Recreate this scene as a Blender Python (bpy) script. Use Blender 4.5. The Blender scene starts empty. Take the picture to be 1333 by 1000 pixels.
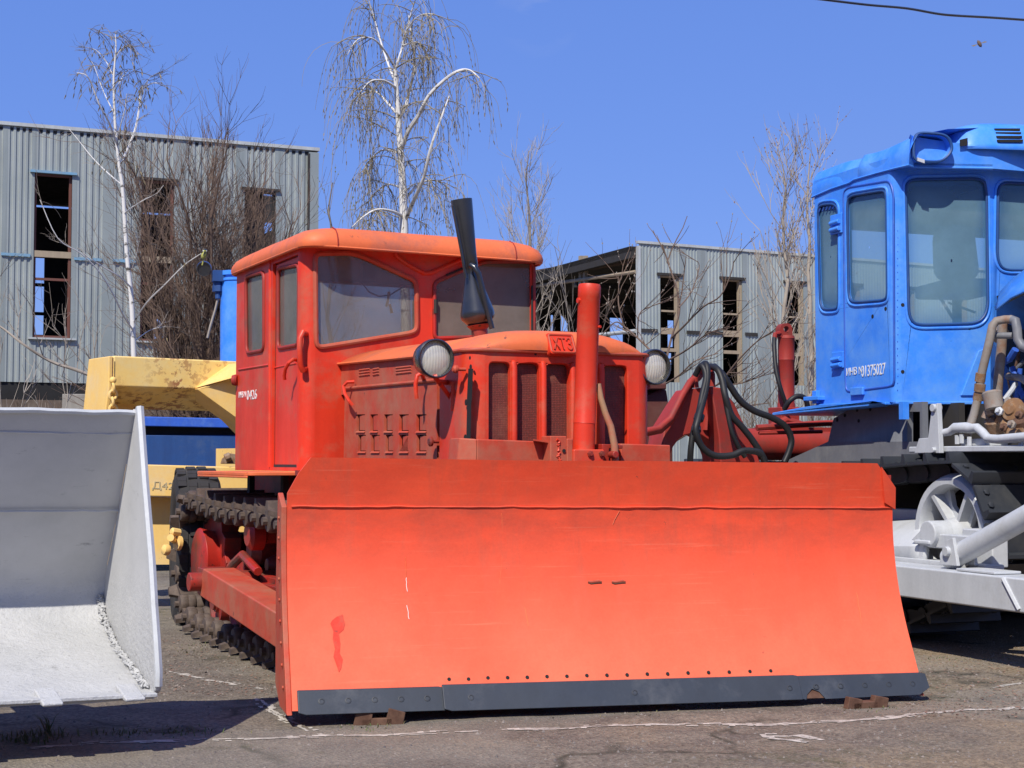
import bpy, bmesh, math, random
from mathutils import Vector as V, Matrix, noise
from mathutils.geometry import tessellate_polygon
R = math.radians
random.seed(7)
SC = bpy.context.scene
COL = SC.collection
# ---------------------------------------------------------------- camera
H = 1.0
FPX = 2055.0
TH = math.atan(100 / FPX)
cam = bpy.data.cameras.new("camera"); camo = bpy.data.objects.new("camera", cam); COL.objects.link(camo)
cam.sensor_width = 36; cam.lens = FPX / 1333 * 36; cam.clip_start = .05; cam.clip_end = 3000
camo.location = (0, 0, H); camo.rotation_euler = (math.pi / 2 + TH, 0, 0)
SC.camera = camo

def ray(u, v):
    x = (u - 666.5) / FPX; z = -(v - 500) / FPX
    return V((x, math.cos(TH) - math.sin(TH) * z, math.sin(TH) + math.cos(TH) * z))

def at(u, v, d):
    """world point seen at photo pixel u, v lying d metres away along the ground axis"""
    r = ray(u, v); return V((0, 0, H)) + r * (d / r.y)

class Frame:
    def __init__(s, x, y, deg, z=0.0):
        s.o = V((x, y, z)); s.deg = deg
        s.M = Matrix.Translation(s.o) @ Matrix.Rotation(R(deg), 4, 'Z'); s.I = s.M.inverted()
    def _hit(s, u, v, ax, c):
        o = s.I @ V((0, 0, H)); d = s.I.to_3x3() @ ray(u, v)
        return o + d * ((c - o[ax]) / d[ax])
    def X(s, u, v, c): return s._hit(u, v, 0, c)
    def Y(s, u, v, c): return s._hit(u, v, 1, c)
    def Z(s, u, v, c): return s._hit(u, v, 2, c)
    def D(s, u, v, d): return s.I @ at(u, v, d)
    def w(s, p): return s.M @ V(p)

# ---------------------------------------------------------------- mesh builder
def roundpoly(pts, r, n=4):
    out = []; N = len(pts)
    for i in range(N):
        p = V(pts[i]); a = V(pts[i - 1]); b = V(pts[(i + 1) % N])
        ra = min(r, (a - p).length * .45); rb = min(r, (b - p).length * .45)
        p0 = p + (a - p).normalized() * ra; p1 = p + (b - p).normalized() * rb
        for k in range(n + 1):
            t = k / n
            out.append(p0 * (1 - t) ** 2 + p * 2 * t * (1 - t) + p1 * t * t)
    return out

class MB:
    def __init__(s): s.v = []; s.f = []
    def add(s, vs, fs):
        o = len(s.v); s.v += [V(p) for p in vs]; s.f += [tuple(i + o for i in f) for f in fs]; return s
    def box(s, a, b, M=None):
        (x0, y0, z0), (x1, y1, z1) = a, b
        vs = [V(p) for p in ((x0,y0,z0),(x1,y0,z0),(x1,y1,z0),(x0,y1,z0),(x0,y0,z1),(x1,y0,z1),(x1,y1,z1),(x0,y1,z1))]
        if M is not None: vs = [M @ p for p in vs]
        return s.add(vs, [(0,3,2,1),(4,5,6,7),(0,1,5,4),(1,2,6,5),(2,3,7,6),(3,0,4,7)])
    def prism(s, pts, ext):
        n = len(pts); ext = V(ext); pts = [V(p) for p in pts]
        vs = pts + [p + ext for p in pts]
        return s.add(vs, [tuple(range(n))[::-1], tuple(range(n, 2*n))] + [(i, (i+1) % n, (i+1) % n + n, i + n) for i in range(n)])
    def sheet(s, outer, holes, ext):
        ext = V(ext); loops = [[V(p) for p in l] for l in [outer] + list(holes)]
        flat = [p for l in loops for p in l]; n = len(flat)
        tri = tessellate_polygon(loops)
        fs = [tuple(t) for t in tri] + [tuple(i + n for i in reversed(t)) for t in tri]
        o = 0
        for l in loops:
            m = len(l)
            fs += [(o+i, o+(i+1) % m, o+(i+1) % m+n, o+i+n) for i in range(m)]; o += m
        return s.add(flat + [p + ext for p in flat], fs)
    def tube(s, path, r, n=8, closed=False, cap=True):
        path = [V(p) for p in path]; N = len(path)
        rs = r if isinstance(r, (list, tuple)) else [r] * N
        t0 = (path[1] - path[0]).normalized()
        up = V((0, 0, 1)) if abs(t0.z) < .9 else V((1, 0, 0))
        nx = t0.cross(up).normalized(); vs = []
        for i, p in enumerate(path):
            if closed: t = path[(i + 1) % N] - path[i - 1]
            else: t = path[min(i + 1, N - 1)] - path[max(i - 1, 0)]
            if t.length < 1e-9: t = t0
            t = t.normalized(); nx = (nx - t * nx.dot(t))
            if nx.length < 1e-6: nx = t.orthogonal()
            nx.normalize(); ny = t.cross(nx)
            for k in range(n):
                a = 2 * math.pi * k / n
                vs.append(p + (nx * math.cos(a) + ny * math.sin(a)) * rs[i])
        fs = []
        for i in range(N if closed else N - 1):
            j = (i + 1) % N
            fs += [(i*n+k, i*n+(k+1) % n, j*n+(k+1) % n, j*n+k) for k in range(n)]
        if cap and not closed:
            fs += [tuple(range(n))[::-1], tuple((N-1)*n+k for k in range(n))]
        return s.add(vs, fs)
    def lathe(s, prof, o, axis, n=24, cap=True):
        axis = V(axis).normalized(); a = axis.orthogonal().normalized(); b = axis.cross(a); o = V(o); vs = []
        for r, h in prof:
            for k in range(n):
                t = 2 * math.pi * k / n
                vs.append(o + axis * h + (a * math.cos(t) + b * math.sin(t)) * r)
        m = len(prof); fs = []
        for i in range(m - 1):
            fs += [(i*n+k, i*n+(k+1) % n, (i+1)*n+(k+1) % n, (i+1)*n+k) for k in range(n)]
        if prof[0] == prof[-1]: cap = False
        if cap and prof[0][0] > 1e-6: fs.append(tuple(range(n))[::-1])
        if cap and prof[-1][0] > 1e-6: fs.append(tuple((m-1)*n+k for k in range(n)))
        return s.add(vs, fs)
    def cyl(s, a, b, r, n=16):
        a = V(a); b = V(b); return s.lathe([(r, 0), (r, (b - a).length)], a, b - a, n)
    def grid(s, rows):
        n = len(rows[0]); fs = []
        for i in range(len(rows) - 1):
            fs += [(i*n+k, i*n+k+1, (i+1)*n+k+1, (i+1)*n+k) for k in range(n - 1)]
        return s.add([p for r in rows for p in r], fs)
    def ball(s, c, r, n=12, sc=(1, 1, 1)):
        c = V(c); m = n // 2
        rows = []
        for i in range(m + 1):
            t = math.pi * i / m
            rows.append([c + V((r*sc[0]*math.sin(t)*math.cos(2*math.pi*k/n), r*sc[1]*math.sin(t)*math.sin(2*math.pi*k/n), r*sc[2]*math.cos(t))) for k in range(n + 1)])
        return s.grid(rows)
    def mesh(s, name, mat, smooth=38, weld=True, normals=True):
        me = bpy.data.meshes.new(name)
        me.from_pydata([tuple(p) for p in s.v], [], s.f)
        if weld or normals:
            bm = bmesh.new(); bm.from_mesh(me)
            if weld: bmesh.ops.remove_doubles(bm, verts=bm.verts, dist=1e-5)
            if normals: bmesh.ops.recalc_face_normals(bm, faces=bm.faces)
            bm.to_mesh(me); bm.free()
        if isinstance(mat, str): mat = MATS[mat]
        me.materials.append(mat)
        if smooth:
            me.polygons.foreach_set('use_smooth', [True] * len(me.polygons))
            me.set_sharp_from_angle(angle=R(smooth))
        me.update(); return me
    def build(s, name, mat, parent=None, bevel=0, smooth=38, weld=True, normals=True, solid=0, label=None):
        o = bpy.data.objects.new(name, s.mesh(name, mat, smooth, weld, normals)); COL.objects.link(o)
        if parent is not None: o.parent = parent
        if solid:
            m = o.modifiers.new('thickness', 'SOLIDIFY'); m.thickness = solid; m.offset = 0
        if bevel:
            m = o.modifiers.new('bevel', 'BEVEL'); m.width = bevel; m.segments = 2; m.limit_method = 'ANGLE'; m.angle_limit = R(35); m.harden_normals = True
        if label: o['label'] = label
        return o

def build_split(mb, name, mat, parent, **kw):
    """one object per connected piece of the builder"""
    par = list(range(len(mb.v)))
    def find(i):
        while par[i] != i: par[i] = par[par[i]]; i = par[i]
        return i
    for f in mb.f:
        for i in f[1:]: par[find(i)] = find(f[0])
    gr = {}
    for f in mb.f: gr.setdefault(find(f[0]), []).append(f)
    out = []
    for fs in gr.values():
        ids = sorted({i for f in fs for i in f}); mp = {i: k for k, i in enumerate(ids)}
        q = MB(); q.v = [mb.v[i] for i in ids]; q.f = [tuple(mp[i] for i in f) for f in fs]; out.append(q.build(name, mat, parent, **kw))
    return out
def tag(o, label=None, cat=None, group=None, kind=None):
    for k, x in (('label', label), ('category', cat), ('group', group), ('kind', kind)):
        if x: o[k] = x
    return o
def root(name, label, cat, fr=None, group=None, loc=(0, 0, 0)):
    o = bpy.data.objects.new(name, None); COL.objects.link(o); o.empty_display_size = .2
    if fr is not None:
        o.location = fr.o; o.rotation_euler = (0, 0, R(fr.deg))
    else: o.location = loc
    return tag(o, label, cat, group)

def letters(name, body, mat, parent, p0, right, up, w, h, ext=.002):
    """raised lettering in the rectangle spanned from p0 by right (w) and up (h)"""
    cu = bpy.data.curves.new(name, 'FONT'); cu.body = body; cu.size = 1; cu.extrude = .5; cu.resolution_u = 3
    ob = bpy.data.objects.new(name, cu); COL.objects.link(ob)
    bpy.context.view_layer.update()
    me = bpy.data.meshes.new_from_object(ob.evaluated_get(bpy.context.evaluated_depsgraph_get()))
    bpy.data.objects.remove(ob); bpy.data.curves.remove(cu)
    xs = [q.co.x for q in me.vertices]; ys = [q.co.y for q in me.vertices]
    x0, x1, y0, y1 = min(xs), max(xs), min(ys), max(ys)
    right = V(right).normalized(); up = V(up).normalized(); nrm = right.cross(up).normalized(); p0 = V(p0)
    for q in me.vertices:
        c = q.co.copy()
        q.co = p0 + right * ((c.x - x0) / (x1 - x0) * w) + up * ((c.y - y0) / (y1 - y0) * h) + nrm * (c.z * 2 * ext)
    me.materials.clear(); me.materials.append(MATS[mat])
    o = bpy.data.objects.new(name, me); COL.objects.link(o); o.parent = parent
    return o

# ---------------------------------------------------------------- materials
MATS = {}
class NT:
    def __init__(s, name):
        m = bpy.data.materials.new(name); m.use_nodes = True; s.m = m; s.n = m.node_tree.nodes; s.l = m.node_tree.links
        s.n.clear(); s.out = s.n.new('ShaderNodeOutputMaterial'); MATS[name] = m
        s.tc = s.n.new('ShaderNodeTexCoord')
    def node(s, t, **k):
        q = s.n.new(t)
        for a, b in k.items(): setattr(q, a, b)
        return q
    def set(s, q, i, val):
        if hasattr(val, 'is_linked'): s.l.new(val, q.inputs[i])
        elif val is not None: q.inputs[i].default_value = val if not (isinstance(val, (tuple, list)) and len(val) == 3 and q.inputs[i].type == 'RGBA') else (*val, 1)
    def map(s, scale=(1, 1, 1), coord='Object', rot=(0, 0, 0), loc=(0, 0, 0)):
        q = s.node('ShaderNodeMapping'); s.l.new(s.tc.outputs[coord], q.inputs[0])
        q.inputs[1].default_value = loc; q.inputs[2].default_value = rot; q.inputs[3].default_value = scale
        return q.outputs[0]
    def noise(s, scale, detail=4, rough=.55, vec=None, dist=0):
        q = s.node('ShaderNodeTexNoise'); s.set(q, 'Vector', vec if vec is not None else s.tc.outputs['Object'])
        q.inputs['Scale'].default_value = scale; q.inputs['Detail'].default_value = detail; q.inputs['Roughness'].default_value = rough; q.inputs['Distortion'].default_value = dist
        return q.outputs[0]
    def ramp(s, fac, a, b, ca=(0, 0, 0), cb=(1, 1, 1)):
        q = s.node('ShaderNodeValToRGB'); s.l.new(fac, q.inputs[0])
        e = q.color_ramp.elements; e[0].position = a; e[1].position = b; e[0].color = (*ca, 1); e[1].color = (*cb, 1)
        return q.outputs[0]
    def mix(s, fac, a, b, mode='MIX'):
        q = s.node('ShaderNodeMixRGB', blend_type=mode)
        for i, x in enumerate((fac, a, b)): s.set(q, i, x)
        return q.outputs[0]
    def math(s, op, a, b=None):
        q = s.node('ShaderNodeMath', operation=op); s.set(q, 0, a)
        if b is not None: s.set(q, 1, b)
        return q.outputs[0]
    def xyz(s, coord='Object'):
        q = s.node('ShaderNodeSeparateXYZ'); s.l.new(s.tc.outputs[coord], q.inputs[0]); return q.outputs
    def bump(s, h, strength=.3, dist=.01, normal=None):
        q = s.node('ShaderNodeBump'); q.inputs['Strength'].default_value = strength; q.inputs['Distance'].default_value = dist
        s.l.new(h, q.inputs['Height'])
        if normal is not None: s.l.new(normal, q.inputs['Normal'])
        return q.outputs[0]
    def bsdf(s, col, rough=.5, metal=0, normal=None, spec=.5, coat=0, alpha=None):
        q = s.node('ShaderNodeBsdfPrincipled')
        s.set(q, 'Base Color', col); s.set(q, 'Roughness', rough); s.set(q, 'Metallic', metal)
        q.inputs['Specular IOR Level'].default_value = spec
        q.inputs['Coat Weight'].default_value = coat; q.inputs['Coat Roughness'].default_value = .25
        if normal is not None: s.l.new(normal, q.inputs['Normal'])
        return q.outputs[0]
    def done(s, sh): s.l.new(sh, s.out.inputs[0]); return s.m

def paint(name, c, c2=None, rough=.5, sc=2.5, spot=None, spot_amt=.62, streak=.5, dent=.25, metal=0, coat=0, dust=None, dust_amt=.55, grain=.12, spec=.4):
    t = NT(name)
    c2 = c2 or tuple(x * .7 for x in c)
    n1 = t.noise(sc, 6, .6)
    st = t.noise(1.0, 5, .65, t.map((9, 9, .9)))
    f = t.math('ADD', t.math('MULTIPLY', n1, 1 - streak), t.math('MULTIPLY', st, streak))
    col = t.mix(t.ramp(f, .38, .66), c, c2)
    if dust:
        d = t.noise(sc * 1.7, 7, .7, t.map((1, 1, 1), loc=(3.1, 1.7, 5.3)))
        col = t.mix(t.ramp(d, dust_amt - .08, dust_amt + .16), col, dust)
    fine = t.noise(60, 3, .7)
    col = t.mix(grain, col, t.mix(fine, (0, 0, 0), (1, 1, 1)), 'OVERLAY')
    if spot:
        s1 = t.noise(14, 5, .7, t.map(loc=(7, 2, 4)))
        s2 = t.noise(1.6, 3, .5, t.map(loc=(1, 9, 2)))
        m = t.math('MULTIPLY', t.ramp(s1, spot_amt, spot_amt + .05), t.ramp(s2, .4, .55))
        col = t.mix(m, col, spot)
    ro = t.ramp(n1, .3, .75, (rough * .8,) * 3, (min(1, rough * 1.3),) * 3)
    nrm = t.bump(t.noise(3.2, 2, .5), dent, .012)
    nrm = t.bump(t.noise(140, 3, .6), .10, .0015, nrm)
    return t.done(t.bsdf(col, ro, metal, nrm, spec, coat))

RED = (.72, .044, .015)
paint('red_paint', RED, (.54, .031, .011), .46, dust=(.47, .115, .062), dust_amt=.56, spot=(.10, .035, .025), spot_amt=.7)
paint('red_dusty', (.53, .060, .026), (.38, .042, .019), .6, dust=(.40, .125, .07), dust_amt=.48, spot=(.08, .03, .025), spot_amt=.68)
paint('red_deep', (.46, .024, .014), (.28, .018, .012), .45, dust=(.13, .05, .033), dust_amt=.50, spot=(.05, .025, .018), spot_amt=.6)
paint('red_roof', (.76, .165, .052), (.64, .13, .042), .6, dust=(.40, .12, .075), dust_amt=.57, spot=(.16, .06, .04), spot_amt=.66, streak=.25)
paint('red_primer', (.36, .032, .021), (.25, .025, .018), .58, dust=(.15, .045, .035), dust_amt=.58, spot=(.05, .02, .018), spot_amt=.68)
paint('red_brown', (.115, .035, .026), (.085, .028, .022), .7, dust=(.14, .06, .045), dust_amt=.6)
paint('blue_paint', (.050, .262, .88), (.036, .205, .76), .36, dust=(.11, .31, .78), dust_amt=.50, spot=(.02, .08, .25), spot_amt=.70, coat=.2, dent=.45, sc=3.2, streak=.4)
paint('blue_dark', (.02, .075, .24), (.015, .05, .17), .5, dust=(.06, .10, .2), dust_amt=.62)
paint('blue_old', (.035, .12, .55), (.03, .09, .40), .5, dust=(.10, .2, .5), dust_amt=.6, spot=(.05, .06, .08), spot_amt=.7)
paint('yellow_paint', (.88, .62, .20), (.80, .53, .155), .6, dust=(.80, .62, .28), dust_amt=.52, spot=(.36, .16, .06), spot_amt=.515, streak=.3)
paint('yellow_plain', (.84, .56, .18), (.76, .48, .14), .6, dust=(.72, .52, .25), dust_amt=.55, spot=(.30, .15, .06), spot_amt=.66)
paint('silver_paint', (.52, .535, .55), (.42, .435, .45), .5, dust=(.40, .40, .39), dust_amt=.62, spot=(.15, .12, .10), spot_amt=.72)
paint('grey_metal', (.17, .175, .19), (.13, .135, .15), .5, dust=(.22, .22, .22), dust_amt=.6)
paint('black_steel', (.030, .034, .042), (.022, .025, .031), .5, dust=(.055, .055, .055), dust_amt=.58, spec=.5)
paint('black_edge', (.040, .048, .062), (.030, .036, .047), .48, dust=(.085, .09, .10), dust_amt=.6, spot=(.16, .14, .13), spot_amt=.72)
paint('black_gloss', (.012, .013, .015), (.018, .019, .021), .30, dust=(.03, .03, .03), dust_amt=.64, spec=.8, coat=.5, dent=.1)
paint('rubber', (.022, .021, .021), (.03, .028, .027), .8, dust=(.06, .052, .046), dust_amt=.55)
paint('rust', (.10, .045, .026), (.06, .03, .02), .85, dust=(.15, .08, .05), dust_amt=.5, sc=9)
paint('hose_rubber', (.012, .012, .013), (.018, .017, .017), .5)
paint('track_steel', (.085, .060, .047), (.05, .038, .032), .75, dust=(.15, .11, .085), dust_amt=.52, sc=8)
paint('white_paint', (.78, .78, .74), (.70, .70, .66), .6, spot=(.3, .2, .2), spot_amt=.66)
paint('stencil_grey', (.42, .36, .22), (.5, .4, .22), .7)
paint('old_pipe', (.28, .26, .24), (.20, .15, .11), .6, dust=(.22, .10, .05), dust_amt=.55, sc=7)
paint('brass_rust', (.26, .13, .05), (.14, .08, .05), .7, dust=(.34, .27, .2), dust_amt=.56, sc=9)
paint('tan_hose', (.30, .17, .09), (.38, .2, .11), .7, dust=(.42, .10, .06), dust_amt=.52, sc=6)
paint('dark_inside', (.012, .012, .013), (.016, .015, .015), .9)
paint('seat_grey', (.50, .54, .55), (.42, .45, .46), .8)
paint('yellow_cloth', (.6, .42, .12), (.5, .35, .1), .9)

# blade: orange red, mottled darker band under the seam, paler towards the bottom
t = NT('blade_paint')
x, y, z = t.xyz()
n1 = t.noise(2.2, 6, .6); n2 = t.noise(1.0, 6, .7, t.map((11, 11, 1.2)))
col = t.mix(t.ramp(n1, .3, .7), (.82, .086, .032), (.72, .066, .024))
col = t.mix(t.ramp(n2, .50, .75), col, (.62, .085, .04))
col = t.mix(t.math('MULTIPLY', t.ramp(t.noise(1.0, 5, .75, t.map((1.5, 1.5, 60), loc=(3, 3, 3))), .60, .68), .35), col, (.86, .22, .12))
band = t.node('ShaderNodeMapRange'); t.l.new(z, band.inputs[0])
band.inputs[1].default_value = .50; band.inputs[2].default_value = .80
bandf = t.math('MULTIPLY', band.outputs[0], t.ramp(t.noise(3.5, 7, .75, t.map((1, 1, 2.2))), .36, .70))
lowz = t.node('ShaderNodeMapRange'); t.l.new(z, lowz.inputs[0]); lowz.inputs[1].default_value = .72; lowz.inputs[2].default_value = .12
col = t.mix(t.math('MULTIPLY', lowz.outputs[0], t.ramp(t.noise(1.7, 5, .65, t.map((1, 1, .7), loc=(6, 6, 6))), .25, .6, (.35,) * 3, (.9,) * 3)), col, (.84, .165, .080))
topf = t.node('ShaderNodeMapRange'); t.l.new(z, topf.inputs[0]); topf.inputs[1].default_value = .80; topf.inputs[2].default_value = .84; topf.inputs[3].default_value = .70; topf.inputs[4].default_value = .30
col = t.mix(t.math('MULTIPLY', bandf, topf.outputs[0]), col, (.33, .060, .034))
fl = t.math('MULTIPLY', t.ramp(t.noise(30, 5, .8, t.map((1, 1, .6), loc=(1, 6, 2))), .66, .70), t.ramp(t.noise(1.3, 3, .6, t.map(loc=(9, 1, 4))), .48, .6))
col = t.mix(fl, col, (.20, .05, .03))
sp = t.noise(22, 4, .75, t.map(loc=(4, 4, 1)))
col = t.mix(t.ramp(sp, .70, .76), col, (.30, .06, .035))
col = t.mix(.16, col, t.mix(t.noise(90, 3, .7), (0, 0, 0), (1, 1, 1)), 'OVERLAY')
nrm = t.bump(t.noise(2.1, 3, .55, t.map((1, 1, 1.3))), .55, .02)
nrm = t.bump(t.noise(120, 3, .6), .12, .0015, nrm)
t.done(t.bsdf(col, t.ramp(n1, .3, .7, (.48,) * 3, (.66,) * 3), 0, nrm, .35))

# bucket: rough whitewashed silver, lumpy
t = NT('bucket_paint')
n1 = t.noise(2.5, 6, .65); n3 = t.noise(38, 5, .7)
col = t.mix(t.ramp(n1, .35, .68), (.50, .50, .50), (.41, .413, .415))
col = t.mix(t.ramp(t.noise(5, 8, .8, t.map((1, 1, 3), loc=(2, 5, 1))), .60, .74), col, (.20, .20, .205))
x, y, z = t.xyz()
low = t.node('ShaderNodeMapRange'); t.l.new(z, low.inputs[0])
low.inputs[1].default_value = .62; low.inputs[2].default_value = .36
lum = t.math('MULTIPLY', n3, t.math('ADD', t.math('MULTIPLY', low.outputs[0], .9), .1))
col = t.mix(t.math('MULTIPLY', t.ramp(t.noise(70, 4, .75), .58, .72), low.outputs[0]), col, (.26, .255, .25))
nrm = t.bump(lum, .5, .02)
nrm = t.bump(t.noise(3, 3, .5), .3, .015, nrm)
t.done(t.bsdf(col, .55, 0, nrm, .35))

def glass(name, tint, dirt, amount, scale=2.0, edge=None):
    t = NT(name)
    n = t.noise(scale, 6, .65)
    dif = t.node('ShaderNodeBsdfDiffuse'); t.set(dif, 0, t.mix(n, tuple(q * .75 for q in dirt), dirt))
    tr = t.node('ShaderNodeBsdfTransparent'); t.set(tr, 0, tint)
    gl = t.node('ShaderNodeBsdfGlossy'); gl.inputs['Roughness'].default_value = .06
    m1 = t.node('ShaderNodeMixShader')
    t.l.new(t.ramp(n, .25, .8, (max(0, amount - .16),) * 3, (min(1, amount + .18),) * 3), m1.inputs[0]); t.l.new(tr.outputs[0], m1.inputs[1]); t.l.new(dif.outputs[0], m1.inputs[2])
    m2 = t.node('ShaderNodeMixShader'); fr = t.node('ShaderNodeFresnel'); fr.inputs[0].default_value = 1.45
    t.l.new(t.math('MULTIPLY', fr.outputs[0], .8), m2.inputs[0]); t.l.new(m1.outputs[0], m2.inputs[1]); t.l.new(gl.outputs[0], m2.inputs[2])
    return t.done(m2.outputs[0])
glass('cab_glass', (.86, .86, .84), (.42, .385, .335), .33, 2.2)
glass('cab_glass_dusty', (.66, .62, .57), (.30, .245, .205), .58, 2.6)
t = NT('frosted_glass')       # dusty panes, sprayed blue round their edges when the cab was repainted
n = t.noise(1.6, 6, .65); at_ = t.node('ShaderNodeAttribute'); at_.attribute_name = 'overspray'
ov = t.math('MULTIPLY', at_.outputs['Fac'], t.ramp(t.noise(5, 5, .7), .2, .75, (.55,) * 3, (1, 1, 1)))
dif = t.node('ShaderNodeBsdfDiffuse'); t.set(dif, 0, t.mix(ov, t.mix(n, (.155, .30, .37), (.25, .42, .50)), (.035, .15, .36)))
tr = t.node('ShaderNodeBsdfTransparent'); t.set(tr, 0, (.62, .74, .80))
gl = t.node('ShaderNodeBsdfGlossy'); gl.inputs['Roughness'].default_value = .09
m1 = t.node('ShaderNodeMixShader'); t.l.new(t.math('MAXIMUM', t.ramp(n, .25, .8, (.40,) * 3, (.68,) * 3), t.math('MULTIPLY', ov, .95)), m1.inputs[0]); t.l.new(tr.outputs[0], m1.inputs[1]); t.l.new(dif.outputs[0], m1.inputs[2])
m2 = t.node('ShaderNodeMixShader'); fr = t.node('ShaderNodeFresnel'); fr.inputs[0].default_value = 1.45
t.l.new(fr.outputs[0], m2.inputs[0]); t.l.new(m1.outputs[0], m2.inputs[1]); t.l.new(gl.outputs[0], m2.inputs[2]); t.done(m2.outputs[0])

t = NT('lamp_glass')
w = t.node('ShaderNodeTexWave', wave_type='BANDS', bands_direction='X'); t.l.new(t.map((1, 1, 1)), w.inputs[0]); w.inputs['Scale'].default_value = 24; w.inputs['Distortion'].default_value = .3
nb_ = t.bump(w.outputs[1], .3, .004)
tr = t.node('ShaderNodeBsdfTransparent'); t.set(tr, 0, (.96, .95, .92))
gl = t.node('ShaderNodeBsdfGlossy'); gl.inputs['Roughness'].default_value = .10; t.l.new(nb_, gl.inputs['Normal'])
df = t.node('ShaderNodeBsdfDiffuse'); t.set(df, 0, (.86, .83, .74)); t.l.new(nb_, df.inputs['Normal'])
m1 = t.node('ShaderNodeMixShader'); m1.inputs[0].default_value = .10; t.l.new(tr.outputs[0], m1.inputs[1]); t.l.new(gl.outputs[0], m1.inputs[2])
m2 = t.node('ShaderNodeMixShader'); t.l.new(t.ramp(w.outputs[1], .2, .9, (.36,) * 3, (.46,) * 3), m2.inputs[0]); t.l.new(m1.outputs[0], m2.inputs[1]); t.l.new(df.outputs[0], m2.inputs[2]); t.done(m2.outputs[0])
t = NT('chrome'); t.done(t.bsdf((.90, .86, .74), t.ramp(t.noise(12, 4, .6), .3, .7, (.26,) * 3, (.50,) * 3), 1))
t = NT('grille_mesh')
a = t.node('ShaderNodeTexVoronoi'); a.feature = 'F1'; t.l.new(t.map((1, 1, 1)), a.inputs['Vector']); a.inputs['Scale'].default_value = 130; a.inputs['Randomness'].default_value = .15
col = t.mix(t.ramp(a.outputs[0], .25, .6), (.30, .050, .034), (.10, .022, .016))
col = t.mix(t.ramp(t.noise(6, 5, .7), .5, .75), col, (.20, .07, .045))
t.done(t.bsdf(col, .65, 0, t.bump(a.outputs[0], .6, .003)))

def corrugated(name, c, c2, rust):
    t = NT(name)
    n = t.noise(.55, 6, .65); st = t.noise(1, 5, .7, t.map((2.2, 2.2, .12)))
    col = t.mix(t.ramp(n, .35, .7), c, c2)
    col = t.mix(t.ramp(st, .52, .78), col, tuple(q * .62 for q in c))
    col = t.mix(t.math('MULTIPLY', t.ramp(t.noise(1.2, 6, .75, t.map((1, 1, .35), loc=(4, 1, 2))), .60, .75), .6), col, rust)
    return t.done(t.bsdf(col, .55, .25, None, .4))
corrugated('cladding', (.36, .39, .375), (.29, .325, .315), (.22, .18, .14))
corrugated('cladding_flat', (.30, .335, .325), (.25, .285, .28), (.22, .19, .15))
corrugated('cladding_light', (.36, .40, .39), (.29, .335, .33), (.26, .22, .17))
paint('trim_blue', (.16, .34, .50), (.2, .3, .38), .5)
paint('trim_light', (.45, .48, .48), (.35, .36, .36), .6)
paint('steel_dark', (.035, .032, .03), (.025, .022, .02), .8)
paint('steel_brown', (.12, .07, .04), (.08, .05, .035), .8, sc=1)
paint('frame_red', (.16, .055, .04), (.12, .06, .045), .7, sc=2)
paint('frame_tan', (.36, .29, .2), (.28, .22, .16), .8, sc=2)
paint('brick_plinth', (.13, .095, .07), (.085, .065, .05), .9, sc=1.2, dust=(.16, .13, .1))
paint('concrete', (.28, .26, .23), (.2, .185, .165), .9, sc=1.5)
t = NT('birch_bark')
n = t.noise(1, 4, .7, t.map((3, 3, 9)))
col = t.mix(t.ramp(n, .58, .66), (.62, .60, .57), (.07, .06, .05))
t.done(t.bsdf(col, .8))
for nm, c, c2 in (('twig_brown', (.155, .10, .072), (.10, .066, .05)), ('twig_grey', (.25, .215, .18), (.16, .135, .115)),
                  ('twig_pale', (.38, .33, .27), (.26, .22, .18)), ('twig_olive', (.29, .245, .17), (.21, .18, .12)), ('catkin', (.24, .19, .10), (.17, .13, .065)),
                  ('bud', (.20, .23, .09), (.15, .16, .07)), ('bush_brown', (.20, .15, .105), (.12, .09, .065)), ('dry_leaf', (.26, .15, .10), (.16, .10, .07))):
    t = NT(nm); t.done(t.bsdf(t.mix(t.ramp(t.noise(2.5, 4, .6), .35, .65), c, c2), .85))
# ---------------------------------------------------------------- ground, markings, litter
def gh(x, y):
    a = noise.noise(V((x * .9, y * .9, 0))) * .012 + noise.noise(V((x * 3.1, y * 3.1, 4))) * .006 + noise.noise(V((x * 9, y * 9, 9))) * .0025
    k = max(0, min(1, (15 - abs(y - 8)) / 6))
    return a * k - .004
WF = Frame(0, 0, 0)
def gpt(u, v, dz=.0):
    p = WF.Z(u, v, 0); p.z = gh(p.x, p.y) + dz; return p

t = NT('asphalt')
x, y, z = t.xyz()
big = t.noise(.45, 6, .65); mid = t.noise(3.5, 6, .7); fine = t.noise(75, 4, .8)
col = t.mix(t.ramp(big, .36, .66), (.148, .128, .101), (.222, .192, .150))
col = t.mix(t.ramp(mid, .45, .72), col, (.120, .102, .085))
br = t.math('ADD', t.math('MULTIPLY', t.noise(.7, 5, .7, t.map(loc=(5, 3, 0))), 1), t.math('MULTIPLY', x, .07))
col = t.mix(t.ramp(br, .52, .74), col, (.245, .190, .125))
pe = t.node('ShaderNodeTexVoronoi'); t.l.new(t.map(), pe.inputs['Vector']); pe.inputs['Scale'].default_value = 85
col = t.mix(.55, col, t.mix(pe.outputs['Color'], (.15, .13, .12), (.9, .85, .8)), 'OVERLAY')
col = t.mix(t.ramp(fine, .60, .70), col, (.36, .32, .285))
col = t.mix(t.ramp(t.noise(48, 4, .8, t.map(loc=(8, 8, 8))), .62, .72), col, (.055, .048, .043))
cr = t.node('ShaderNodeTexVoronoi'); cr.feature = 'DISTANCE_TO_EDGE'
wv = t.node('ShaderNodeVectorMath', operation='ADD'); t.l.new(t.map(), wv.inputs[0])
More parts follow.
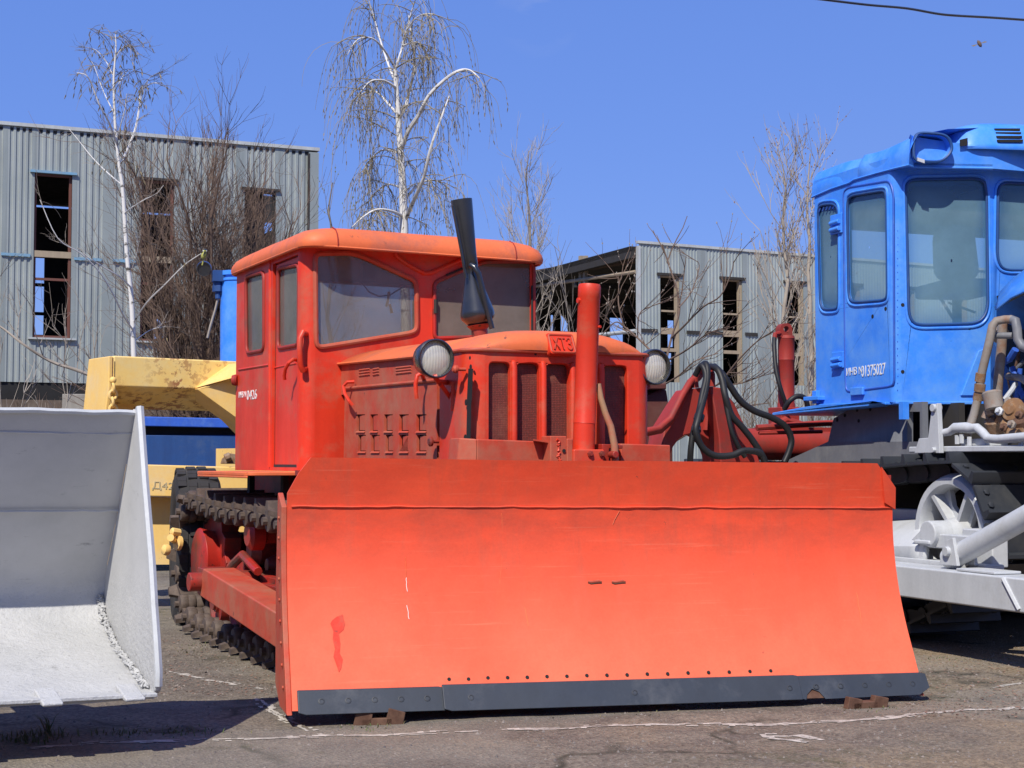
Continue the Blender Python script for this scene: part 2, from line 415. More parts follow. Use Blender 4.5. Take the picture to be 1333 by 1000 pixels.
nn = t.node('ShaderNodeTexNoise'); nn.inputs['Scale'].default_value = 2.5; t.l.new(t.tc.outputs['Object'], nn.inputs[0]); t.l.new(nn.outputs['Color'], wv.inputs[1])
t.l.new(wv.outputs[0], cr.inputs['Vector']); cr.inputs['Scale'].default_value = .55
col = t.mix(t.math('MULTIPLY', t.ramp(cr.outputs[0], .004, .030, (1, 1, 1), (0, 0, 0)), t.ramp(t.noise(1.5, 4, .7), .45, .6)), col, (.060, .055, .038))
oil = t.math('MULTIPLY', t.ramp(t.noise(.8, 6, .7, t.map(loc=(12, 3, 5))), .58, .70), .55)
col = t.mix(oil, col, (.065, .056, .046))
pt = t.math('MULTIPLY', t.ramp(t.noise(.55, 3, .45, t.map((1, 1.8, 1), loc=(3, 17, 5))), .50, .53), .30)
col = t.mix(pt, col, (.27, .245, .20))
moss = t.math('MULTIPLY', t.ramp(t.noise(1.1, 5, .7, t.map(loc=(2, 7, 1))), .57, .68), t.ramp(t.noise(9, 4, .7), .42, .58))
col = t.mix(t.math('MULTIPLY', moss, .7), col, (.075, .075, .035))
nrm = t.bump(fine, .9, .006); nrm = t.bump(pe.outputs[0], .7, .006, nrm); nrm = t.bump(mid, .5, .02, nrm)
t.done(t.bsdf(col, .92, 0, nrm, .25))
xs = [-400, -150, -60, -25, -12, -7] + [-4.5 + .06 * i for i in range(168)] + [8, 13, 25, 60, 150, 400]
ys = [-60, -20, -6, 0, 2.5] + [4.2 + .06 * i for i in range(130)] + [13, 15, 18, 24, 34, 50, 90, 160, 300, 700]
g = MB(); g.grid([[V((a, b, gh(a, b))) for a in xs] for b in ys])
tag(g.build('ground', 'asphalt', smooth=60, weld=False), 'worn grey brown asphalt yard with litter and patches', kind='structure')

t = NT('line_paint')
col = t.mix(t.ramp(t.noise(14, 5, .75), .4, .62), (.55, .50, .42), (.27, .24, .20))
t.done(t.bsdf(col, .9, 0, t.bump(t.noise(75, 4, .8), .6, .004)))
def line(px, w, keep, seed, mb):
    rnd = random.Random(seed); P = [gpt(*q) for q in px]; pts = []
    for a, b in zip(P, P[1:]):
        n = max(1, int((b - a).length / .022))
        pts += [a.lerp(b, i / n) for i in range(n)]
    for i in range(len(pts) - 1):
        a, b = pts[i], pts[i + 1]; d = (b - a).normalized(); s = V((-d.y, d.x, 0))
        for k in range(4):
            q = noise.noise(V((a.x * 5, a.y * 5 + k * .9, seed)))
            edge = .35 if k in (0, 3) else 0
            if q + edge * rnd.random() * 1.6 > keep: continue
            l0 = (k / 4 - .5) * w + rnd.uniform(-.004, .004); l1 = ((k + 1) / 4 - .5) * w + rnd.uniform(-.004, .004)
            q4 = [a + s * l0, b + s * l0, b + s * l1, a + s * l1]
            for c in q4: c.z = gh(c.x, c.y) + .0022
            mb.add(q4, [(0, 1, 2, 3)])
m = MB(); line([(40, 974), (130, 967), (260, 963), (390, 958), (560, 953), (700, 950), (860, 944), (980, 944), (1100, 938), (1200, 930), (1262, 924), (1345, 921)], .062, .14, 3, m)
line([(425, 959), (385, 942), (352, 923), (330, 905)], .06, .02, 8, m)
line([(215, 872), (280, 886), (345, 898)], .06, -.02, 5, m)
line([(1020, 893), (1060, 889)], .05, .0, 6, m); line([(1160, 862), (1190, 858)], .06, .0, 11, m); line([(1290, 893), (1335, 888)], .06, .1, 12, m)
tag(m.build('painted_line', 'line_paint', weld=False), 'worn white parking line painted along the yard in front of the machines', 'marking', kind='structure')
m = MB(); line([(990, 957), (1030, 957), (1066, 965)], .10, .0, 9, m); line([(1000, 961), (1060, 967)], .06, .1, 10, m)
tag(m.build('painted_patch', 'line_paint', weld=False), 'small worn white paint patch on the asphalt below the orange blade', kind='structure')

rnd = random.Random(11); m = MB()
for i in range(8000):
    if rnd.random() < .62: px = (rnd.uniform(-20, 1350), rnd.uniform(840, 1005))
    else: px = (rnd.choice([rnd.uniform(1170, 1350), rnd.uniform(195, 375)]), rnd.uniform(790, 930))
    p = gpt(*px); s = .0016 + .0075 * rnd.random() ** 4
    a = rnd.uniform(0, 6.28); vs = []
    for k in range(5):
        b = a + k * 1.2566; vs.append(p + V((math.cos(b) * s * rnd.uniform(.7, 1.3), math.sin(b) * s * rnd.uniform(.7, 1.3), -.001)))
    vs.append(p + V((0, 0, s * rnd.uniform(.5, 1))))
    m.add(vs, [(k, (k + 1) % 5, 5) for k in range(5)])
t = NT('stone_chip'); oi = t.noise(9, 2, .5)
t.done(t.bsdf(t.mix(t.ramp(oi, .35, .65), (.11, .093, .084), (.25, .21, .18)), .9))
tag(m.build('gravel', 'stone_chip', smooth=0, weld=False), 'loose stone chips and crumbs scattered over the asphalt', kind='stuff')

m = MB()
def blades(u, v, n, spread, hgt):
    for i in range(n):
        p = gpt(u + rnd.gauss(0, spread), v + rnd.gauss(0, 3.0), -.004)
        a = rnd.uniform(0, 6.28); d = V((math.cos(a), math.sin(a), 0)); h_ = hgt * rnd.uniform(.4, 1.2); s = V((-d.y, d.x, 0)) * .0028
        q = p + d * h_ * .35 + V((0, 0, h_ * .7)); e = p + d * h_ * .8 + V((0, 0, h_))
        m.add([p - s, p + s, q + s * .7, q - s * .7, e], [(0, 1, 2, 3), (3, 2, 4)])
for u, v, n, sp, hh in ((60, 960, 90, 22, .035), (160, 956, 60, 22, .02), (240, 952, 110, 25, .018), (30, 966, 60, 14, .03), (63, 955, 14, 2, .09), (480, 944, 50, 22, .015),
                        (760, 931, 40, 60, .010), (880, 917, 70, 60, .012), (1000, 912, 30, 30, .012), (1125, 921, 40, 22, .014), (290, 838, 60, 30, .014), (250, 845, 40, 12, .015), (1250, 858, 70, 50, .014)):
    blades(u, v, n, sp, hh)
t = NT('grass_blade'); t.done(t.bsdf(t.mix(t.ramp(t.noise(6, 2, .5), .4, .6), (.07, .10, .025), (.16, .13, .06)), .8))
tag(m.build('grass', 'grass_blade', smooth=0, weld=False, normals=False), 'short thin grass tufts growing from asphalt cracks', kind='stuff')
m = MB()
for i in range(1900):
    if rnd.random() < .55: p = gpt(rnd.uniform(1180, 1345), rnd.uniform(842, 935), .003)
    else: p = gpt(rnd.uniform(200, 385), rnd.uniform(830, 905), .003)
    a = rnd.uniform(0, 6.28); l = rnd.uniform(.006, .02); d = V((math.cos(a), math.sin(a), rnd.uniform(-.1, .3))) * l; s = V((-d.y, d.x, rnd.uniform(-.005, .005))) * .3
    m.add([p, p + d * .5 + s, p + d, p + d * .5 - s], [(0, 1, 2, 3)])
tag(m.build('leaf_litter', 'dry_leaf', smooth=0, weld=False, normals=False), 'brown dry leaf litter and chips on the asphalt', kind='stuff')

def rusty_link(u0, v0, u1, v1, label, h_):
    a = gpt(u0, v0); b = gpt(u1, v1); d = (b - a); d.z = 0; d.normalize(); s = V((-d.y, d.x, 0))
    o = root('track_link', label, 'track link', loc=a, group='rusty track links in the asphalt')
    m = MB(); L = (b - a).length
    for q, lean in ((0, .015), (L, .02)):
        c = d * q
        m.prism([c - d * .035 + V((0, 0, -.03)), c + d * .035 + V((0, 0, -.03)), c + d * (.030 + lean) + V((0, 0, h_ * .72)), c - d * (.022 - lean * .4) + V((0, 0, h_))], s * .035)
    m.build('upright_plate', 'rust', o, bevel=.003)
    m = MB(); m.box((0, 0, 0), (1, 1, 1), Matrix.Translation(V((0, 0, -.02))) @ Matrix((( d.x * L, s.x * .05, 0, 0), (d.y * L, s.y * .05, 0, 0), (0, 0, .045, 0), (0, 0, 0, 1))))
    m.build('cross_bar', 'rust', o, bevel=.004)
rusty_link(470, 943, 511, 942, 'rusty steel track link poking from asphalt at left end of the blade', .062)
rusty_link(1111, 922, 1144, 920, 'low rusty steel track link half buried under right end of the blade', .048)

# ---------------------------------------------------------------- sky and sun
SUN_EL, SUN_AZ = R(48), R(20)          # sun stands behind the camera, a little to its left
w = bpy.data.worlds.new("World"); SC.world = w; w.use_nodes = True
nt = w.node_tree; nt.nodes.clear()
out = nt.nodes.new('ShaderNodeOutputWorld'); bg = nt.nodes.new('ShaderNodeBackground'); sky = nt.nodes.new('ShaderNodeTexSky')
sky.sky_type = 'NISHITA'; sky.sun_disc = False; sky.sun_elevation = SUN_EL; sky.sun_rotation = R(180 + 20)
sky.air_density = 1.0; sky.dust_density = .4; sky.ozone_density = 4.0; sky.altitude = 100
bg.inputs[1].default_value = .084
hs = nt.nodes.new('ShaderNodeMixRGB'); hs.blend_type = 'MULTIPLY'; hs.inputs[0].default_value = 1; hs.inputs[2].default_value = (1.0, 1.0, 1.2, 1)
blue = nt.nodes.new('ShaderNodeMixRGB'); blue.inputs[0].default_value = .60; blue.inputs[2].default_value = (1.55, 3.3, 8.6, 1)
nt.links.new(sky.outputs[0], blue.inputs[1]); nt.links.new(blue.outputs[0], hs.inputs[1])
# a faint wisp of cloud high above the yard
tc = nt.nodes.new('ShaderNodeTexCoord'); mp = nt.nodes.new('ShaderNodeMapping'); mp.inputs[3].default_value = (7, 7, 22)
nz = nt.nodes.new('ShaderNodeTexNoise'); nz.inputs['Scale'].default_value = 1.6; nz.inputs['Detail'].default_value = 5
vd = nt.nodes.new('ShaderNodeVectorMath'); vd.operation = 'DISTANCE'; vd.inputs[1].default_value = tuple(ray(700, 17).normalized())
rg = nt.nodes.new('ShaderNodeMapRange'); rg.inputs[1].default_value = .028; rg.inputs[2].default_value = .004; rg.inputs[3].default_value = 0; rg.inputs[4].default_value = 1
rr = nt.nodes.new('ShaderNodeMapRange'); rr.inputs[1].default_value = .42; rr.inputs[2].default_value = .75
mu = nt.nodes.new('ShaderNodeMath'); mu.operation = 'MULTIPLY'; mx = nt.nodes.new('ShaderNodeMixRGB'); mx.inputs[2].default_value = (4.2, 5.2, 8.6, 1)
nt.links.new(tc.outputs['Generated'], mp.inputs[0]); nt.links.new(mp.outputs[0], nz.inputs[0]); nt.links.new(tc.outputs['Generated'], vd.inputs[0])
nt.links.new(vd.outputs['Value'], rg.inputs[0]); nt.links.new(nz.outputs[0], rr.inputs[0]); nt.links.new(rg.outputs[0], mu.inputs[0]); nt.links.new(rr.outputs[0], mu.inputs[1])
nt.links.new(mu.outputs[0], mx.inputs[0]); nt.links.new(hs.outputs[0], mx.inputs[1]); nt.links.new(mx.outputs[0], bg.inputs[0]); nt.links.new(bg.outputs[0], out.inputs[0])
sl = bpy.data.lights.new('sun', 'SUN'); sl.energy = 5.0; sl.angle = R(.5); sl.color = (1, .945, .84)
so = bpy.data.objects.new('sun', sl); COL.objects.link(so)
ld = V((math.sin(SUN_AZ) * math.cos(SUN_EL), math.cos(SUN_AZ) * math.cos(SUN_EL), -math.sin(SUN_EL)))
so.rotation_euler = ld.to_track_quat('-Z', 'Y').to_euler()
so.location = (-10, -20, 25)
SC.view_settings.view_transform = 'Standard'; SC.view_settings.look = 'None'; SC.view_settings.exposure = .11; SC.view_settings.gamma = 1
SC.cycles.max_bounces = 8; SC.cycles.transparent_max_bounces = 12
# ---------------------------------------------------------------- the orange bulldozer
B = Frame(.465, 6.34, 25)
dz = root('bulldozer', 'red crawler bulldozer with wide orange blade and black exhaust stack', 'bulldozer', B)
# ---- blade, angled on its mount
BF = Frame(.465, 6.343, 15); BM = B.I @ BF.M @ Matrix.Rotation(R(.55), 4, 'Y')
def bl(x, y, z): return BM @ V((x, y, z))
PROF = [(.045, .005), (.10, .03), (.15, .058), (.2, .085), (.25, .113), (.3, .14), (.35, .164), (.4, .185), (.45, .204), (.5, .22), (.55, .234), (.6, .245), (.65, .254), (.7, .26), (.75, .263), (.807, .262), (.86, .255), (.94, .238), (1.0, .222)]
def by(z):
    for (z0, y0), (z1, y1) in zip(PROF, PROF[1:]):
        if z <= z1: return y0 + (y1 - y0) * (z - z0) / (z1 - z0)
    return PROF[-1][1]
def bedge(z, s):
    if s < 0: return -1.338 + max(0, (z - .885)) * .75
    return 1.308 - max(0, (z - .90)) * .95
m = MB(); NX = 70
def brow(off):
    rows = []
    for z, y in PROF:
        a, b = bedge(z, -1), bedge(z, 1); r = []
        for i in range(NX + 1):
            x = a + (b - a) * i / NX
            dd = .004 * noise.noise(V((x * 1.7, z * 2.2, 3))) + .0022 * noise.noise(V((x * 6, z * 5, 8)))
            r.append(bl(x, y + off + dd, z + (.006 * noise.noise(V((x * 1.3, 2, 2))) if z > .99 else 0)))
        rows.append(r)
    return rows
fr, bk = brow(0), brow(.02)
m.grid(fr); m.grid([r[::-1] for r in bk])
m.grid([[a, b] for a, b in zip(fr[-1], bk[-1])]); m.grid([[a, b] for a, b in zip(fr[0], bk[0])])
for e in (0, -1): m.grid([[f[e], b[e]] for f, b in zip(fr, bk)])
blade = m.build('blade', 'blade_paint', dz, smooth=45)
m = MB()
m.tube([bl(-1.322 + 2.64 * i / 90, by(.807) - .003 + .002 * noise.noise(V((i * .7, 0, 0))), .807 + .004 * noise.noise(V((i * .31, 5, 0)))) for i in range(91)], .004, 6)
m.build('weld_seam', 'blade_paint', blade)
m = MB()    # bent flap at the upper right corner
m.prism([bl(1.318, .252, .895), bl(1.318, .255, .80), bl(1.262, .245, .83), bl(1.235, .222, .985)], bl(0, .008, 0) - bl(0, 0, 0))
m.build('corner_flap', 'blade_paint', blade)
for s in (-1, 1):   # end plates
    m = MB(); x0 = bedge(.5, s)
    pts = [bl(x0, y + .004, z) for z, y in PROF if z < .86] + [bl(x0, .40, .86), bl(x0, .42, .5), bl(x0, .38, .1), bl(x0, .22, .030), bl(x0, -.01, .030)]
    m.prism(pts, bl(-.022 if s < 0 else -.022, 0, 0) - bl(0, 0, 0))
    m.build('end_plate', 'red_dusty', blade, bevel=.004)
    if s < 0:
        for i in range(9):
            m = MB(); c = bl(x0 - .023, by(.12 + i * .08) + .06, .12 + i * .08); m.cyl(c, c + bl(-.006, 0, 0) - bl(0, 0, 0), .007, 8)
            m.build('rivet', 'red_dusty', blade)
m = MB()
for q in (-.8, -.27, .27, .8):
    m.prism([bl(q, by(z) + .02, z) for z in (.06, .2, .4, .6, .8, .98)] + [bl(q, .36, .98), bl(q, .38, .5), bl(q, .24, .06)], bl(.02, 0, 0) - bl(0, 0, 0))
for z in (.25, .62, .93): m.box((-1.3, by(z) + .02, z), (1.3, by(z) + .10, z + .02), BM)
m.build('rear_rib', 'red_primer', blade)
# cutting edge: three bolted strips
def edge_strip(xa, xb, off, zt, low=None, notch=None):
    m = MB()
    top = [(xa, zt), (xb, zt)]
    bot = [(xb, .032 if not low else low), (xa, .032)]
    pts = [(xa, zt), (xa + .02, zt), (xb - .02, zt), (xb, zt - .004)]
    if low: pts += [(xb + .006, .062), (xb - .05, .036)]
    else: pts += [(xb, .032)]
    if notch: pts += [(notch + .045, .031), (notch + .025, .058), (notch - .005, .07), (notch - .03, .05), (notch - .05, .031)]
    pts += [(xa + .03, .031), (xa, .040)]
    front = [bl(x, by(max(z, .046)) - off - .012 + (.0 if z > .045 else -.012), z) for x, z in pts]
    return m.prism(front, bl(0, .014, 0) - bl(0, 0, 0))
xs_ = [(BM.inverted() @ B.Y(u, 890, 0)).x for u in (590, 1020)]
for k, (a, b, off, zt, low, nc) in enumerate(((-1.318, xs_[0], .002, .118, None, None), (xs_[0] - .01, xs_[1] + .015, .016, .126, None, None), (xs_[1], 1.328, .003, .120, .075, xs_[1] + .075))):
    e = edge_strip(a, b, off, zt, low, nc).build('cutting_edge', 'black_edge', blade, bevel=.004)
    mm = MB()
    n = (5, 3, 5)[k]
    for i in range(n):
        x = a + .09 + (b - a - .16) * i / (n - 1) + (.0 if k != 1 else .02); z = .078
        c = bl(x, by(z) - off - .013, z); d = bl(0, -1, .55) - bl(0, 0, 0); d.normalize()
        mm.lathe([(.0125, -.004), (.0125, .0025), (.008, .003), (.007, -.001), (0, -.001)], c, d, 12)
    mm.build('edge_bolt', 'black_steel', e)
m = MB()
for i in range(17):
    u = 592 + 24.9 * i; q = BM.inverted() @ B.Y(u, 884 - i * .55, 0)
    x = q.x + .02; z = .142 + .003 * noise.noise(V((i * 1.7, 0, 0)))
    c = bl(x, by(z) - .0015, z); d = bl(0, -1, .55) - bl(0, 0, 0); m.lathe([(.0075, -.001), (.0075, .0015), (0, .0015)], c, d, 9)
m.build('bolt_hole', 'dark_inside', blade)
x_n = xs_[1] + .075
m = MB(); m.prism([bl(x, by(max(z, .046)) - .006 - (.012 if z < .046 else 0), z) for x, z in ((x_n - .06, .034), (x_n + .055, .034), (x_n + .05, .08), (x_n - .05, .08))], bl(0, .004, 0) - bl(0, 0, 0)); m.build('rusty_notch', 'rust', blade)
def bpx(u, v):
    """point of the blade's face seen at pixel u, v"""
    o = BM.inverted() @ (B.I @ V((0, 0, H))); d = (BM.inverted().to_3x3() @ B.I.to_3x3()) @ ray(u, v)
    a, b = 4.0, 9.0
    for _ in range(40):
        k = (a + b) / 2; p = o + d * k
        if p.z <= .045 or p.y > by(min(1, max(.045, p.z))): b = k
        else: a = k
    return o + d * a
def patch(pxs, name, mat, off=.003):
    m = MB(); P = [bpx(*q) for q in pxs]
    m.prism([bl(p.x, p.y - off, p.z) for p in P], bl(0, .0025, 0) - bl(0, 0, 0)); return m.build(name, mat, blade)
patch([(432, 808), (438, 803), (446, 800), (447, 805), (449, 812), (447, 820), (441, 825), (443, 838), (442, 850), (446, 858), (444, 870), (441, 875), (438, 866), (434, 855), (436, 845), (433, 832), (434, 822), (430, 812)], 'paint_drip', 'red_paint', .0030)
for a, b, r in (((528, 725), (529, 752), .0009), ((529, 752), (530, 770), .0013), ((530, 788), (532, 806), .0013), ((653, 668), (655, 700), .0012), ((655, 700), (651, 760), .0012), ((683, 790), (688, 815), .0012), ((797, 683), (806, 665), .0012), ((1115, 772), (1122, 812), .0011)):
    P = [bpx(a[0] + (b[0] - a[0]) * i / 6 + random.uniform(-.6, .6), a[1] + (b[1] - a[1]) * i / 6) for i in range(7)]
    mm = MB(); mm.tube([bl(p.x, p.y - .0012, p.z) for p in P], r, 4)
    mm.build('scratch', 'white_paint' if r > .00125 else 'red_roof', blade)
for u, v in ((774, 757), (805, 757)):
    P = [bpx(u + q, v + .6 * math.sin(q)) for q in (-9, -5, 0, 5, 9)]
    mm = MB(); mm.tube([bl(p.x, p.y - .002, p.z) for p in P], [.004, .0065, .006, .0065, .003], 8); mm.build('weld_slot', 'red_dusty', blade)
    mm = MB(); mm.tube([bl(p.x, p.y - .0035, p.z - .007) for p in P], [.002, .004, .004, .004, .002], 6); mm.build('weld_slot', 'rust', blade)

# ---- push arms
for s in (-1, 1):
    m = MB(); xo = -1.08
    A = [B.X(264, 740, xo), B.X(363, 800, xo), B.X(362, 846, xo), B.X(257, 774, xo)]
    d = (A[1] - A[0]) / (A[1].y - A[0].y); A1 = A[1] + d * (.42 - A[1].y); d2 = (A[2] - A[3]) / (A[2].y - A[3].y); A2 = A[2] + d2 * (.42 - A[2].y)
    P = [A[0], A1, A2, A[3]]
    if s > 0: P = [V((-p.x, p.y, p.z)) for p in P]
    m.prism(P, V((-s * .17, 0, 0)))
    arm = m.build('push_arm', 'red_dusty', dz, bevel=.008)
    m = MB(); y0 = A[0].y; m.box((s * 1.0 - .07 , y0 - .02, .30), (s * 1.0 + .07, y0 + .16, .44)); m.cyl((s * 1.14, y0 + .06, .37), (s * .6, y0 + .06, .37), .05, 14)
    m.build('arm_pivot', 'red_deep', arm, bevel=.006)

# ---- chassis
m = MB(); m.box((-.36, .75, .34), (.36, 3.6, .86)); m.box((-.44, .8, .78), (.44, 2.4, .86)); m.box((-.50, 3.0, .30), (.50, 3.75, .93))
for y in (1.0, 2.2, 3.2): m.box((-.62, y, .36), (.62, y + .14, .48))
m.build('chassis', 'red_deep', dz, bevel=.01)
# ---- tracks
CS, CI = V((0, 3.60, .42)), V((0, .85, .40)); RS, RI = .345, .325
def track_path():
    P = []
    n = 60
    top = []
    for i in range(n + 1):
        f = i / n; y = CI.y + (CS.y - CI.y) * f
        top.append(V((0, y, (CI.z + RI) * (1 - f) + (CS.z + RS) * f - .035 * math.sin(math.pi * f) ** 2 * (1 + .6 * math.sin(9 * f)))))
    P += top
    for i in range(1, 20):
        a = math.pi / 2 - math.pi * i / 20 * 1.02; P.append(CS + V((0, math.cos(a) * RS, math.sin(a) * RS)))
    P += [V((0, 3.35, .055)), V((0, 1.05, .055))]
    for i in range(1, 20):
        a = -math.pi / 2 - math.pi * i / 20; P.append(CI + V((0, math.cos(a) * RI, math.sin(a) * RI)))
    return P
TP = track_path()
def along(P, step):
    L = [(P[(i + 1) % len(P)] - P[i]).length for i in range(len(P))]; tot = sum(L); n = round(tot / step); out = []; i = 0; acc = 0
    for k in range(n):
        d = tot * k / n
        while acc + L[i] < d: acc += L[i]; i += 1
        p = P[i].lerp(P[(i + 1) % len(P)], (d - acc) / L[i]); out.append((p, (P[(i + 1) % len(P)] - P[i]).normalized()))
    return out
def shoe_mesh():
    m = MB()
    # y runs along the chain, z outwards
    m.prism([V((-.17, -.080, -.012)), V((.17, -.080, -.012)), V((.19, -.03, -.012)), V((.17, .080, -.012)), V((-.17, .080, -.012)), V((-.19, -.03, -.012))], (0, 0, .028))
    for s_ in (-1, 1):      # spurs that stick out past the plate
        m.prism([V((s_ * .12, -.05, -.005)), V((s_ * .12, .05, -.005)), V((s_ * .235, .012, .02)), V((s_ * .235, -.03, .02))], (0, 0, .022))
    m.prism([V((-.17, -.03, .014)), V((-.17, .03, .014)), V((-.17, .014, .062)), V((-.17, -.008, .062))], (.34, 0, 0))
    for x in (-.195, -.10, .0, .10): m.lathe([(.02, -.004), (.042, 0), (.048, .012), (.048, .043), (.042, .055), (.02, .058)], (x, -.086, -.012), (1, 0, 0), 12)
    for x in (-.148, -.05, .052, .15): m.lathe([(.02, -.004), (.040, 0), (.044, .01), (.044, .033), (.040, .043), (.02, .046)], (x, .086, -.012), (1, 0, 0), 12)
    for x in (-.055, .025): m.prism([V((x, -.04, -.010)), V((x, .04, -.010)), V((x, .016, -.075)), V((x, -.016, -.075))], (.03, 0, 0))
    m.cyl((-.222, -.086, -.012), (.215, -.086, -.012), .017, 8)
    m.v = [V((p.x, p.y * 1.2, p.z * 1.25)) for p in m.v]
    return m.mesh('track_shoe', 'track_steel')
SHOE = shoe_mesh()
for s in (-1, 1):
    xc = s * .715
    m = MB()   # roller frame of the track
    m.box((xc - .06, .95, .30), (xc + .06, 3.2, .40)); m.box((xc - .10, 1.0, .34), (xc + .10, 3.1, .37))
    tr = m.build('track', 'red_deep', dz, bevel=.006)
    for y in (3.22, 2.80, 1.62, 1.20):
        m = MB()
        for dx in (-.13, .05):
            m.lathe([(.02, -.005), (.05, -.005), (.055, .01), (.10, .022), (.118, .0), (.135, .0), (.135, .075), (.118, .075), (.10, .05), (.05, .07), (.02, .075)], (xc + dx, y, .205), (1, 0, 0), 20)
        m.cyl((xc - .15, y, .205), (xc + .15, y, .205), .04, 12)
        m.build('road_wheel', 'red_deep', tr)
    for y in (1.55, 2.55):
        m = MB(); m.lathe([(.02, -.14), (.06, -.14), (.085, -.12), (.085, -.06), (.05, -.04), (.05, .04), (.085, .06), (.085, .12), (.02, .14)], (xc, y, .615), (1, 0, 0), 18)
        m.build('carrier_roller', 'red_deep', tr)
    m = MB(); mm = MB()
    rim = []
    for q in range(26):
        a = 2 * math.pi * q / 26; rim.append(CS + V((xc - .05, math.cos(a) * (.30 if q % 2 else .255), math.sin(a) * (.30 if q % 2 else .255))))
    m.prism(rim, (.10, 0, 0)); m.lathe([(.17, -.14), (.19, -.13), (.16, -.02), (.16, .3), (.05, .3)], CS + V((xc, 0, 0)), (-s, 0, 0), 24)
    m.build('sprocket', 'red_deep', tr, bevel=.004)
    m = MB(); m.lathe([(.06, -.10), (.22, -.10), (.28, -.07), (.285, -.02), (.25, -.02), (.25, .02), (.285, .02), (.28, .07), (.22, .10), (.06, .10)], CI + V((xc, 0, 0)), (1, 0, 0), 28)
    m.build('idler_wheel', 'red_deep', tr)
    m = MB()   # suspension housings and frame hardware between the runs of the chain
    for y, z, r in ((3.05, .50, .095), (2.7, .44, .06), (2.25, .50, .085), (1.75, .44, .06), (1.35, .49, .085)):
        m.lathe([(.02, -.15), (r * .6, -.15), (r, -.10), (r, .02), (r * .8, .05), (r * .8, .18)], (xc - s * .16, y, z), (-s, 0, 0), 18)
    for y in (3.05, 2.05, 1.45): m.prism([V((xc - .03, y - .12, .20)), V((xc - .03, y + .16, .20)), V((xc - .03, y + .08, .46)), V((xc - .03, y - .04, .46))], (.06, 0, 0))
    m.tube([(xc + s * .12, 2.95, .42), (xc + s * .12, 2.7, .5), (xc + s * .12, 2.4, .43)], .025, 8)
    m.build('bogie', 'red_deep', tr, bevel=.004)
    m = MB(); m.box((s * .60 - .3 * (s > 0), 1.0, .425), (s * .60 + .3 * (s < 0), 3.0, .445)); m.build('frame_rail', 'red_brown', tr)
    for k, (p, d) in enumerate(along(TP, .207)):
        o = bpy.data.objects.new('track_shoe', SHOE); COL.objects.link(o); o.parent = tr
        nrm = V((0, -d.z, d.y)) if True else None
        M = Matrix((( 1, 0, 0, 0), (0, d.y, -d.z, 0), (0, d.z, d.y, 0), (0, 0, 0, 1)))
        # outward side of the chain
        o.matrix_local = Matrix.Translation(V((xc, p.y, p.z))) @ M
    # fender above the chain
    m = MB(); zf = .925
    ya, yb = 2.15, 3.30
    o_ = roundpoly([(s * .60, ya, zf), (s * .97, ya, zf), (s * .97, yb - .10, zf), (s * .90, yb, zf), (s * .60, yb, zf)], .06)
    m.prism(o_, (0, 0, .018)); m.prism([V((s * .962, ya, zf - .012)), V((s * .97, ya, zf - .012)), V((s * .97, ya, zf)), V((s * .962, ya, zf))], (0, yb - .14 - ya, 0))
    f_ = m.build('fender', 'red_roof', dz, bevel=.006)
    m = MB()
    for y in (2.5, 3.15): m.box((s * .66 - .015, y, .72), (s * .66 + .015, y + .05, zf))
    build_split(m, 'fender_bracket', 'steel_dark', f_)

# ---- radiator shell and grille
YF = .65
ZC = 1.478
def rs(u, v): return B.Y(u, v, YF)
xl, xr = rs(633, 500).x, rs(830, 500).x
RC = .085
m = MB(); zb = .80
holes = []; cells = [(636.5, 664.5), (673, 702.5), (711.5, 741.5), (749, 779), (786, 817)]
for i, (a, b) in enumerate(cells):
    z1 = 1.425
    x0, x1 = rs(a, 520).x, rs(b, 520).x
    holes.append(roundpoly([V((x0, YF, .90)), V((x1, YF, .90)), V((x1, YF, z1)), V((x0, YF, z1))], .028, 5))
m.sheet([V((xl, YF, zb)), V((xr, YF, zb)), V((xr, YF, ZC)), V((xl, YF, ZC))], holes, (0, .035, 0))
def corner(xc_, s, r, y0, y1, z0, z1):
    rows = []
    for z in (z0, z1):
        row = []
        for k in range(9):
            a = math.pi / 2 * k / 8; row.append(V((xc_ + s * r * math.sin(a), y0 + r - r * math.cos(a), z)))
        row.append(V((xc_ + s * r, y1, z))); rows.append(row)
    return rows
for s, x in ((-1, xl), (1, xr)): m.grid(corner(x, s, RC, YF, .97, zb, ZC))
xsl, xsr = xl - RC, xr + RC
m.box((xsl + .01, .95, zb), (xsr - .01, .97, ZC))
shell = m.build('radiator_shell', 'red_paint', dz, bevel=.008)
m = MB(); m.add([V((xl - .03, YF + .032, .85)), V((xr + .03, YF + .032, .85)), V((xr + .03, YF + .032, ZC - .02)), V((xl - .03, YF + .032, ZC - .02))], [(0, 1, 2, 3)])
m.build('grille', 'grille_mesh', shell)
for i in range(4):
    x = (rs(cells[i][1], 520).x + rs(cells[i + 1][0], 520).x) / 2
    m = MB(); m.tube([V((x, YF - .004, .86)), V((x, YF - .004, 1.40)), V((x, YF + .0, 1.425)), V((x, YF + .012, 1.438))], [.0145, .0145, .0135, .006], 12); m.build('grille_bar', 'red_paint', shell)
m = MB()   # rim around the shell under the hood edge
for s, x in ((-1, xl), (1, xr)): pass
rim = [V((xsl - .003, .97, ZC))] + [V((xl - (RC + .003) * math.cos(math.pi / 2 * k / 8), YF + RC - (RC + .006) * math.sin(math.pi / 2 * k / 8), ZC)) for k in range(9)] + [V((xr + (RC + .003) * math.sin(math.pi / 2 * k / 8), YF + RC - (RC + .006) * math.cos(math.pi / 2 * k / 8), ZC)) for k in range(9)] + [V((xsr + .003, .97, ZC))]
m.tube(rim, .009, 8); m.build('shell_rim', 'red_dusty', shell)
sx = xsl - .001
m = MB()
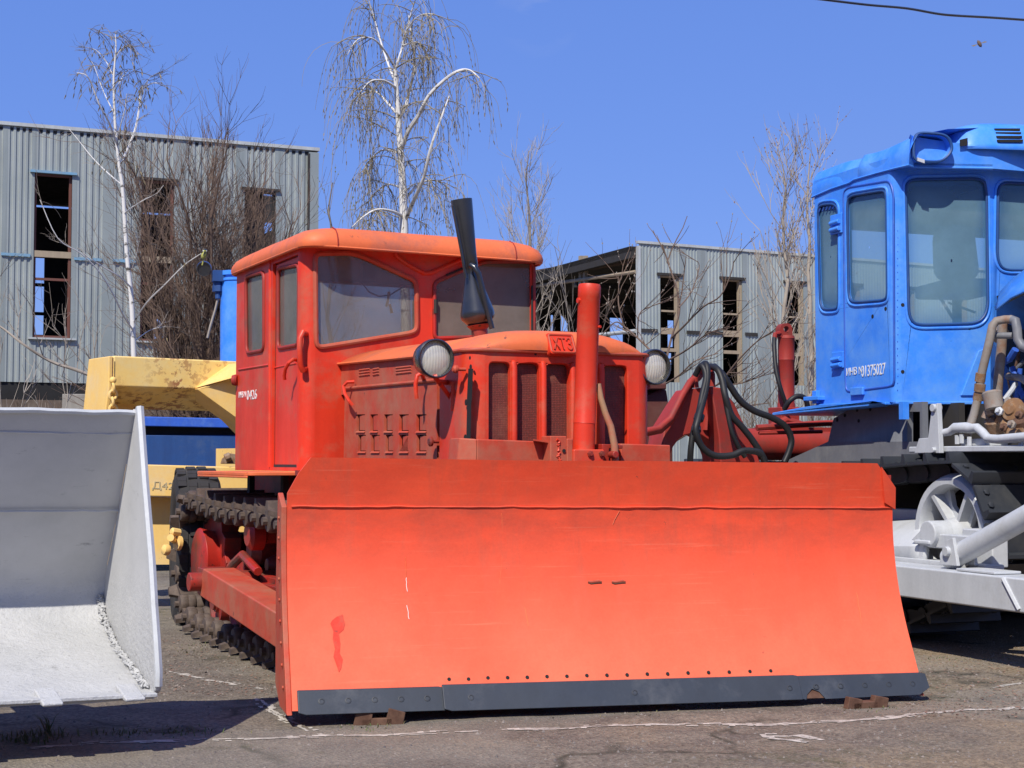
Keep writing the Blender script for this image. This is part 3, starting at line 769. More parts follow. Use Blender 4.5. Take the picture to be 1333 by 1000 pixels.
for (u0, v0, u1, v1, w) in ((613, 480, 611, 524, 3.0), (611, 524, 610, 572, 2.6)):
    P = [B.X(u0 - w, v0, sx), B.X(u0 + w, v0, sx), B.X(u1 + w, v1, sx), B.X(u1 - w, v1, sx)]; m.prism(P, (.0 - .0015, 0, 0))
for u, v, r in ((613, 478, .012), (607, 524, .014), (606, 570, .015), (612, 466, .008)):
    c = B.X(u, v, sx); m.cyl(c, c + V((-.002, 0, 0)), r, 12)
m.build('side_slot', 'dark_inside', shell)
def knob(parent, u, v, x0, r=.018, L=.055, mat='red_dusty'):
    c = B.X(u, v, x0); m = MB(); m.lathe([(.008, 0), (.008, L * .6), (r, L * .65), (r * 1.05, L * .85), (r * .6, L)], c, (-1, 0, 0), 12); return m.build('knob', mat, parent)
knob(shell, 606, 481, sx, .017, .06)
for u, v in ((697, 461), ):
    c = rs(u, v); m = MB(); m.cyl(c + V((0, -.001, 0)), c + V((0, -.003, 0)), .006, 8); m.build('screw_hole', 'dark_inside', shell)
# ---- hood
HW = -(xsl) ; HCX = (xsl + xsr) / 2; HH = (xsr - xsl) / 2
secs = [(.632, .90, 0.004, .0), (.628, .925, .03, .0), (.636, .955, .058, .0), (.66, .98, .082, .0), (.72, 1.0, .098, .0), (.82, 1.0, .106, .0), (.96, 1.0, .108, 0)]
def hsec(y, k, h_, zc, hw=None, p=3.2, n=28):
    hw = (hw or HH) * k; r = []
    for i in range(n + 1):
        q = -1 + 2 * i / n; x = math.sin(q * math.pi / 2)
        r.append(V((HCX + x * hw, y, zc + h_ * (1 - abs(x) ** p))))
    return r
m = MB(); rows = [[V((p.x, p.y + .075 * (abs((p.x - HCX) / HH)) ** 5, p.z)) for p in hsec(y, k, h_, ZC)] for y, k, h_, _ in secs]
m.grid(rows)
m.grid([[V((p.x, p.y, ZC - .006)) for p in rows[-1]], rows[-1]])
hood = m.build('hood', 'red_roof', dz, smooth=50)
YC = 2.40
m = MB(); m.grid([hsec(.945, .985, .100, ZC + .002), hsec(1.3, .98, .098, 1.484), hsec(1.9, .98, .095, 1.500), hsec(YC + .02, .98, .09, 1.512)])
m.build('hood_top', 'red_roof', hood, smooth=50, solid=.004)
m = MB()
for s in (-1, 1):
    m.tube([V((HCX + s * HH * .985, .97, ZC)), V((HCX + s * HH * .982, 1.6, 1.492)), V((HCX + s * HH * .982, YC, 1.512))], .008, 6)
m.build('hood_edge', 'red_roof', hood)
# side panel with louvres
SX = xsl + .012
def sp(u, v): return B.X(u, v, SX)
lo = []
rows_ = [((275, 345), (388, 450), (500, 570), (622, 700), (762, 845)), ((288, 352), (395, 465), (512, 575), (625, 700), (765, 845))]
for rr_, (v0, v1) in zip(rows_, ((497, 632), (664, 798))):
    for a, b in rr_:
        lo.append([(a / 6.25 + 420, v0 / 6.25 + 460), (b / 6.25 + 420, v0 / 6.25 + 460), (b / 6.25 + 420, v1 / 6.25 + 460), (a / 6.25 + 420, v1 / 6.25 + 460)])
outer = [V((SX, 1.0, .80)), V((SX, 1.0, ZC - .004)), V((SX, YC - .03, 1.508)), V((SX, YC - .03, .80))]
low = [sp(446, 508), sp(585, 490)]
# upper band
e0, e1 = sp(449, 506), sp(560, 496); sl_ = (e1.z - e0.z) / (e1.y - e0.y)
def ez(y): return e0.z + sl_ * (y - e0.y)
y_back, y_front = sp(447, 560).y, 1.03
m = MB(); m.sheet([V((SX + .012, 1.0, ez(1.0) - .03)), V((SX + .012, 1.0, ZC)), V((SX + .012, YC, 1.51)), V((SX + .012, YC, ez(YC) - .03))], [], (.01, 0, 0))
side = m.build('side_panel', 'red_dusty', dz, bevel=.004)
for k in range(3):
    for a, b in ((468, 482), (486, 494), (516, 536)):
        mm = MB(); mm.tube([B.X(a, 482 + k * 3.6 - (a - 470) * .06, SX + .012), B.X(b, 481 + k * 3.6 - (b - 470) * .06, SX + .012)], .006, 6); mm.build('embossed_rib', 'red_dusty', side)
m = MB(); hl = [[sp(*q) for q in l] for l in lo]
m.sheet([V((SX, y_front, .80)), V((SX, y_front, ez(y_front))), V((SX, y_back - .02, ez(y_back))), V((SX, y_back, .80))], hl, (.014, 0, 0))
panel = m.build('louvre_panel', 'red_dusty', side, bevel=.003)
m = MB(); m.tube([V((SX - .002, y_front, ez(y_front))), V((SX - .002, y_back - .02, ez(y_back)))], .009, 8); m.build('panel_lip', 'red_dusty', side)
for l in hl:
    m = MB(); a, b, c, d = l      # a rear-top, b front-top
    q = .20
    P = [a.lerp(b, q) + V((.004, 0, 0)), b + V((-.001, 0, -.004)), c + V((-.001, 0, .004)), d.lerp(c, q) + V((.004, 0, 0))]
    P[0] += V((.004, 0, -.006)); P[3] += V((.004, 0, .004))
    m.prism(P, (.004, 0, 0))
    m.prism([d.lerp(c, 0), c, c + V((-.007, 0, -.008)), d + V((-.007, 0, -.008))], (.003, 0, 0))
    m.build('louvre', 'red_dusty', side)
m = MB(); m.add([V((SX + .05, 1.0, .8)), V((SX + .05, YC, .8)), V((SX + .05, YC, 1.45)), V((SX + .05, 1.0, 1.45))], [(0, 1, 2, 3)]); m.build('shade_plate', 'dark_inside', side)  # near-black sheet standing in for the shade behind the louvre slits
# mirrored plain side on the far flank
m = MB(); m.box((xsr - .025, 1.0, .8), (xsr - .012, YC, 1.5)); m.build('side_panel', 'red_dusty', dz)
def rod(pxs, r, x0=None, mat='red_paint', name='hook_handle', parent=None):
    m = MB(); m.tube([B.X(u, v, SX - o) for u, v, o in pxs], r, 8); return m.build(name, mat, parent or side)
rod([(461, 497, 0), (452, 497.5, .035), (447, 503, .05), (449, 513, .05), (455, 523, .045), (459, 528, .03)], .009)
rod([(552, 495, 0), (549, 486, .04), (543, 489, .06), (541, 500, .065), (541.5, 512, .065), (542.5, 519, .06)], .010)
knob(side, 571, 575, SX, .022, .05, 'red_deep')
# headlamps
def headlamp(c, r, parent):
    ax = V((.03, -1, -.02)).normalized()
    m = MB(); m.lathe([(.012, .15), (r * .55, .13), (r * .88, .07), (r * .98, .03), (r * 1.03, .012), (r * 1.03, -.016), (r * .97, -.022), (r * .92, -.020), (r * .91, .0), (r * .93, .03)], c, -ax, 36, cap=False)
    hl_ = m.build('headlamp', 'black_gloss', parent)
    m = MB(); m.lathe([(r * .91, -.008), (r * .75, .006), (r * .5, .016), (r * .25, .021), (0, .023)], c, ax, 36); m.build('lens', 'lamp_glass', hl_)
    m = MB(); m.lathe([(r * .93, -.010), (r * .85, -.024), (r * .66, -.043), (r * .42, -.057), (r * .2, -.064), (0, -.066)], c, ax, 36); m.build('reflector', 'chrome', hl_)
    m = MB(); m.ball(c - ax * .045, .012, 10); m.build('bulb', 'white_paint', hl_)
    return hl_
cl = B.X(566, 467, -.535); r_l = .083
L1 = headlamp(cl, r_l, dz)
m = MB(); m.tube([B.X(566, 490, -.535), B.X(570, 497, -.50), B.X(583, 498, SX)], .012, 8); m.tube([B.X(573, 500, -.49), B.X(588, 520, SX)], .010, 8); m.tube([B.X(590, 497, SX - .01), B.X(589, 535, SX - .01)], .014, 6)
m.box(B.X(567, 492, -.56) + V((0, -.03, -.01)), B.X(592, 470, SX) + V((0, .04, 0)))if False else None
m.build('lamp_bracket', 'red_paint', L1)
cr_ = B.Y(851, 478, .68); 
L2 = headlamp(cr_, .080, dz)
m = MB(); m.tube([cr_ + V((0, .05, -.085)), V((cr_.x - .03, .86, cr_.z - .11)), V((xsr - .01, .90, cr_.z - .12))], .014, 8); m.build('lamp_bracket', 'red_deep', L2)
c = B.Y(829, 492, .78); m = MB(); m.lathe([(.006, -.04), (.006, 0), (.016, .005), (.018, .02), (.01, .034)], c, (.35, -1, 0), 12); m.build('knob', 'red_paint', L2)
# badge
b0 = B.Y(716.5, 460.5, .605); b1 = B.Y(747.5, 433.5, .632)
up_ = (V((0, b1.y - b0.y, b1.z - b0.z))); hgt = up_.length; up_.normalize(); wd = b1.x - b0.x; nb = V((1, 0, 0)).cross(up_).normalized()
def bd(u, v, o): return b0 + V((1, 0, 0)) * u * wd + up_ * v * hgt + nb * o
m = MB(); m.prism(roundpoly([bd(0, 0, -.03), bd(1, 0, -.03), bd(1, 1, -.05), bd(0, 1, -.05)], .012), nb * .034)
badge = m.build('badge', 'red_paint', hood)
m = MB(); m.tube(roundpoly([bd(.06, .07, .004), bd(.94, .07, .004), bd(.94, .93, -.014), bd(.06, .93, -.014)], .01), .005, 6, closed=True); m.build('badge_rim', 'red_dusty', badge)
letters('badge_lettering', 'ХТЗ', 'red_dusty', badge, bd(.14, .18, .003), V((1, 0, 0)), up_ + nb * -.22, wd * .72, hgt * .64, .005)

# ---- lift mount in front of the radiator
yb_ = .46
def mp_(u, v, y=yb_): return B.Y(u, v, y)
m = MB()
P = [mp_(621, 571.5), mp_(717, 575), V((mp_(717, 575).x, yb_, .80)), V((mp_(621, 571).x, yb_, .80))]; m.prism(P, (0, .10, 0))
P = [mp_(621, 571.5), mp_(621, 571.5) + V((-.055, .06, .005)), V((mp_(621, 571.5).x - .085, yb_ + .06, .80)), V((mp_(621, 571.5).x, yb_, .80))]; m.prism(P, (0, .10, 0))
P = [mp_(808, 577.5), mp_(873, 579.5), V((mp_(873, 580).x, yb_, .80)), V((mp_(808, 577).x, yb_, .80))]; m.prism(P, (0, .10, 0))
mounts = build_split(m, 'lift_mount', 'red_dusty', dz, bevel=.006); mount = mounts[0]
m = MB(); P = [mp_(694, 573.5, yb_ - .05), mp_(717, 577, yb_ - .05), mp_(717, 577, yb_), mp_(694, 574.5, yb_)]; m.prism(P, (0, 0, .006))
m.build('gusset', 'red_dusty', mount)
m = MB(); a = mp_(716.5, 567.5, .39); b = mp_(738, 601, .39); m.box((a.x, .39, .8), (b.x, .48, a.z)); a2 = mp_(738, 571, .385); b2 = mp_(746, 601, .385); m.box((a2.x, .385, .8), (b2.x, .42, a2.z))
c = mp_(734, 587, .388); m.build('bracket', 'red_dusty', mount, bevel=.005)
m = MB(); m.cyl(c, c + V((0, -.003, 0)), .008, 10); m.build('pin_hole', 'dark_inside', mount)
m = MB()
m.tube([mp_(727 + random.uniform(-2.5, 2.5), 572 + k * 1.6, .388) for k in range(18)], [random.uniform(.003, .008) for k in range(18)], 6)
m.build('weld_bead', 'red_paint', mount)
# vertical lift cylinder
yc_ = .43
pb, pt = mp_(759.5, 586, yc_), mp_(767.6, 370.5, yc_)
ax = (pt - pb); Lc = ax.length; ax.normalize(); rc = .0475
m = MB(); m.lathe([(0, -.06), (rc, -.06), (rc * .985, Lc * .16), (rc * 1.02, Lc * .161), (rc * 1.0, Lc * .165), (rc * 1.0, Lc * .92), (rc * 1.03, Lc * .923), (rc * 1.03, Lc * .985), (rc * .95, Lc), (0, Lc)], pb, ax, 36)
cyl_ = m.build('lift_cylinder', 'red_paint', dz, smooth=40)
m = MB(); q = pb + ax * Lc * .74; m.cyl(q + V((.03, -.04, 0)), q + V((.034, -.051, 0)), .006, 8); q = pb + ax * Lc * .9; m.cyl(q + V((-.04, .0, 0)), q + V((-.056, 0, 0)), .012, 8); build_split(m, 'nipple', 'red_paint', cyl_)
m = MB(); a, b = mp_(747, 585, .37), mp_(787, 601, .37); m.box((a.x, .37, .8), (b.x, .50, a.z)); blk = m.build('clamp_block', 'red_paint', mount, bevel=.006)
for u in (768, 783):
    m = MB(); c = mp_(u, 591, .37); m.lathe([(.014, 0), (.014, .008), (.009, .009), (.009, .014), (0, .014)], c, (0, -1, 0), 6)
    m.build('bolt', 'red_deep', blk)
m = MB(); a, b = mp_(784, 578, .40), mp_(811, 601, .40)
m.prism([V((a.x, .40, .8)), V((a.x, .40, a.z)), V((b.x, .40, a.z - .004)), V((b.x, .40, a.z - .02)), V((a.x + .035, .40, a.z - .02)), V((a.x + .03, .40, .8))], (0, .09, 0)); m.cyl(mp_(802, 592, .34), mp_(802, 592, .34) + V((0, .05, 0)), .016, 10); m.build('hook_bracket', 'red_deep', mount, bevel=.004)
m = MB(); m.tube([mp_(779, 500, .42), mp_(782, 518, .41), mp_(788, 538, .40), mp_(795, 555, .39), mp_(800, 580, .38), mp_(801, 600, .38)], [.012, .013, .014, .015, .016, .016], 10); m.build('bent_hose', 'tan_hose', mount)

# ---- exhaust
ey = 1.5
e_b, e_t = B.Y(622.5, 416, ey), B.Y(600.5, 260, ey)
ax = e_t - e_b; Le = ax.length; ax.normalize()
m = MB(); m.lathe([(0, -.030), (.040, -.030), (.060, -.018), (.080, .004), (.085, .022), (.081, .045), (.034, Le * .37), (.031, Le * .42), (.033, Le * .43), (.036, Le * .44), (.037, Le * .55), (.053, Le * .985), (.053, Le), (.048, Le), (.046, Le * .9), (.0, Le * .85)], e_b, ax, 32)
ex = m.build('exhaust_pipe', 'black_gloss', dz, smooth=35)
m = MB(); m.cyl(e_b + V((.015, 0, -.14)), e_b + ax * -.02, .040, 16); m.lathe([(.040, -.05), (.062, -.026), (.040, -.02)], e_b, ax, 24); m.build('exhaust_base', 'red_deep', ex)
m = MB(); m.tube([B.Y(613, 345, ey - .05), B.Y(618, 348, ey - .075), B.Y(623, 356, ey - .08), B.Y(626.5, 370, ey - .08), B.Y(633, 398, ey - .085), B.Y(640.5, 428, ey - .085)], .0135, 10); m.build('bypass_tube', 'black_gloss', ex)
m = MB(); m.tube([B.Y(589, 268, ey - .045), B.Y(601, 330, ey - .04), B.Y(606.5, 362, ey - .035)], .007, 6); m.build('seam_strip', 'black_gloss', ex)

# ---- cab
YR = 3.70
CL, CR = -.611, B.Y(700, 400, YC).x
ZB, ZT = .945, 2.16
PR = .075
cab_m = MB()
def fp(u, v, o=0): p = B.Y(u, v, YC - o); return p
wl = [(411, 331), (456, 330), (473, 335), (541, 366), (542, 428), (536, 433), (417, 452), (412, 447)]
wr = [(566, 368), (606, 350.5), (632, 341), (688, 341), (694, 346), (694, 436), (566, 440)]
HL = roundpoly([fp(*q) for q in wl], .035, 4); HR = roundpoly([fp(*q) for q in wr], .03, 4)
cab_m.sheet([V((CL + PR, YC, ZB)), V((CR - PR * .6, YC, ZB)), V((CR - PR * .6, YC, ZT)), V((CL + PR, YC, ZT))], [HL, HR], (0, .025, 0))
# rounded corner pillars
for s, x, r in ((-1, CL, PR), (1, CR, PR * .6)):
    rows = []
    for z in (ZB, ZT):
        rows.append([V((x - s * r + s * r * math.sin(math.pi / 2 * k / 8), YC + r - r * math.cos(math.pi / 2 * k / 8), z)) for k in range(9)] + [V((x - s * .02, YC + r + .001, z)), V((x - s * .02, YC + .026, z))])
    cab_m.grid(rows)
def cs(u, v, x0=CL): return B.X(u, v, x0)
yd0, yd1 = YC + PR, cs(354, 480).y           # door opening
wrr = [(320.5, 361), (344, 354.5), (344, 455.5), (321.5, 459.5)]
H3 = roundpoly([cs(*q) for q in wrr], .05, 4)
cab_m.sheet([V((CL, yd1, ZB)), V((CL, YR, ZB)), V((CL, YR, ZT)), V((CL, yd1, ZT))], [H3], (.025, 0, 0))
cab_m.box((CL + .002, yd0, 2.095), (CL + .03, yd1, ZT))
cab_m.box((CL + .002, yd0 - .02, ZB), (CL + .05, yd1, ZB + .02))
# right side and rear
HRs = [V((CR, YC + .12, 1.52)), V((CR, YR - .09, 1.52)), V((CR, YR - .09, 2.06)), V((CR, YC + .12, 2.06))]
cab_m.sheet([V((CR, YC + PR * .6, ZB)), V((CR, YR, ZB)), V((CR, YR, ZT)), V((CR, YC + PR * .6, ZT))], [HRs], (-.025, 0, 0))
zb0, zb1 = B.Y(470, 452, YR).z, B.Y(470, 366, YR).z
HB = roundpoly([V((CL + .07, YR, zb0)), V((CR - .09, YR, zb0)), V((CR - .09, YR, zb1)), V((CL + .07, YR, zb1))], .05)
cab_m.sheet([V((CL + .03, YR, ZB)), V((CR - .03, YR, ZB)), V((CR - .03, YR, ZT)), V((CL + .03, YR, ZT))], [HB], (0, -.025, 0))
cab_m.box((CL + .03, YC + .03, ZB), (CR - .03, YR - .03, ZB + .03))
cab = cab_m.build('cab', 'red_paint', dz, bevel=.006)
m = MB(); m.box((CL + .03, YC + .03, 2.10), (CR - .03, YR - .03, 2.12)); m.build('headliner', 'steel_dark', cab)
def window(name, loop, nrm, mat, parent, seal='red_dusty', r=.011):
    c = sum(loop, V()) / len(loop)
    m = MB(); m.prism([p - V(nrm) * .012 for p in loop], V(nrm) * .003); w_ = m.build(name, mat, parent)
    m = MB(); m.tube([c + (p - c) * 1.012 + V(nrm) * .002 for p in loop], r, 8, closed=True); m.build('window_seal', seal, w_)
    return w_
w1 = window('windscreen', HL, (0, -1, 0), 'cab_glass', cab, 'red_dusty', .014); w2 = window('windscreen', HR, (0, -1, 0), 'cab_glass_dusty', cab, 'red_deep', .012)
window('side_window', H3, (-1, 0, 0), 'cab_glass', cab, 'red_primer'); window('rear_window', HB, (0, 1, 0), 'cab_glass', cab); window('side_window', HRs, (1, 0, 0), 'cab_glass', cab)
# raised moulding between the windscreens
m = MB(); m.tube([fp(513.6, 323.6, .004), fp(516.5, 334, .006), fp(530, 344, .006), fp(553, 356, .006), fp(562, 355, .006), fp(604, 337, .006), fp(640, 330, .004)], .012, 8); m.build('moulding', 'red_paint', cab)
m = MB(); m.tube([fp(581, 358.5, .01), fp(602, 349.5, .01)], .007, 6); m.tube([fp(567, 390, .012), fp(567, 408, .012)], .011, 6); m.tube([fp(692.5, 372, .012), fp(692.5, 430, .012)], .006, 6); m.build('hinge', 'steel_dark', cab)
# inside: dark beam, wire, yellow rag, seat
m = MB(); a = B.Y(473, 335, YC + .3); b = B.Y(489, 366, YC + .3); m.box((a.x, YC + .3, b.z), (b.x, YC + .36, 2.11)); m.build('inner_beam', 'steel_dark', cab)
m = MB(); m.tube([B.Y(471, 368, YC + .1), B.Y(480, 380, YC + .1), B.Y(493, 386, YC + .1), B.Y(508, 384, YC + .1), B.Y(527, 372, YC + .1)], .004, 5); m.build('loose_wire', 'black_steel', cab)
m = MB(); m.tube([B.Y(506, 380, YC + .08), B.Y(505, 390, YC + .08), B.Y(503, 399, YC + .08)], .008, 5); m.tube([B.Y(507, 396, YC + .08), B.Y(510, 408, YC + .08)], .008, 5); m.build('yellow_rag', 'yellow_cloth', cab)
m = MB(); m.prism(roundpoly([V((-.3, YR - .4, 1.15)), V((.45, YR - .4, 1.15)), V((.45, YR - .4, 1.50)), V((-.3, YR - .4, 1.50))], .06), (0, .1, 0)); m.box((-.3, YR - .9, 1.1), (.45, YR - .4, 1.22)); m.build('seat', 'rubber', cab, bevel=.02)
# door
m = MB(); xd = CL + .016
wdo = [(362.5, 350), (389.5, 345), (389, 448.5), (362.5, 453.5)]
H4 = roundpoly([B.X(u, v, xd) for u, v in wdo], .045, 4)
m.sheet([V((xd, yd0 + .003, ZB + .03)), V((xd, yd1 - .012, ZB + .03)), V((xd, yd1 - .012, 2.09)), V((xd, yd0 + .003, 2.09))], [H4], (.02, 0, 0))
door = m.build('door', 'red_paint', cab, bevel=.006)
window('door_window', H4, (-1, 0, 0), 'cab_glass', door, 'red_primer') if False else None
mm = MB(); mm.prism([p + V((.010, 0, 0)) for p in H4], (.003, 0, 0)); mm.build('pane', 'cab_glass', door)
cc = sum(H4, V()) / len(H4); mm = MB(); mm.tube([cc + (p - cc) * 1.01 + V((-.002, 0, 0)) for p in H4], .011, 8, closed=True); mm.build('window_seal', 'red_primer', door)
m = MB(); m.box((CL + .018, yd1 - .010, ZB + .02), (CL + .03, yd1 - .002, 2.10)); m.build('door_gap', 'dark_inside', cab)
m = MB()
for (a, b) in (((354.5, 332), (354, 608)),): m.tube([B.X(352, 332, CL), B.X(351, 608, CL)], .010, 8)
m.tube([cs(311, 481.5), cs(350, 475)], .007, 6); m.tube([B.X(357, 479, xd), B.X(386, 473, xd)], .005, 6); m.build('side_trim', 'red_paint', cab)
def srod(pxs, r, name, x0=CL):
    m = MB(); m.tube([B.X(u, v, x0 - o) for u, v, o in pxs], r, 10); return m.build(name, 'red_paint', cab)
m = MB(); m.tube([B.Y(u, v, YC + o) for u, v, o in ((399, 479, .03), (394, 482, -.015), (391, 476, -.02), (390, 455, -.02), (390.5, 440, -.02), (394, 433, -.015), (400, 435, .03))], .0155, 10); m.build('grab_handle', 'red_paint', cab)
srod([(388, 469, .0), (382, 468, .04), (376, 472, .06), (371.5, 480, .065), (370, 489, .065), (370.5, 494, .06)], .010, 'door_lever', xd)
c = cs(309, 495); m = MB(); m.lathe([(.03, 0), (.035, .01), (.03, .03), (.0, .04)], c, (-1, .6, 0), 12); m.build('knob', 'red_primer', cab)
m = MB(); m.box((xd - .002, B.X(356, 605, xd).y - .01, ZB + .01), (xd + .01, B.X(389, 605, xd).y, ZB + .035)); m.build('sill_strip', 'steel_dark', cab)
# stencilled inventory number
p0 = B.X(311, 520.0, CL); p1 = B.X(334.5, 517.5, CL); pt_ = B.X(311, 507.5, CL)
wtot = (p1 - p0).length
letters('inventory_number', 'ИНВ N', 'white_paint', cab, p0 + V((-.001, 0, .008)), V((0, -1, 0)), V((0, 0, 1)), wtot * .40, .036, .001)
q0 = B.X(321.5, 521, CL); letters('inventory_number', '0426', 'white_paint', cab, q0 + V((-.001, 0, .0)), V((0, -1, 0)), V((0, 0, 1)), (B.X(334.5, 520, CL) - q0).length, .055, .001)
# roof
def fpo(u, v): return B.Y(u, v, YC - .14)
x0r, x1r = CL - .035, fpo(716, 331).x
y0r, y1r = YC - .14, YR + .10
zr = fpo(392, 317.5).z
m = MB(); rows = []
def ring(ins, z, dr=.0, rcorn=.16):
    a, b, c, d = x0r + ins, x1r - ins, y0r + ins * .75, y1r - ins
    pts = roundpoly([V((a, c, z)), V((b, c, z)), V((b, d, z)), V((a, d, z))], rcorn, 7)
    out = []
    for p, q in zip(pts, pts[1:] + pts[:1]):
        n = 10 if (q - p).length > .3 else 1
        out += [p.lerp(q, i / n) for i in range(n)]
    return out + [out[0]]
def zdrop(p, amt):
    return V((p.x, p.y, p.z - amt * .018 * (p.x - x0r) / (x1r - x0r)))
prof_ = [(.03, .0), (0, 0.0), (-.004, .018), (.002, .042), (.02, .07), (.055, .094), (.12, .112), (.22, .124), (.36, .132), (.5, .136)]
m.grid([[zdrop(p + V((0, 0, 0.004 * noise.noise(p * 3))), 1) for p in ring(i_, zr + h_, 0, .14)] for i_, h_ in prof_])
m.prism(ring(.5, zr + .1355, 0, .2)[:-1], (0, 0, .001)); m.prism(ring(.03, zr + .001, 0, .14)[:-1], (0, 0, .004))
roof = m.build('roof', 'red_roof', cab, smooth=40)
m = MB()
for u, v in ((440, 0), (612, 0), (672, 0)):
    x = B.Y(u, 310, y0r).x
    pts = [V((x, y0r + ins * .75 - .001, zr + h_ + .001)) for ins, h_ in prof_[1:7]]
    m.tube([zdrop(p, 1) for p in pts], .0035, 5)
m.build('roof_seam', 'red_primer', roof)
m = MB(); m.tube([zdrop(p, 1) for p in ring(.004, zr - .002)], .007, 6); m.build('roof_lip', 'red_roof', roof)
m = MB(); m.box((CL + .005, YC + .002, ZT - .02), (CR - .005, YR, zr + .01)); m.build('roof_frame', 'red_deep', cab)
# rear tank
m = MB(); m.box((-.5, YR + .03, .95), (.6, YR + .45, 1.45)); m.build('fuel_tank', 'red_primer', dz, bevel=.04)
# ---------------------------------------------------------------- the blue crawler tractor
T = Frame(2.183, 9.0, 21)
bt = root('crawler_tractor', 'bright blue cab crawler tractor with silver frame and black tracks', 'tractor', T)
TF = Frame(2.183, 9.0, 9); FM = T.I @ TF.M          # left half of the faceted front
ZF0 = 1.335
def cx(u, v, o=0): return T.X(u, v, -o)
def cf(u, v, o=0): return FM @ TF.Y(u, v, -o)
fn = (FM.to_3x3() @ V((0, -1, 0)))
ztop = cx(1172, 216).z + .02
yr = cx(1061, 400).y
m = MB()
wA = [(1064.5, 270), (1073, 266), (1091.5, 266), (1092, 400), (1086, 403), (1068, 403)]
wB = [(1103, 262), (1108, 255), (1151, 248), (1154, 253), (1155.5, 386), (1151, 391), (1111, 394), (1105, 388)]
hA = roundpoly([cx(*q) for q in wA], .07); hB = roundpoly([cx(*q) for q in wB], .06)
m.sheet([V((0, .045, ZF0)), V((0, yr, ZF0)), V((0, yr, ztop + .05)), V((0, .045, ztop + .05))], [hA, hB], (.03, 0, 0))
wC = [(1178.5, 234), (1280, 232.5), (1284.5, 250), (1286, 405), (1274, 421), (1192, 423.5), (1183, 412)]
hC = roundpoly([cf(*q) for q in wC], .07, 5)
xe = TF.Y(1291, 400, 0).x
p_ = lambda x, z: FM @ V((x, 0, z))
m.sheet([p_(.05, ZF0), p_(xe, ZF0), p_(xe, ztop + .05), p_(.05, ztop + .05)], [hC], -fn * .03)
# rounded corner between side and front
r_ = []
for z in (ZF0, ztop + .05):
    a, b, c = V((0, .045, z)), V((0, 0, z)), p_(.05, z)
    r_.append([a * (1 - t) ** 2 + b * 2 * t * (1 - t) + c * t * t for t in [k / 8 for k in range(9)]])
m.grid(r_)
# middle facet and the far half
e0 = p_(xe, 0); 
def mid(x, z): return V((e0.x + x, e0.y, z))
hD = roundpoly([T.Y(u, v, e0.y) for u, v in ((1299, 238), (1440, 243), (1440, 352), (1306, 352), (1298, 338))], .07, 5)
m.sheet([mid(0, ZF0), mid(1.0, ZF0), mid(1.0, ztop + .05), mid(0, ztop + .05)], [hD], (0, .03, 0))
m.sheet([mid(1.0, ZF0), V((e0.x * 2 + 1.0, 0, ZF0)), V((e0.x * 2 + 1.0, 0, ztop + .05)), mid(1.0, ztop + .05)], [], (0, .03, 0))
XR = e0.x * 2 + 1.0
m.box((XR - .03, .03, ZF0), (XR, yr, ztop + .05)); m.box((.03, yr - .03, ZF0), (XR - .03, yr, 1.75)); m.box((.03, yr - .03, 2.45), (XR - .03, yr, ztop + .05)); m.box((.03, yr - .03, 1.75), (.25, yr, 2.45)); m.box((XR - .3, yr - .03, 1.75), (XR - .03, yr, 2.45))
m.box((.03, .06, ZF0), (XR - .03, yr - .03, ZF0 + .02))
cabb = m.build('cab', 'blue_paint', bt, bevel=.006)
def bwin(name, loop, nrm, parent, mat='frosted_glass'):
    nrm = V(nrm); c = sum(loop, V()) / len(loop); m = MB(); n = len(loop); rings = (1.0, .90, .76, .58, .4, .02); hw = min((p - c).length for p in loop)
    def inset(p, k):
        L_ = (p - c).length; return c + (p - c) * (1 - (1 - k) * min(1, hw / L_ * 1.0) if k > .5 else k)
    m.grid([[inset(p, k) - nrm * .012 for p in loop + loop[:1]] for k in rings])
    f0 = [m.v[i] for i in m.f[0]]
    if (f0[1] - f0[0]).cross(f0[2] - f0[1]).dot(nrm) < 0: m.f = [f[::-1] for f in m.f]
    w_ = m.build(name, mat, parent, weld=False, normals=False)
    a = w_.data.attributes.new('overspray', 'FLOAT', 'POINT')
    a.data.foreach_set('value', [(1.0, .8, .38, .08, 0, 0)[i // (n + 1)] for i in range(len(w_.data.vertices))])
    m = MB(); m.tube([p + nrm * .001 for p in loop], .0085, 8, closed=True); m.build('window_seal', 'blue_dark', w_)
    m = MB(); m.tube([c + (p - c) * (1 + .022 / (p - c).length) + nrm * .001 for p in loop], .0085, 8, closed=True); m.build('window_rim', 'blue_paint', w_)
    return w_
bwin('side_window', hA, (-1, 0, 0), cabb); bwin('windscreen', hC, fn, cabb); bwin('windscreen', hD, (0, -1, 0), cabb)
# door outline and fittings
door = MB()
dl = [cx(*q) for q in ((1100, 470), (1098, 250), (1104, 244), (1158, 235), (1163, 250), (1164, 500), (1158, 503), (1105, 510), (1101, 506))]
door.tube(roundpoly(dl, .04), .006, 6, closed=True)
door = door.build('door', 'blue_old', cabb)
bwin('door_window', hB, (-1, 0, 0), door)
def hinge(u, v, w, h_):
    m = MB(); a = cx(u - w / 2, v - h_ / 2); b = cx(u + w / 2, v + h_ / 2)
    m.box((-.012, min(a.y, b.y), min(a.z, b.z)), (0, max(a.y, b.y), max(a.z, b.z)))
    for k in (.25, .6): c = a.lerp(b, k); m.cyl((-.022, min(a.y, b.y) + .01, c.z - .02), (-.022, max(a.y, b.y) - .02, c.z - .024), .016, 8)
    m.build('hinge', 'blue_paint', door, bevel=.004)
hinge(1090, 292, 15, 22); hinge(1092, 469, 15, 20)
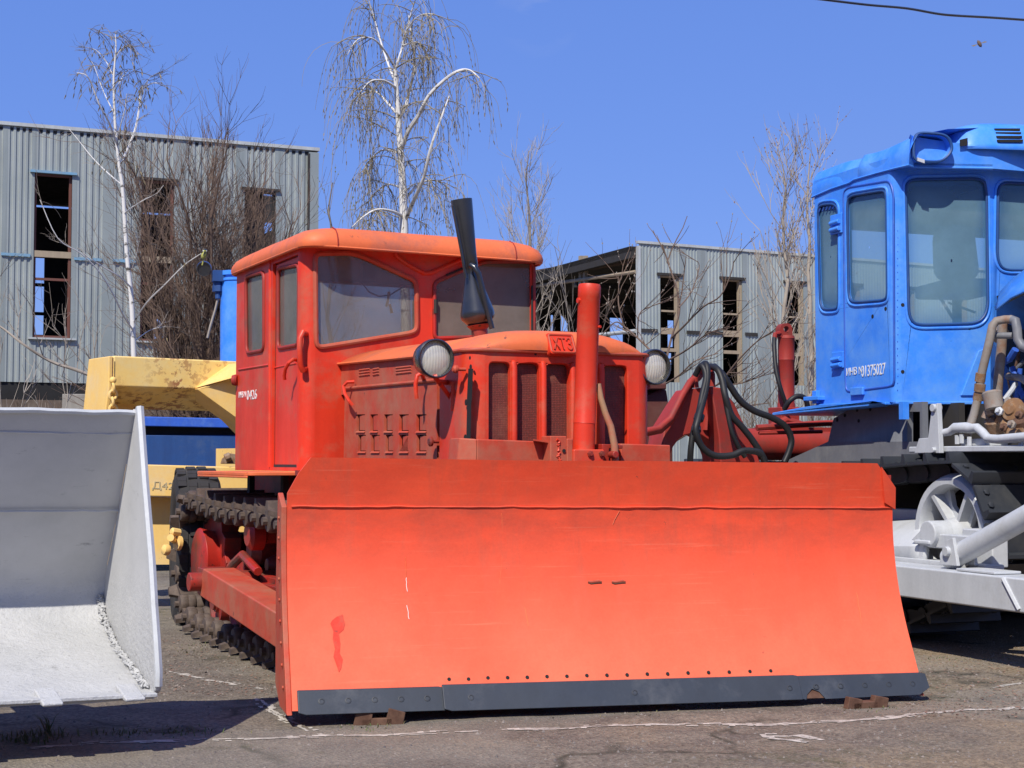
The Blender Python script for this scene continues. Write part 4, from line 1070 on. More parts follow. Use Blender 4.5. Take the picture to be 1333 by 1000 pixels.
c0, c1 = cx(1110, 505), cx(1126, 514); m = MB(); m.box((-.02, c1.y, c1.z), (0, c0.y, c0.z)); m.build('latch', 'blue_paint', door, bevel=.004)
m = MB()
for u, v in ((1153, 402), (1136, 412)): c = cx(u, v); m.cyl(c, c + V((-.002, 0, 0)), .012, 8)
m.build('keyhole', 'dark_inside', door)
m = MB()
for u, v in ((1175, 397), (1175, 484), (1262, 427)):
    m = MB(); c = cf(u, v); m.cyl(c, c + fn * .002, .011, 8); m.build('bolt_hole', 'dark_inside', cabb)
m = MB()
for k in range(24): c = cf(1168.5 + .3 * math.sin(k), 300 + k * 9); m.ball(c, .003, 6)
m.build('rivet_row', 'blue_paint', cabb)
m = MB()
for k in range(5): m.tube([cx(1066 + k * 4.5, 276 - k), cx(1068 + k * 4.6, 271 - k)], .005, 5)
m.build('old_seal', 'blue_old', cabb)
p0, p1 = cx(1102.5, 492), cx(1123, 489); q0, q1 = cx(1122, 491), cx(1153, 487)
letters('inventory_number', 'ИНВ N', 'white_paint', door, p0 + V((-.003, 0, .012)), V((0, p1.y - p0.y, p1.z - p0.z)), V((0, 0, 1)), (p1 - p0).length, .045, .001)
letters('inventory_number', '01375027', 'white_paint', door, q0 + V((-.003, 0, .0)), V((0, q1.y - q0.y, q1.z - q0.z)), V((0, 0, 1)), (q1 - q0).length, .066, .001)
# roof slab with dented fascia
xo = -.005
pts_s = [(1057, 257), (1082, 246), (1106, 238), (1112, 234), (1140, 226), (1166, 219), (1183, 215)]
top_s = [(1056, 224), (1082, 214), (1108, 204), (1116, 203), (1140, 195), (1166, 184), (1185, 175)]
m = MB()
lo_, hi_ = [T.X(u, v, xo) for u, v in pts_s], [T.X(u, v, xo) for u, v in top_s]
rows = []
N = 40
def lerpl(P, t):
    t *= len(P) - 1; i = min(int(t), len(P) - 2); return P[i].lerp(P[i + 1], t - i)
for j in range(7):
    f = j / 6; row = []
    for i in range(N + 1):
        a, b = lerpl(lo_, i / N), lerpl(hi_, i / N); p = a.lerp(b, f)
        y_ = (p.y - lo_[0].y) / (lo_[-1].y - lo_[0].y)
        d = .045 * math.exp(-((y_ - .42) / .08) ** 2) * (.4 + .6 * f) - .03 * math.exp(-((y_ - .53) / .05) ** 2) * f + .012 * noise.noise(V((y_ * 5, f * 2, 1)))
        row.append(p + V((d + (.05 * f ** 3), 0, 0)))
    rows.append(row)
zt_ = hi_[-1].z; ztr = hi_[0].z
rows.append([V((.25, p.y, p.z + .05)) for p in rows[-1]]); rows.append([V((XR * .5, p.y, p.z + .09)) for p in rows[-1]])
rows.append([V((XR + .1, p.y, p.z - .05)) for p in rows[-1]])
m.grid(rows)
yf_ = lo_[-1].y
zf_lo = lo_[-1].z
f0 = lo_[-1]; 
# front fascia, follows the facets
def ff(u, v): return FM @ TF.Y(u, v, -.11)
fl = [f0] + [ff(u, v) for u, v in ((1190, 217.5), (1240, 218.5), (1292, 219.5))]
fh = [hi_[-1]] + [ff(u, v) for u, v in ((1190, 178), (1240, 186), (1292, 188))]
e_lo, e_hi = fl[-1], fh[-1]
fl += [V((e_lo.x + 1.0, e_lo.y, e_lo.z)), V((XR + .1, yf_, e_lo.z))]; fh += [V((e_hi.x + 1.0, e_hi.y, e_hi.z)), V((XR + .1, yf_, e_hi.z))]
m.grid([fl, fh, [V((max(p.x, .15), p.y + .25, p.z + .01)) for p in fh], [V((max(p.x, .25), yr - .05, hi_[0].z + .03)) for p in fh]])
under = [V((p.x, p.y, p.z + .012)) for p in fl] + [V((XR + .1, lo_[0].y, fl[-1].z)), V((xo, lo_[0].y, lo_[0].z + .012))]
m.prism(under, (0, 0, .012))
roofb = m.build('roof', 'blue_paint', cabb, smooth=35)
m = MB(); m.tube([lo_[0]] + lo_[1:] + fl[1:4], .007, 6); m.build('roof_lip', 'blue_paint', roofb)
# empty lamp housing on the roof corner
hc = [ff(*q) for q in ((1184, 205), (1185, 182), (1191, 175), (1222, 177), (1231, 183), (1235, 196), (1229, 206), (1219, 213), (1203, 213), (1188, 211))]
hl = roundpoly(hc, .05, 4); cen = sum(hl, V()) / len(hl); m = MB()
rows = []
for s_, o in ((1.0, -.14), (1.02, .02), (1.03, .05), (.98, .055), (.95, .03), (.90, -.04), (.75, -.10), (.45, -.13), (.02, -.135)):
    row = [cen + (p - cen) * s_ + fn * (o + .006 * noise.noise(p * 9) * (o < .03)) for p in hl]; rows.append(row + [row[0]])
m.grid(rows); hs_ = m.build('lamp_housing', 'blue_paint', roofb, smooth=45)
m = MB(); m.tube([cen + (p - cen) * 1.0 + fn * .052 for p in hl], .009, 6, closed=True); m.build('housing_rim', 'blue_dark', hs_)
m = MB(); c0 = ff(1188, 208); c1 = ff(1197, 211); m.prism([c0 + fn * .06, c1 + fn * .06, c1 + fn * .06 + V((0, 0, -.02)), c0 + fn * .06 + V((0, 0, -.02))], fn * .01); m.build('clip', 'silver_paint', hs_)
# ventilator housing on the roof
m = MB(); rows = []
v0 = ff(1243, 194) + fn * .03
ext_ = (FM.to_3x3() @ V((1, 0, 0)))
out = []
for o, zz in ((0, 0), (.006, .015), (.0, .03), (-.02, .10), (-.06, .15), (-.14, .18), (-.3, .20)):
    row = []
    L, W = 1.25, .75; ins = -o
    c = [v0 + ext_ * ins + fn * (-ins), v0 + ext_ * (L - ins) + fn * (-ins), v0 + ext_ * (L - ins) - fn * (W - ins), v0 + ext_ * ins - fn * (W - ins)]
    lp = roundpoly([p + V((0, 0, zz)) for p in c], .17, 8); rows.append(lp + [lp[0]])
m.grid(rows); m.prism(rows[-1][:-1], (0, 0, .004)); vent = m.build('roof_ventilator', 'blue_paint', roofb, smooth=50)
m = MB(); c = [ff(1247.5, 183), ff(1257.5, 180.5), ff(1257.5, 190.5), ff(1247.5, 191.5)]; m.prism([p + fn * .018 for p in c], fn * .004); m.build('square_hole', 'dark_inside', vent)
m = MB()
for k in range(4):
    a, b = ff(1295, 168.5 + k * 5.4), ff(1328, 168.5 + k * 5.4); h__ = .006; o = .0 + .004 * k
    m.prism([p + fn * (-.012 + .012 * k) for p in (a + V((0, 0, -h__)), a.lerp(b, .1) + V((0, 0, -h__ * 1.5)), a.lerp(b, .9) + V((0, 0, -h__ * 1.5)), b + V((0, 0, -h__)), b + V((0, 0, h__)), a + V((0, 0, h__)))], fn * .012)
m.build('vent_slot', 'dark_inside', vent)
# inside the cab
m = MB(); a, b = TF.Y(1220, 288, .2), TF.Y(1274, 366, .2)
m.prism(roundpoly([FM @ V((a.x, .16, b.z)), FM @ V((b.x, .16, b.z)), FM @ V((b.x, .24, a.z)), FM @ V((a.x + .03, .24, a.z - .02))], .09, 5), -fn * .12)
m.prism([FM @ V((a.x, .05, b.z - .08)), FM @ V((b.x + .1, .05, b.z - .08)), FM @ V((b.x + .1, .05, b.z)), FM @ V((a.x, .05, b.z))], -fn * .5)
m.build('seat', 'white_paint', cabb, bevel=.02)
m = MB(); m.tube([FM @ TF.Y(1223, 386, .10), FM @ TF.Y(1244, 420, .05)], .010, 6); m.tube([FM @ TF.Y(1234, 394, .12), FM @ TF.Y(1270, 407, .05)], .008, 6); m.build('control_lever', 'tan_hose', cabb)
m = MB(); m.box((.06, yr - .06, 1.4), (XR - .06, yr - .04, 1.75)); m.box((.05, .2, 2.5), (XR - .1, yr - .1, 2.52)); m.build('inner_lining', 'grey_metal', cabb)
# deck under the cab
m = MB(); a = T.X(1005, 541, -.03); b = T.X(1130, 524.5, -.03); c = T.X(1136, 521, -.03); d_ = T.X(1166, 519, -.03)
P = [T.X(1005, 537.5, -.03), T.X(1068, 526, -.03), V((-.03, .05, ZF0 + .002)), V((-.03, .05, ZF0 - .015)), c + V((0, 0, -.01)), b + V((0, 0, -.02)), a]
m.prism(P, (.62, 0, 0)); m.prism([p_(0, ZF0 + .006) + fn * .015, p_(xe, ZF0 + .006) + fn * .015, p_(xe, ZF0 - .012) + fn * .015, p_(0, ZF0 - .012) + fn * .015], -fn * .2)
deck = m.build('deck', 'blue_paint', bt, bevel=.005)
m = MB(); a = T.X(1055, 522, -.01); m.box((-.05, a.y - .15, a.z), (.03, a.y + .02, a.z + .025)); m.box((-.03, a.y - .1, a.z - .02), (.0, a.y - .05, a.z + .06)); m.build('deck_latch', 'blue_paint', deck, bevel=.004)
# grey hull below the deck, with a window through it
xh = .10
hh_ = [T.X(u, v, xh) for u, v in ((1181, 536), (1197.5, 536), (1197.5, 575), (1181, 575))]
m = MB(); m.sheet([V((xh, 1.45, .98)), T.X(1078, 575, xh), T.X(1085, 545, xh), V((xh, .55, ZF0)), V((xh, -.12, ZF0)), V((xh, -.12, .98))], [hh_], (.04, 0, 0))
hull = m.build('hull', 'grey_metal', bt, bevel=.004)
m = MB(); m.box((xh + .22, -.16, .95), (xh + .26, .5, 1.33)); m.box((xh + .1, .4, .5), (1.35, 2.6, .98)); m.box((.46, -1.9, .80), (1.3, .36, 1.325)); m.build('inner_frame', 'steel_dark', hull)
m = MB()
for u, v in ((1100, 541), (1116, 534), (1133, 533), (1118, 548), (1090, 547)): c = T.X(u, v, xh); m.cyl(c, c + V((-.003, 0, 0)), .011, 8)
m.build('bolt_hole', 'dark_inside', hull)
xb_ = -.02
m = MB(); m.prism([T.X(u, v, xb_) for u, v in ((1213, 527), (1220, 525), (1223, 590), (1190, 590), (1196, 571), (1208, 570))], (.03, 0, 0)); c = T.X(1216, 531, xb_); m.cyl(c + V((-.015, 0, 0)), c + V((.04, 0, 0)), .022, 12)
m.cyl(T.X(1217, 586, xb_), T.X(1217, 586, xb_) + V((-.02, 0, 0)), .015, 8); m.build('upright_bracket', 'silver_paint', bt, bevel=.003)
m = MB(); a = T.X(1196, 528, -.02); m.box((.0, -.08, ZF0 - .1), (.04, -.04, ZF0)); m.build('deck_strut', 'blue_paint', deck)
# engine side: silver sill and rusty pipes in front of a dark engine bay
xs2 = .02
sill = MB(); a = T.X(1222, 584, xs2); b = T.X(1333, 577, xs2)
sill.box((xs2, -1.6, a.z - .02), (xs2 + .5, -.10, a.z + .012)); sill.box((xs2 + .05, T.X(1272, 575, xs2).y, a.z + .012), (xs2 + .2, T.X(1240, 575, xs2).y, a.z + .05))
sill = sill.build('side_sill', 'silver_paint', bt, bevel=.006)
m = MB()
for u, v in ((1246, 571), (1252, 570), (1262, 573), (1329, 573)):
    m = MB(); c = T.X(u, v, xs2 + .02); m.cyl(c + V((0, 0, -.03)), c + V((0, 0, .018)), .013, 6)
    m.build('stud', 'silver_paint', sill)
m = MB(); ef = -.02
m.prism([V((.62, -2.0, 1.02)), V((.62, -.06, 1.02)), V((.62, -.06, 1.95)), V((.62, -.5, 1.98)), V((.62, -2.0, 1.7))], (.6, 0, 0)); eng = m.build('engine', 'dark_inside', bt)
def ep(u, v, x): return T.X(u, v, x)
m = MB(); P = [ep(1259, 568, .08), ep(1261, 560, .10), ep(1268, 540, .12), ep(1274, 515, .14), ep(1277, 490, .14), ep(1283, 465, .15), ep(1289, 440, .16), ep(1292, 424, .17), ep(1297, 418, .19), ep(1308, 416, .22), ep(1317, 416, .25)]
m.tube(P, .023, 14); pipe = m.build('coolant_pipe', 'old_pipe', eng)
m = MB()
for i, (u0, v0, u1, v1, r) in enumerate(((1275.5, 497, 1277, 486, .028), (1275, 510, 1276, 500, .030), (1273, 521, 1274.6, 512, .029))): m.cyl(ep(u0, v0, .14), ep(u1, v1, .14), r, 14)
m.build('pipe_coupling', 'brass_rust', pipe)
m = MB(); m.tube([ep(1315, 416, .25), ep(1322, 418, .25), ep(1324, 428, .25), ep(1325, 442, .25), ep(1331, 452, .26), ep(1345, 456, .27)], .025, 14); m.tube([ep(1292, 437, .2), ep(1318, 437, .26)], .018, 10); m.build('elbow_pipe', 'grey_metal', eng)
m = MB(); m.tube([ep(1305, 420, .33), ep(1304, 450, .33), ep(1300, 490, .33), ep(1298, 520, .33)], .027, 12); m.tube([ep(1297, 430, .36), ep(1303, 437, .35)], .05, 12); m.build('standpipe', 'old_pipe', eng)
m = MB(); m.tube([ep(1322, 455, .4), ep(1314, 468, .4), ep(1309, 470, .4)], .02, 8); m.tube([ep(1318, 478, .45), ep(1326, 505, .45), ep(1333, 518, .45)], .016, 8); m.tube([ep(1328, 480, .45), ep(1324, 518, .45)], .014, 8); m.build('fuel_line', 'blue_old', eng)
m = MB(); c = ep(1293, 522, .16); ax = V((0, .25, 1)).normalized(); m.lathe([(0, -.048), (.046, -.048), (.05, -.044), (.052, .024), (.055, .04), (.049, .05), (0, .052)], c, ax, 20); m.tube([c + V((0, 0, -.05)), ep(1285, 538, .16), ep(1282, 545, .15)], .022, 8); m.build('filler_cap', 'old_pipe', eng)
m = MB(); m.lathe([(0, -.02), (.03, -.03), (.05, -.022), (.055, -.03), (.062, -.022), (.068, 0), (.06, .02), (.035, .024), (.03, .034), (0, .034)], ep(1319, 534, .2), (-1, -.25, .25), 18); m.tube([ep(1300, 528, .22), ep(1307, 548, .2), ep(1318, 566, .18), ep(1330, 565, .18)], .034, 10); m.lathe([(0, -.06), (.05, -.06), (.055, 0), (.03, .03), (0, .03)], ep(1294, 548, .2), (-.4, -.2, 1), 12)
m.tube([ep(1302, 548, .25), ep(1308, 565, .25)], .05, 10); m.build('water_pump', 'brass_rust', eng)
m = MB(); m.lathe([(0, -.06), (.04, -.06), (.045, 0), (.02, .02), (0, .02)], ep(1326, 548, .2), (-.4, -.2, 1), 12); m.tube([ep(1290, 553, .2), ep(1303, 545, .2), ep(1294, 560, .2)], .03, 8); m.build('pump_elbow', 'rust', eng)
m = MB(); P = [ep(1228, 563.5, .02), ep(1236, 562, .03), ep(1243, 557, .04), ep(1258, 557, .05), ep(1265, 558, .05), ep(1272, 557, .05), ep(1279, 563, .05), ep(1286, 571, .04), ep(1300, 572, .03), ep(1333, 569, .02), ep(1360, 567, .02)]
m.tube(P, [.020, .022, .027, .030, .026, .024, .024, .024, .024, .024, .024], 14); m.build('drain_pipe', 'silver_paint', eng)
for k, (u0, v0, x0, u1, v1, x1, r_) in enumerate(((1305, 500, .5, 1333, 470, .5, .012), (1300, 470, .5, 1318, 520, .45, .009), (1312, 490, .42, 1340, 500, .4, .02), (1308, 520, .3, 1322, 500, .4, .014), (1326, 440, .5, 1318, 500, .5, .011))):
    m = MB(); m.tube([ep(u0, v0, x0), ep((u0 + u1) / 2 + 3, (v0 + v1) / 2 - 3, (x0 + x1) / 2 - .02), ep(u1, v1, x1)], r_, 8); m.build('engine_pipe', ('grey_metal', 'brass_rust', 'old_pipe', 'silver_paint', 'rust')[k], eng)
for k, (u, v, x) in enumerate(((1306, 556, .14), (1316, 552, .12), (1300, 535, .14), (1326, 540, .1), (1312, 522, .2))):
    m = MB(); m.lathe([(.0, -.02), (.022, -.02), (.024, .0), (.014, .004), (.012, .018), (0, .018)], ep(u, v, x), (-1, -.4, .3), 6); m.build('bolt', ('rust', 'old_pipe', 'silver_paint')[k % 3], eng)
# blue engine hood wing
m = MB(); rows = []
for u0, v0, u1, v1 in ((1296, 400, 1297, 404), (1303, 380, 1300, 401), (1318, 364, 1316, 388), (1333, 353, 1333, 380), (1380, 345, 1380, 376)):
    rows.append([ep(u0, v0, .52), ep(u1, v1, .28)])
m.grid(rows); m.build('hood_wing', 'blue_paint', eng, solid=.012)
m = MB(); m.grid([[ep(1297, 404, .5), ep(1308, 396, .4), ep(1333, 384, .3), ep(1370, 378, .3)], [ep(1297, 414, .6), ep(1308, 420, .6), ep(1333, 430, .6), ep(1370, 440, .6)]]); m.build('hood_lining', 'blue_dark', eng)
m = MB(); m.prism([cf(u, v, .012) for u, v in ((1251, 515), (1274, 457), (1290, 450), (1290, 515))], -fn * .02); m.build('access_panel', 'blue_paint', cabb, bevel=.004)
m = MB(); m.prism([ep(1290, 440, .45), ep(1333, 520, .45), ep(1333, 545, .45), ep(1290, 520, .45)], (.02, 0, 0)); m.build('inner_guard', 'blue_dark', eng)
# ---- tracks: broad plates
WS, WI = V((0, 2.45, .57)), V((0, -.50, .61)); RW = .37
def tpath():
    P = [V((0, WI.y + (WS.y - WI.y) * i / 30, WI.z + RW + .005 - .05 * math.sin(math.pi * i / 30) ** 2 * (1 if i else 0) + (WS.z - WI.z) * i / 30)) for i in range(31)]
    for i in range(1, 16): a = math.pi / 2 - math.pi * i / 16; P.append(WS + V((0, math.cos(a) * RW, math.sin(a) * RW)))
    P += [V((0, 2.2, .07)), V((0, -.1, .07))]
    for i in range(0, 18): a = -math.pi / 2 - .55 - (math.pi - .55) * i / 18; P.append(WI + V((0, math.cos(a) * RW, math.sin(a) * RW)))
    return P
def plate_mesh():
    m = MB()
    m.prism([V((-.23, -.098, .0)), V((-.23, .092, .0)), V((-.23, .098, .016)), V((-.23, -.060, .016)), V((-.23, -.066, .062)), V((-.23, -.084, .062)), V((-.23, -.098, .02))], (.46, 0, 0))
    for x in (-.10, .05): m.prism([V((x, -.10, 0)), V((x, .10, 0)), V((x, .10, -.075)), V((x, .05, -.09)), V((x, -.05, -.09)), V((x, -.10, -.075))], (.045, 0, 0)); m.cyl((x - .01, -.098, -.045), (x + .055, -.098, -.045), .042, 12)
    for x in (-.17, .16):
        for y in (-.02, .055): m.lathe([(.018, .016), (.018, .028), (.012, .03), (0, .03)], (x, y, 0), (0, 0, 1), 6)
    return m.mesh('track_plate', 'black_steel')
PLATE = plate_mesh()
for xc, nm in ((.16, ''), (1.62, '')):
    m = MB(); m.box((xc - .12, -.2, .33), (xc + .12, 2.1, .52)); m.box((xc + .02, -.1, .5), (xc + .1, 2.0, .72)); tr = m.build('track', 'silver_paint', bt, bevel=.01)
    m = MB(); m.lathe([(.03, -.10), (.07, -.10), (.085, -.05), (.085, .05), (.07, .10), (.03, .10)], WI + V((xc - .09, 0, 0)), (1, 0, 0), 28)
    m.lathe([(.252, -.065), (.265, -.085), (.30, -.085), (.315, -.06), (.325, -.03), (.325, .03), (.315, .06), (.30, .085), (.265, .085), (.252, .065), (.252, -.065)], WI + V((xc - .09, 0, 0)), (1, 0, 0), 40)
    for k in range(5):
        a = 2 * math.pi * k / 5 + .9; d = V((0, math.cos(a), math.sin(a))); e = V((0, -math.sin(a), math.cos(a))); c = WI + V((xc - .09, 0, 0))
        m.prism([c + d * .07 - e * .045, c + d * .16 - e * .032, c + d * .258 - e * .075, c + d * .258 + e * .075, c + d * .16 + e * .032, c + d * .07 + e * .045], (.03, 0, 0)); m.prism([c + d * .07 - e * .012 + V((-.055, 0, 0)), c + d * .258 - e * .012 + V((-.07, 0, 0)), c + d * .258 + e * .012 + V((-.07, 0, 0)), c + d * .07 + e * .012 + V((-.055, 0, 0))], (.07, 0, 0))
    m.build('idler_wheel', 'silver_paint', tr, smooth=35)
    for y in (.25, .75, 1.25, 1.75):
        m = MB(); m.lathe([(.02, -.13), (.13, -.13), (.16, -.10), (.13, -.05), (.13, .05), (.16, .10), (.13, .13), (.02, .13)], (xc, y, .22), (1, 0, 0), 24)
        m.build('track_roller', 'black_steel', tr)
    for y in (.55, 1.5):
        m = MB(); m.lathe([(.02, -.16), (.09, -.15), (.10, -.06), (.07, -.05), (.07, .05), (.10, .06), (.09, .15), (.02, .16)], (xc, y, .80), (1, 0, 0), 20); m.box((xc - .03, y - .05, .5), (xc + .03, y + .05, .78))
        m.build('carrier_roller', 'black_steel', tr)
    m = MB(); m.lathe([(.05, -.05), (.30, -.04), (.32, 0), (.30, .04), (.05, .05)], WS + V((xc, 0, 0)), (1, 0, 0), 30); m.build('sprocket', 'black_steel', tr)
    for k, (p, d) in enumerate(along(tpath(), .203)):
        o = bpy.data.objects.new('track_plate', PLATE); COL.objects.link(o); o.parent = tr
        o.matrix_local = Matrix.Translation(V((xc, p.y, p.z))) @ Matrix(((1, 0, 0, 0), (0, d.y, -d.z, 0), (0, d.z, d.y, 0), (0, 0, 0, 1)))
# silver roller guard, axle block and push frame
xg = -.12
m = MB(); rows = []
for u in (1100, 1160, 1185, 1206): rows.append([T.X(u, 735, xg), T.X(u, 712, xg), T.X(u + 4, 700, xg + .05), T.X(u + 8 , 681 - (u - 1160) * .06, xg + .2), T.X(u + 8, 679 - (u - 1160) * .06, xg + .3)])
m.grid(rows); m.build('roller_guard', 'silver_paint', bt, solid=.02)
m = MB(); P = [T.X(u, v, xg - .01) for u, v in ((1186, 703), (1208, 680), (1217, 683), (1203, 700), (1201, 735), (1195, 735), (1197, 705))]; m.prism(P, (.04, 0, 0)); m.build('guard_rib', 'silver_paint', bt, bevel=.004)
m = MB(); a, b = T.X(1211, 694, -.1), T.X(1275, 718, -.1); m.box((-.12, b.y, b.z), (.02, a.y, a.z)); a, b = T.X(1250, 688, -.11), T.X(1290, 740, -.11); m.box((-.10, b.y, b.z), (.0, a.y, a.z)); m.box((-.16, b.y - .02, b.z - .01), (-.04, b.y + .12, b.z + .02))
m.cyl((-.15, WI.y, WI.z), (.3, WI.y, WI.z), .07, 16); c = T.X(1203, 706, -.14); m.box((-.16, c.y - .07, c.z - .01), (-.12, c.y + .07, c.z + .012)); m.build('axle_block', 'silver_paint', bt, bevel=.008)
xp = -.35
m = MB(); ya, yb2 = 2.0, -2.3
m.box((xp, yb2, .284), (xp + .20, ya, .447)); pf = m.build('push_beam', 'silver_paint', bt, bevel=.01)
m = MB(); m.tube([T.X(1306, 753, xp - .002), T.X(1327, 794, xp - .002)], .012, 6); m.build('weld_seam', 'silver_paint', pf)
m = MB(); m.box((xp + .21, -.75, .40), (xp + .30, ya, .47)); m.box((xp + .02, T.X(1290, 742, xp).y, .449), (xp + .18, T.X(1240, 735, xp).y, .462)); m.build('beam_plate', 'silver_paint', pf, bevel=.004)
m = MB(); P = [T.X(u, v, xp + .06) for u, v in ((1222, 735), (1232, 703), (1240, 700), (1246, 737))]; m.prism(P, (.02, 0, 0)); m.prism([p + V((.11, 0, 0)) for p in P], (.02, 0, 0)); c = T.X(1234, 718, xp + .06); m.cyl(c + V((-.02, 0, 0)), c + V((.15, 0, 0)), .025, 14); lug = m.build('cylinder_lug', 'silver_paint', pf, bevel=.003)
m = MB(); a = T.X(1238, 728, xp + .12); b = T.X(1345, 668, xp + .16); m.cyl(a, b, .056, 28); m.lathe([(.04, -.02), (.061, -.01), (.061, .03), (.056, .035)], a, b - a, 28); m.build('tilt_cylinder', 'silver_paint', pf)
m = MB(); m.box((XR - .2, yb2, .284), (XR, ya, .447)); m.build('push_beam', 'silver_paint', bt, bevel=.01)

# ---------------------------------------------------------------- silver loader bucket
K = Frame(-1.224, 5.45, 27)
bk_ = root('loader_bucket', 'rough silver painted loader bucket with stub teeth left of the bulldozer', 'bucket', K)
prof = [(0, .205), (.03, .205), (.30, .255), (.51, .30), (.64, .345), (.73, .40), (.79, .475), (.78, .54), (.74, .60), (.66, .70), (.56, .83), (.44, .995), (.33, 1.168)]
W = 2.45
roll = lambda x: -.010 * x
m = MB(); rows = []
for y, z in prof:
    rows.append([V((-W * i / 60, y, z + roll(-W * i / 60) + .006 * noise.noise(V((i * .2, y * 3, z * 2))))) for i in range(61)])
out_ = []
for i, (y, z) in enumerate(prof):
    a = prof[max(0, i - 1)]; b = prof[min(len(prof) - 1, i + 1)]; d = V((0, b[0] - a[0], b[1] - a[1])).normalized(); n_ = V((0, d.z, -d.y))
    out_.append([p + n_ * .018 for p in rows[i]])
m.grid(rows); m.grid(out_); m.grid([rows[0], out_[0]]); m.grid([rows[-1], out_[-1]])
shell_b = m.build('bucket_shell', 'bucket_paint', bk_, smooth=50)
for s, x in ((1, 0), (-1, -W)):
    fr_ = [(-.005, .205), (.0, .26), (.03, .36), (.06, .46), (.30, 1.22), (.335, 1.21)]
    poly = [V((x, y, z + roll(x))) for y, z in [(-.012, .215), (-.015, .26), (.015, .38), (.055, .50), (.10, .66), (.20, .92), (.285, 1.195), (.315, 1.202), (.34, 1.168)] + [(y + .012, z - .012) for y, z in prof[::-1][1:-1]]]
    m = MB(); m.prism(roundpoly(poly, .02, 2), (.022 * s, 0, 0)); m.build('side_plate', 'bucket_paint', bk_, bevel=.004)
    m = MB(); m.tube([V((x + .010 * s, y, z + roll(x))) for y, z in [(-.012, .23), (-.014, .28), (.015, .38), (.055, .50), (.10, .66), (.20, .92), (.292, 1.195)]], .014, 6); m.build('edge_bead', 'silver_paint', bk_)
m = MB(); m.tube([V((-W * i / 80, prof[-1][0] - .004, prof[-1][1] + .006 + roll(-W * i / 80) + .004 * noise.noise(V((i * .3, 0, 0))))) for i in range(81)], .011, 6); m.build('top_lip', 'silver_paint', bk_)
m = MB(); m.box((-W, -.03, .195), (0, .16, .209), Matrix.Rotation(.018, 4, 'Y')); m.build('lip_plate', 'bucket_paint', bk_, bevel=.003)
m = MB()
for y, z, k in ((.375, 1.098, 0), (.56, .812, 1)):
    m.tube([V((-W * i / 90, y, z + roll(-W * i / 90) + .004 * noise.noise(V((i * .5, k, 0))))) for i in range(91)], .004, 5)
m.build('weld_seam', 'bucket_paint', bk_)
CP = [V((-.006, .79, .478)), V((-.006, .73, .40)), V((-.006, .51, .305)), V((-.006, .25, .26)), V((-.006, .06, .218))]
for k_ in range(3):         # lumpy weld rope where the floor meets the side plate
    P, rr_ = [], []
    for i in range(150):
        p = lerpl(CP, i / 149); P.append(p + V((-.012 * k_ * random.random() - random.uniform(0, .006), random.uniform(-.006, .006), .004 * k_ * random.random() + random.uniform(-.003, .005)))); rr_.append(random.uniform(.003, .011) * (1 - .25 * k_))
    m = MB(); m.tube(P, rr_, 6); m.build('weld_bead', 'bucket_paint', bk_, smooth=60)
for u in (52, 168, -70, -200):
    q = K.Z(u, 903, .205); m = MB(); z0 = .205 + roll(q.x)
    m.prism([V((q.x - .040, .07, z0 + .03)), V((q.x - .040, .07, z0 - .012)), V((q.x - .034, -.062, z0 - .016)), V((q.x - .034, -.065, z0 - .004))], (.068, 0, 0))
    m.build('tooth', 'bucket_paint', bk_, bevel=.006)
for x in (-.6, -W + .6):
    m = MB(); m.prism([V((x, .60, .85)), V((x, .80, .50)), V((x, 2.6, .55)), V((x, 3.2, .75)), V((x, 2.6, .75)), V((x, .95, .72))], (.09, 0, 0)); m.build('lift_arm', 'silver_paint', bk_, bevel=.01)
m = MB(); m.cyl((-W - .1, 3.0, .45), (.0, 3.0, .45), .08, 14); ax_ = m.build('axle', 'black_steel', bk_)
for x in (-.5, -W + .2):
    m = MB(); m.lathe([(.2, -.02), (.40, -.01), (.445, .04), (.445, .26), (.40, .31), (.2, .32)], (x, 3.0, .45), (1, 0, 0), 30); m.build('tyre', 'rubber', ax_)

# ---------------------------------------------------------------- yellow scraper behind
Y = Frame(-2.77, 11.0, 35)
ys_ = root('tow_scraper', 'rusty pale yellow towed scraper with gooseneck frame and one visible black tyre', 'scraper', Y)
def yp(u, v, y=0): return Y.Y(u, v, y)
A = yp(148, 463); Bq = yp(330, 471.5); C = yp(330, 509); D = yp(148, 503)
m = MB(); dn = V((0, .42, -.145)); m.grid([[A, Bq], [D, C], [D + dn, C + dn], [D + V((0, .5, 0)), C + V((0, .5, 0))], [A + V((0, .5, 0)), Bq + V((0, .5, 0))], [A, Bq]]); m.add([A, D, D + dn, D + V((0, .5, 0)), A + V((0, .5, 0))], [(0, 1, 2, 3, 4)]); beam = m.build('gooseneck', 'yellow_paint', ys_, bevel=.012)
m = MB(); q = [yp(148, 464), yp(150, 505), yp(141, 560), yp(128, 560)]
P0 = [A + V((0, .0, 0)), D, D + V((-.12, .06, -.7)), D + V((-.30, .06, -.7))]
m.prism([A + V((-.001, .01, -.004)), D + V((-.001, .01, 0)), D + V((-.05, .10, -.6)), D + V((-.05, .5, -.6)), A + V((-.001, .41, -.004))], (-.03, 0, 0)); m.prism([D + V((.0, .30, 0)), D + V((.3, .30, 0)), D + V((.2, .42, -.62)), D + V((-.05, .42, -.62))], (0, .1, 0)); m.build('gooseneck_leg', 'yellow_plain', ys_, bevel=.008)
m = MB(); ky = .0
m.prism([yp(256, 505, -.02), yp(311, 472, -.16), yp(330, 480, -.3), yp(330, 500, -.3), yp(311, 490, -.22)], (0, .25, 0)); m.build('gusset', 'yellow_plain', ys_, bevel=.004)
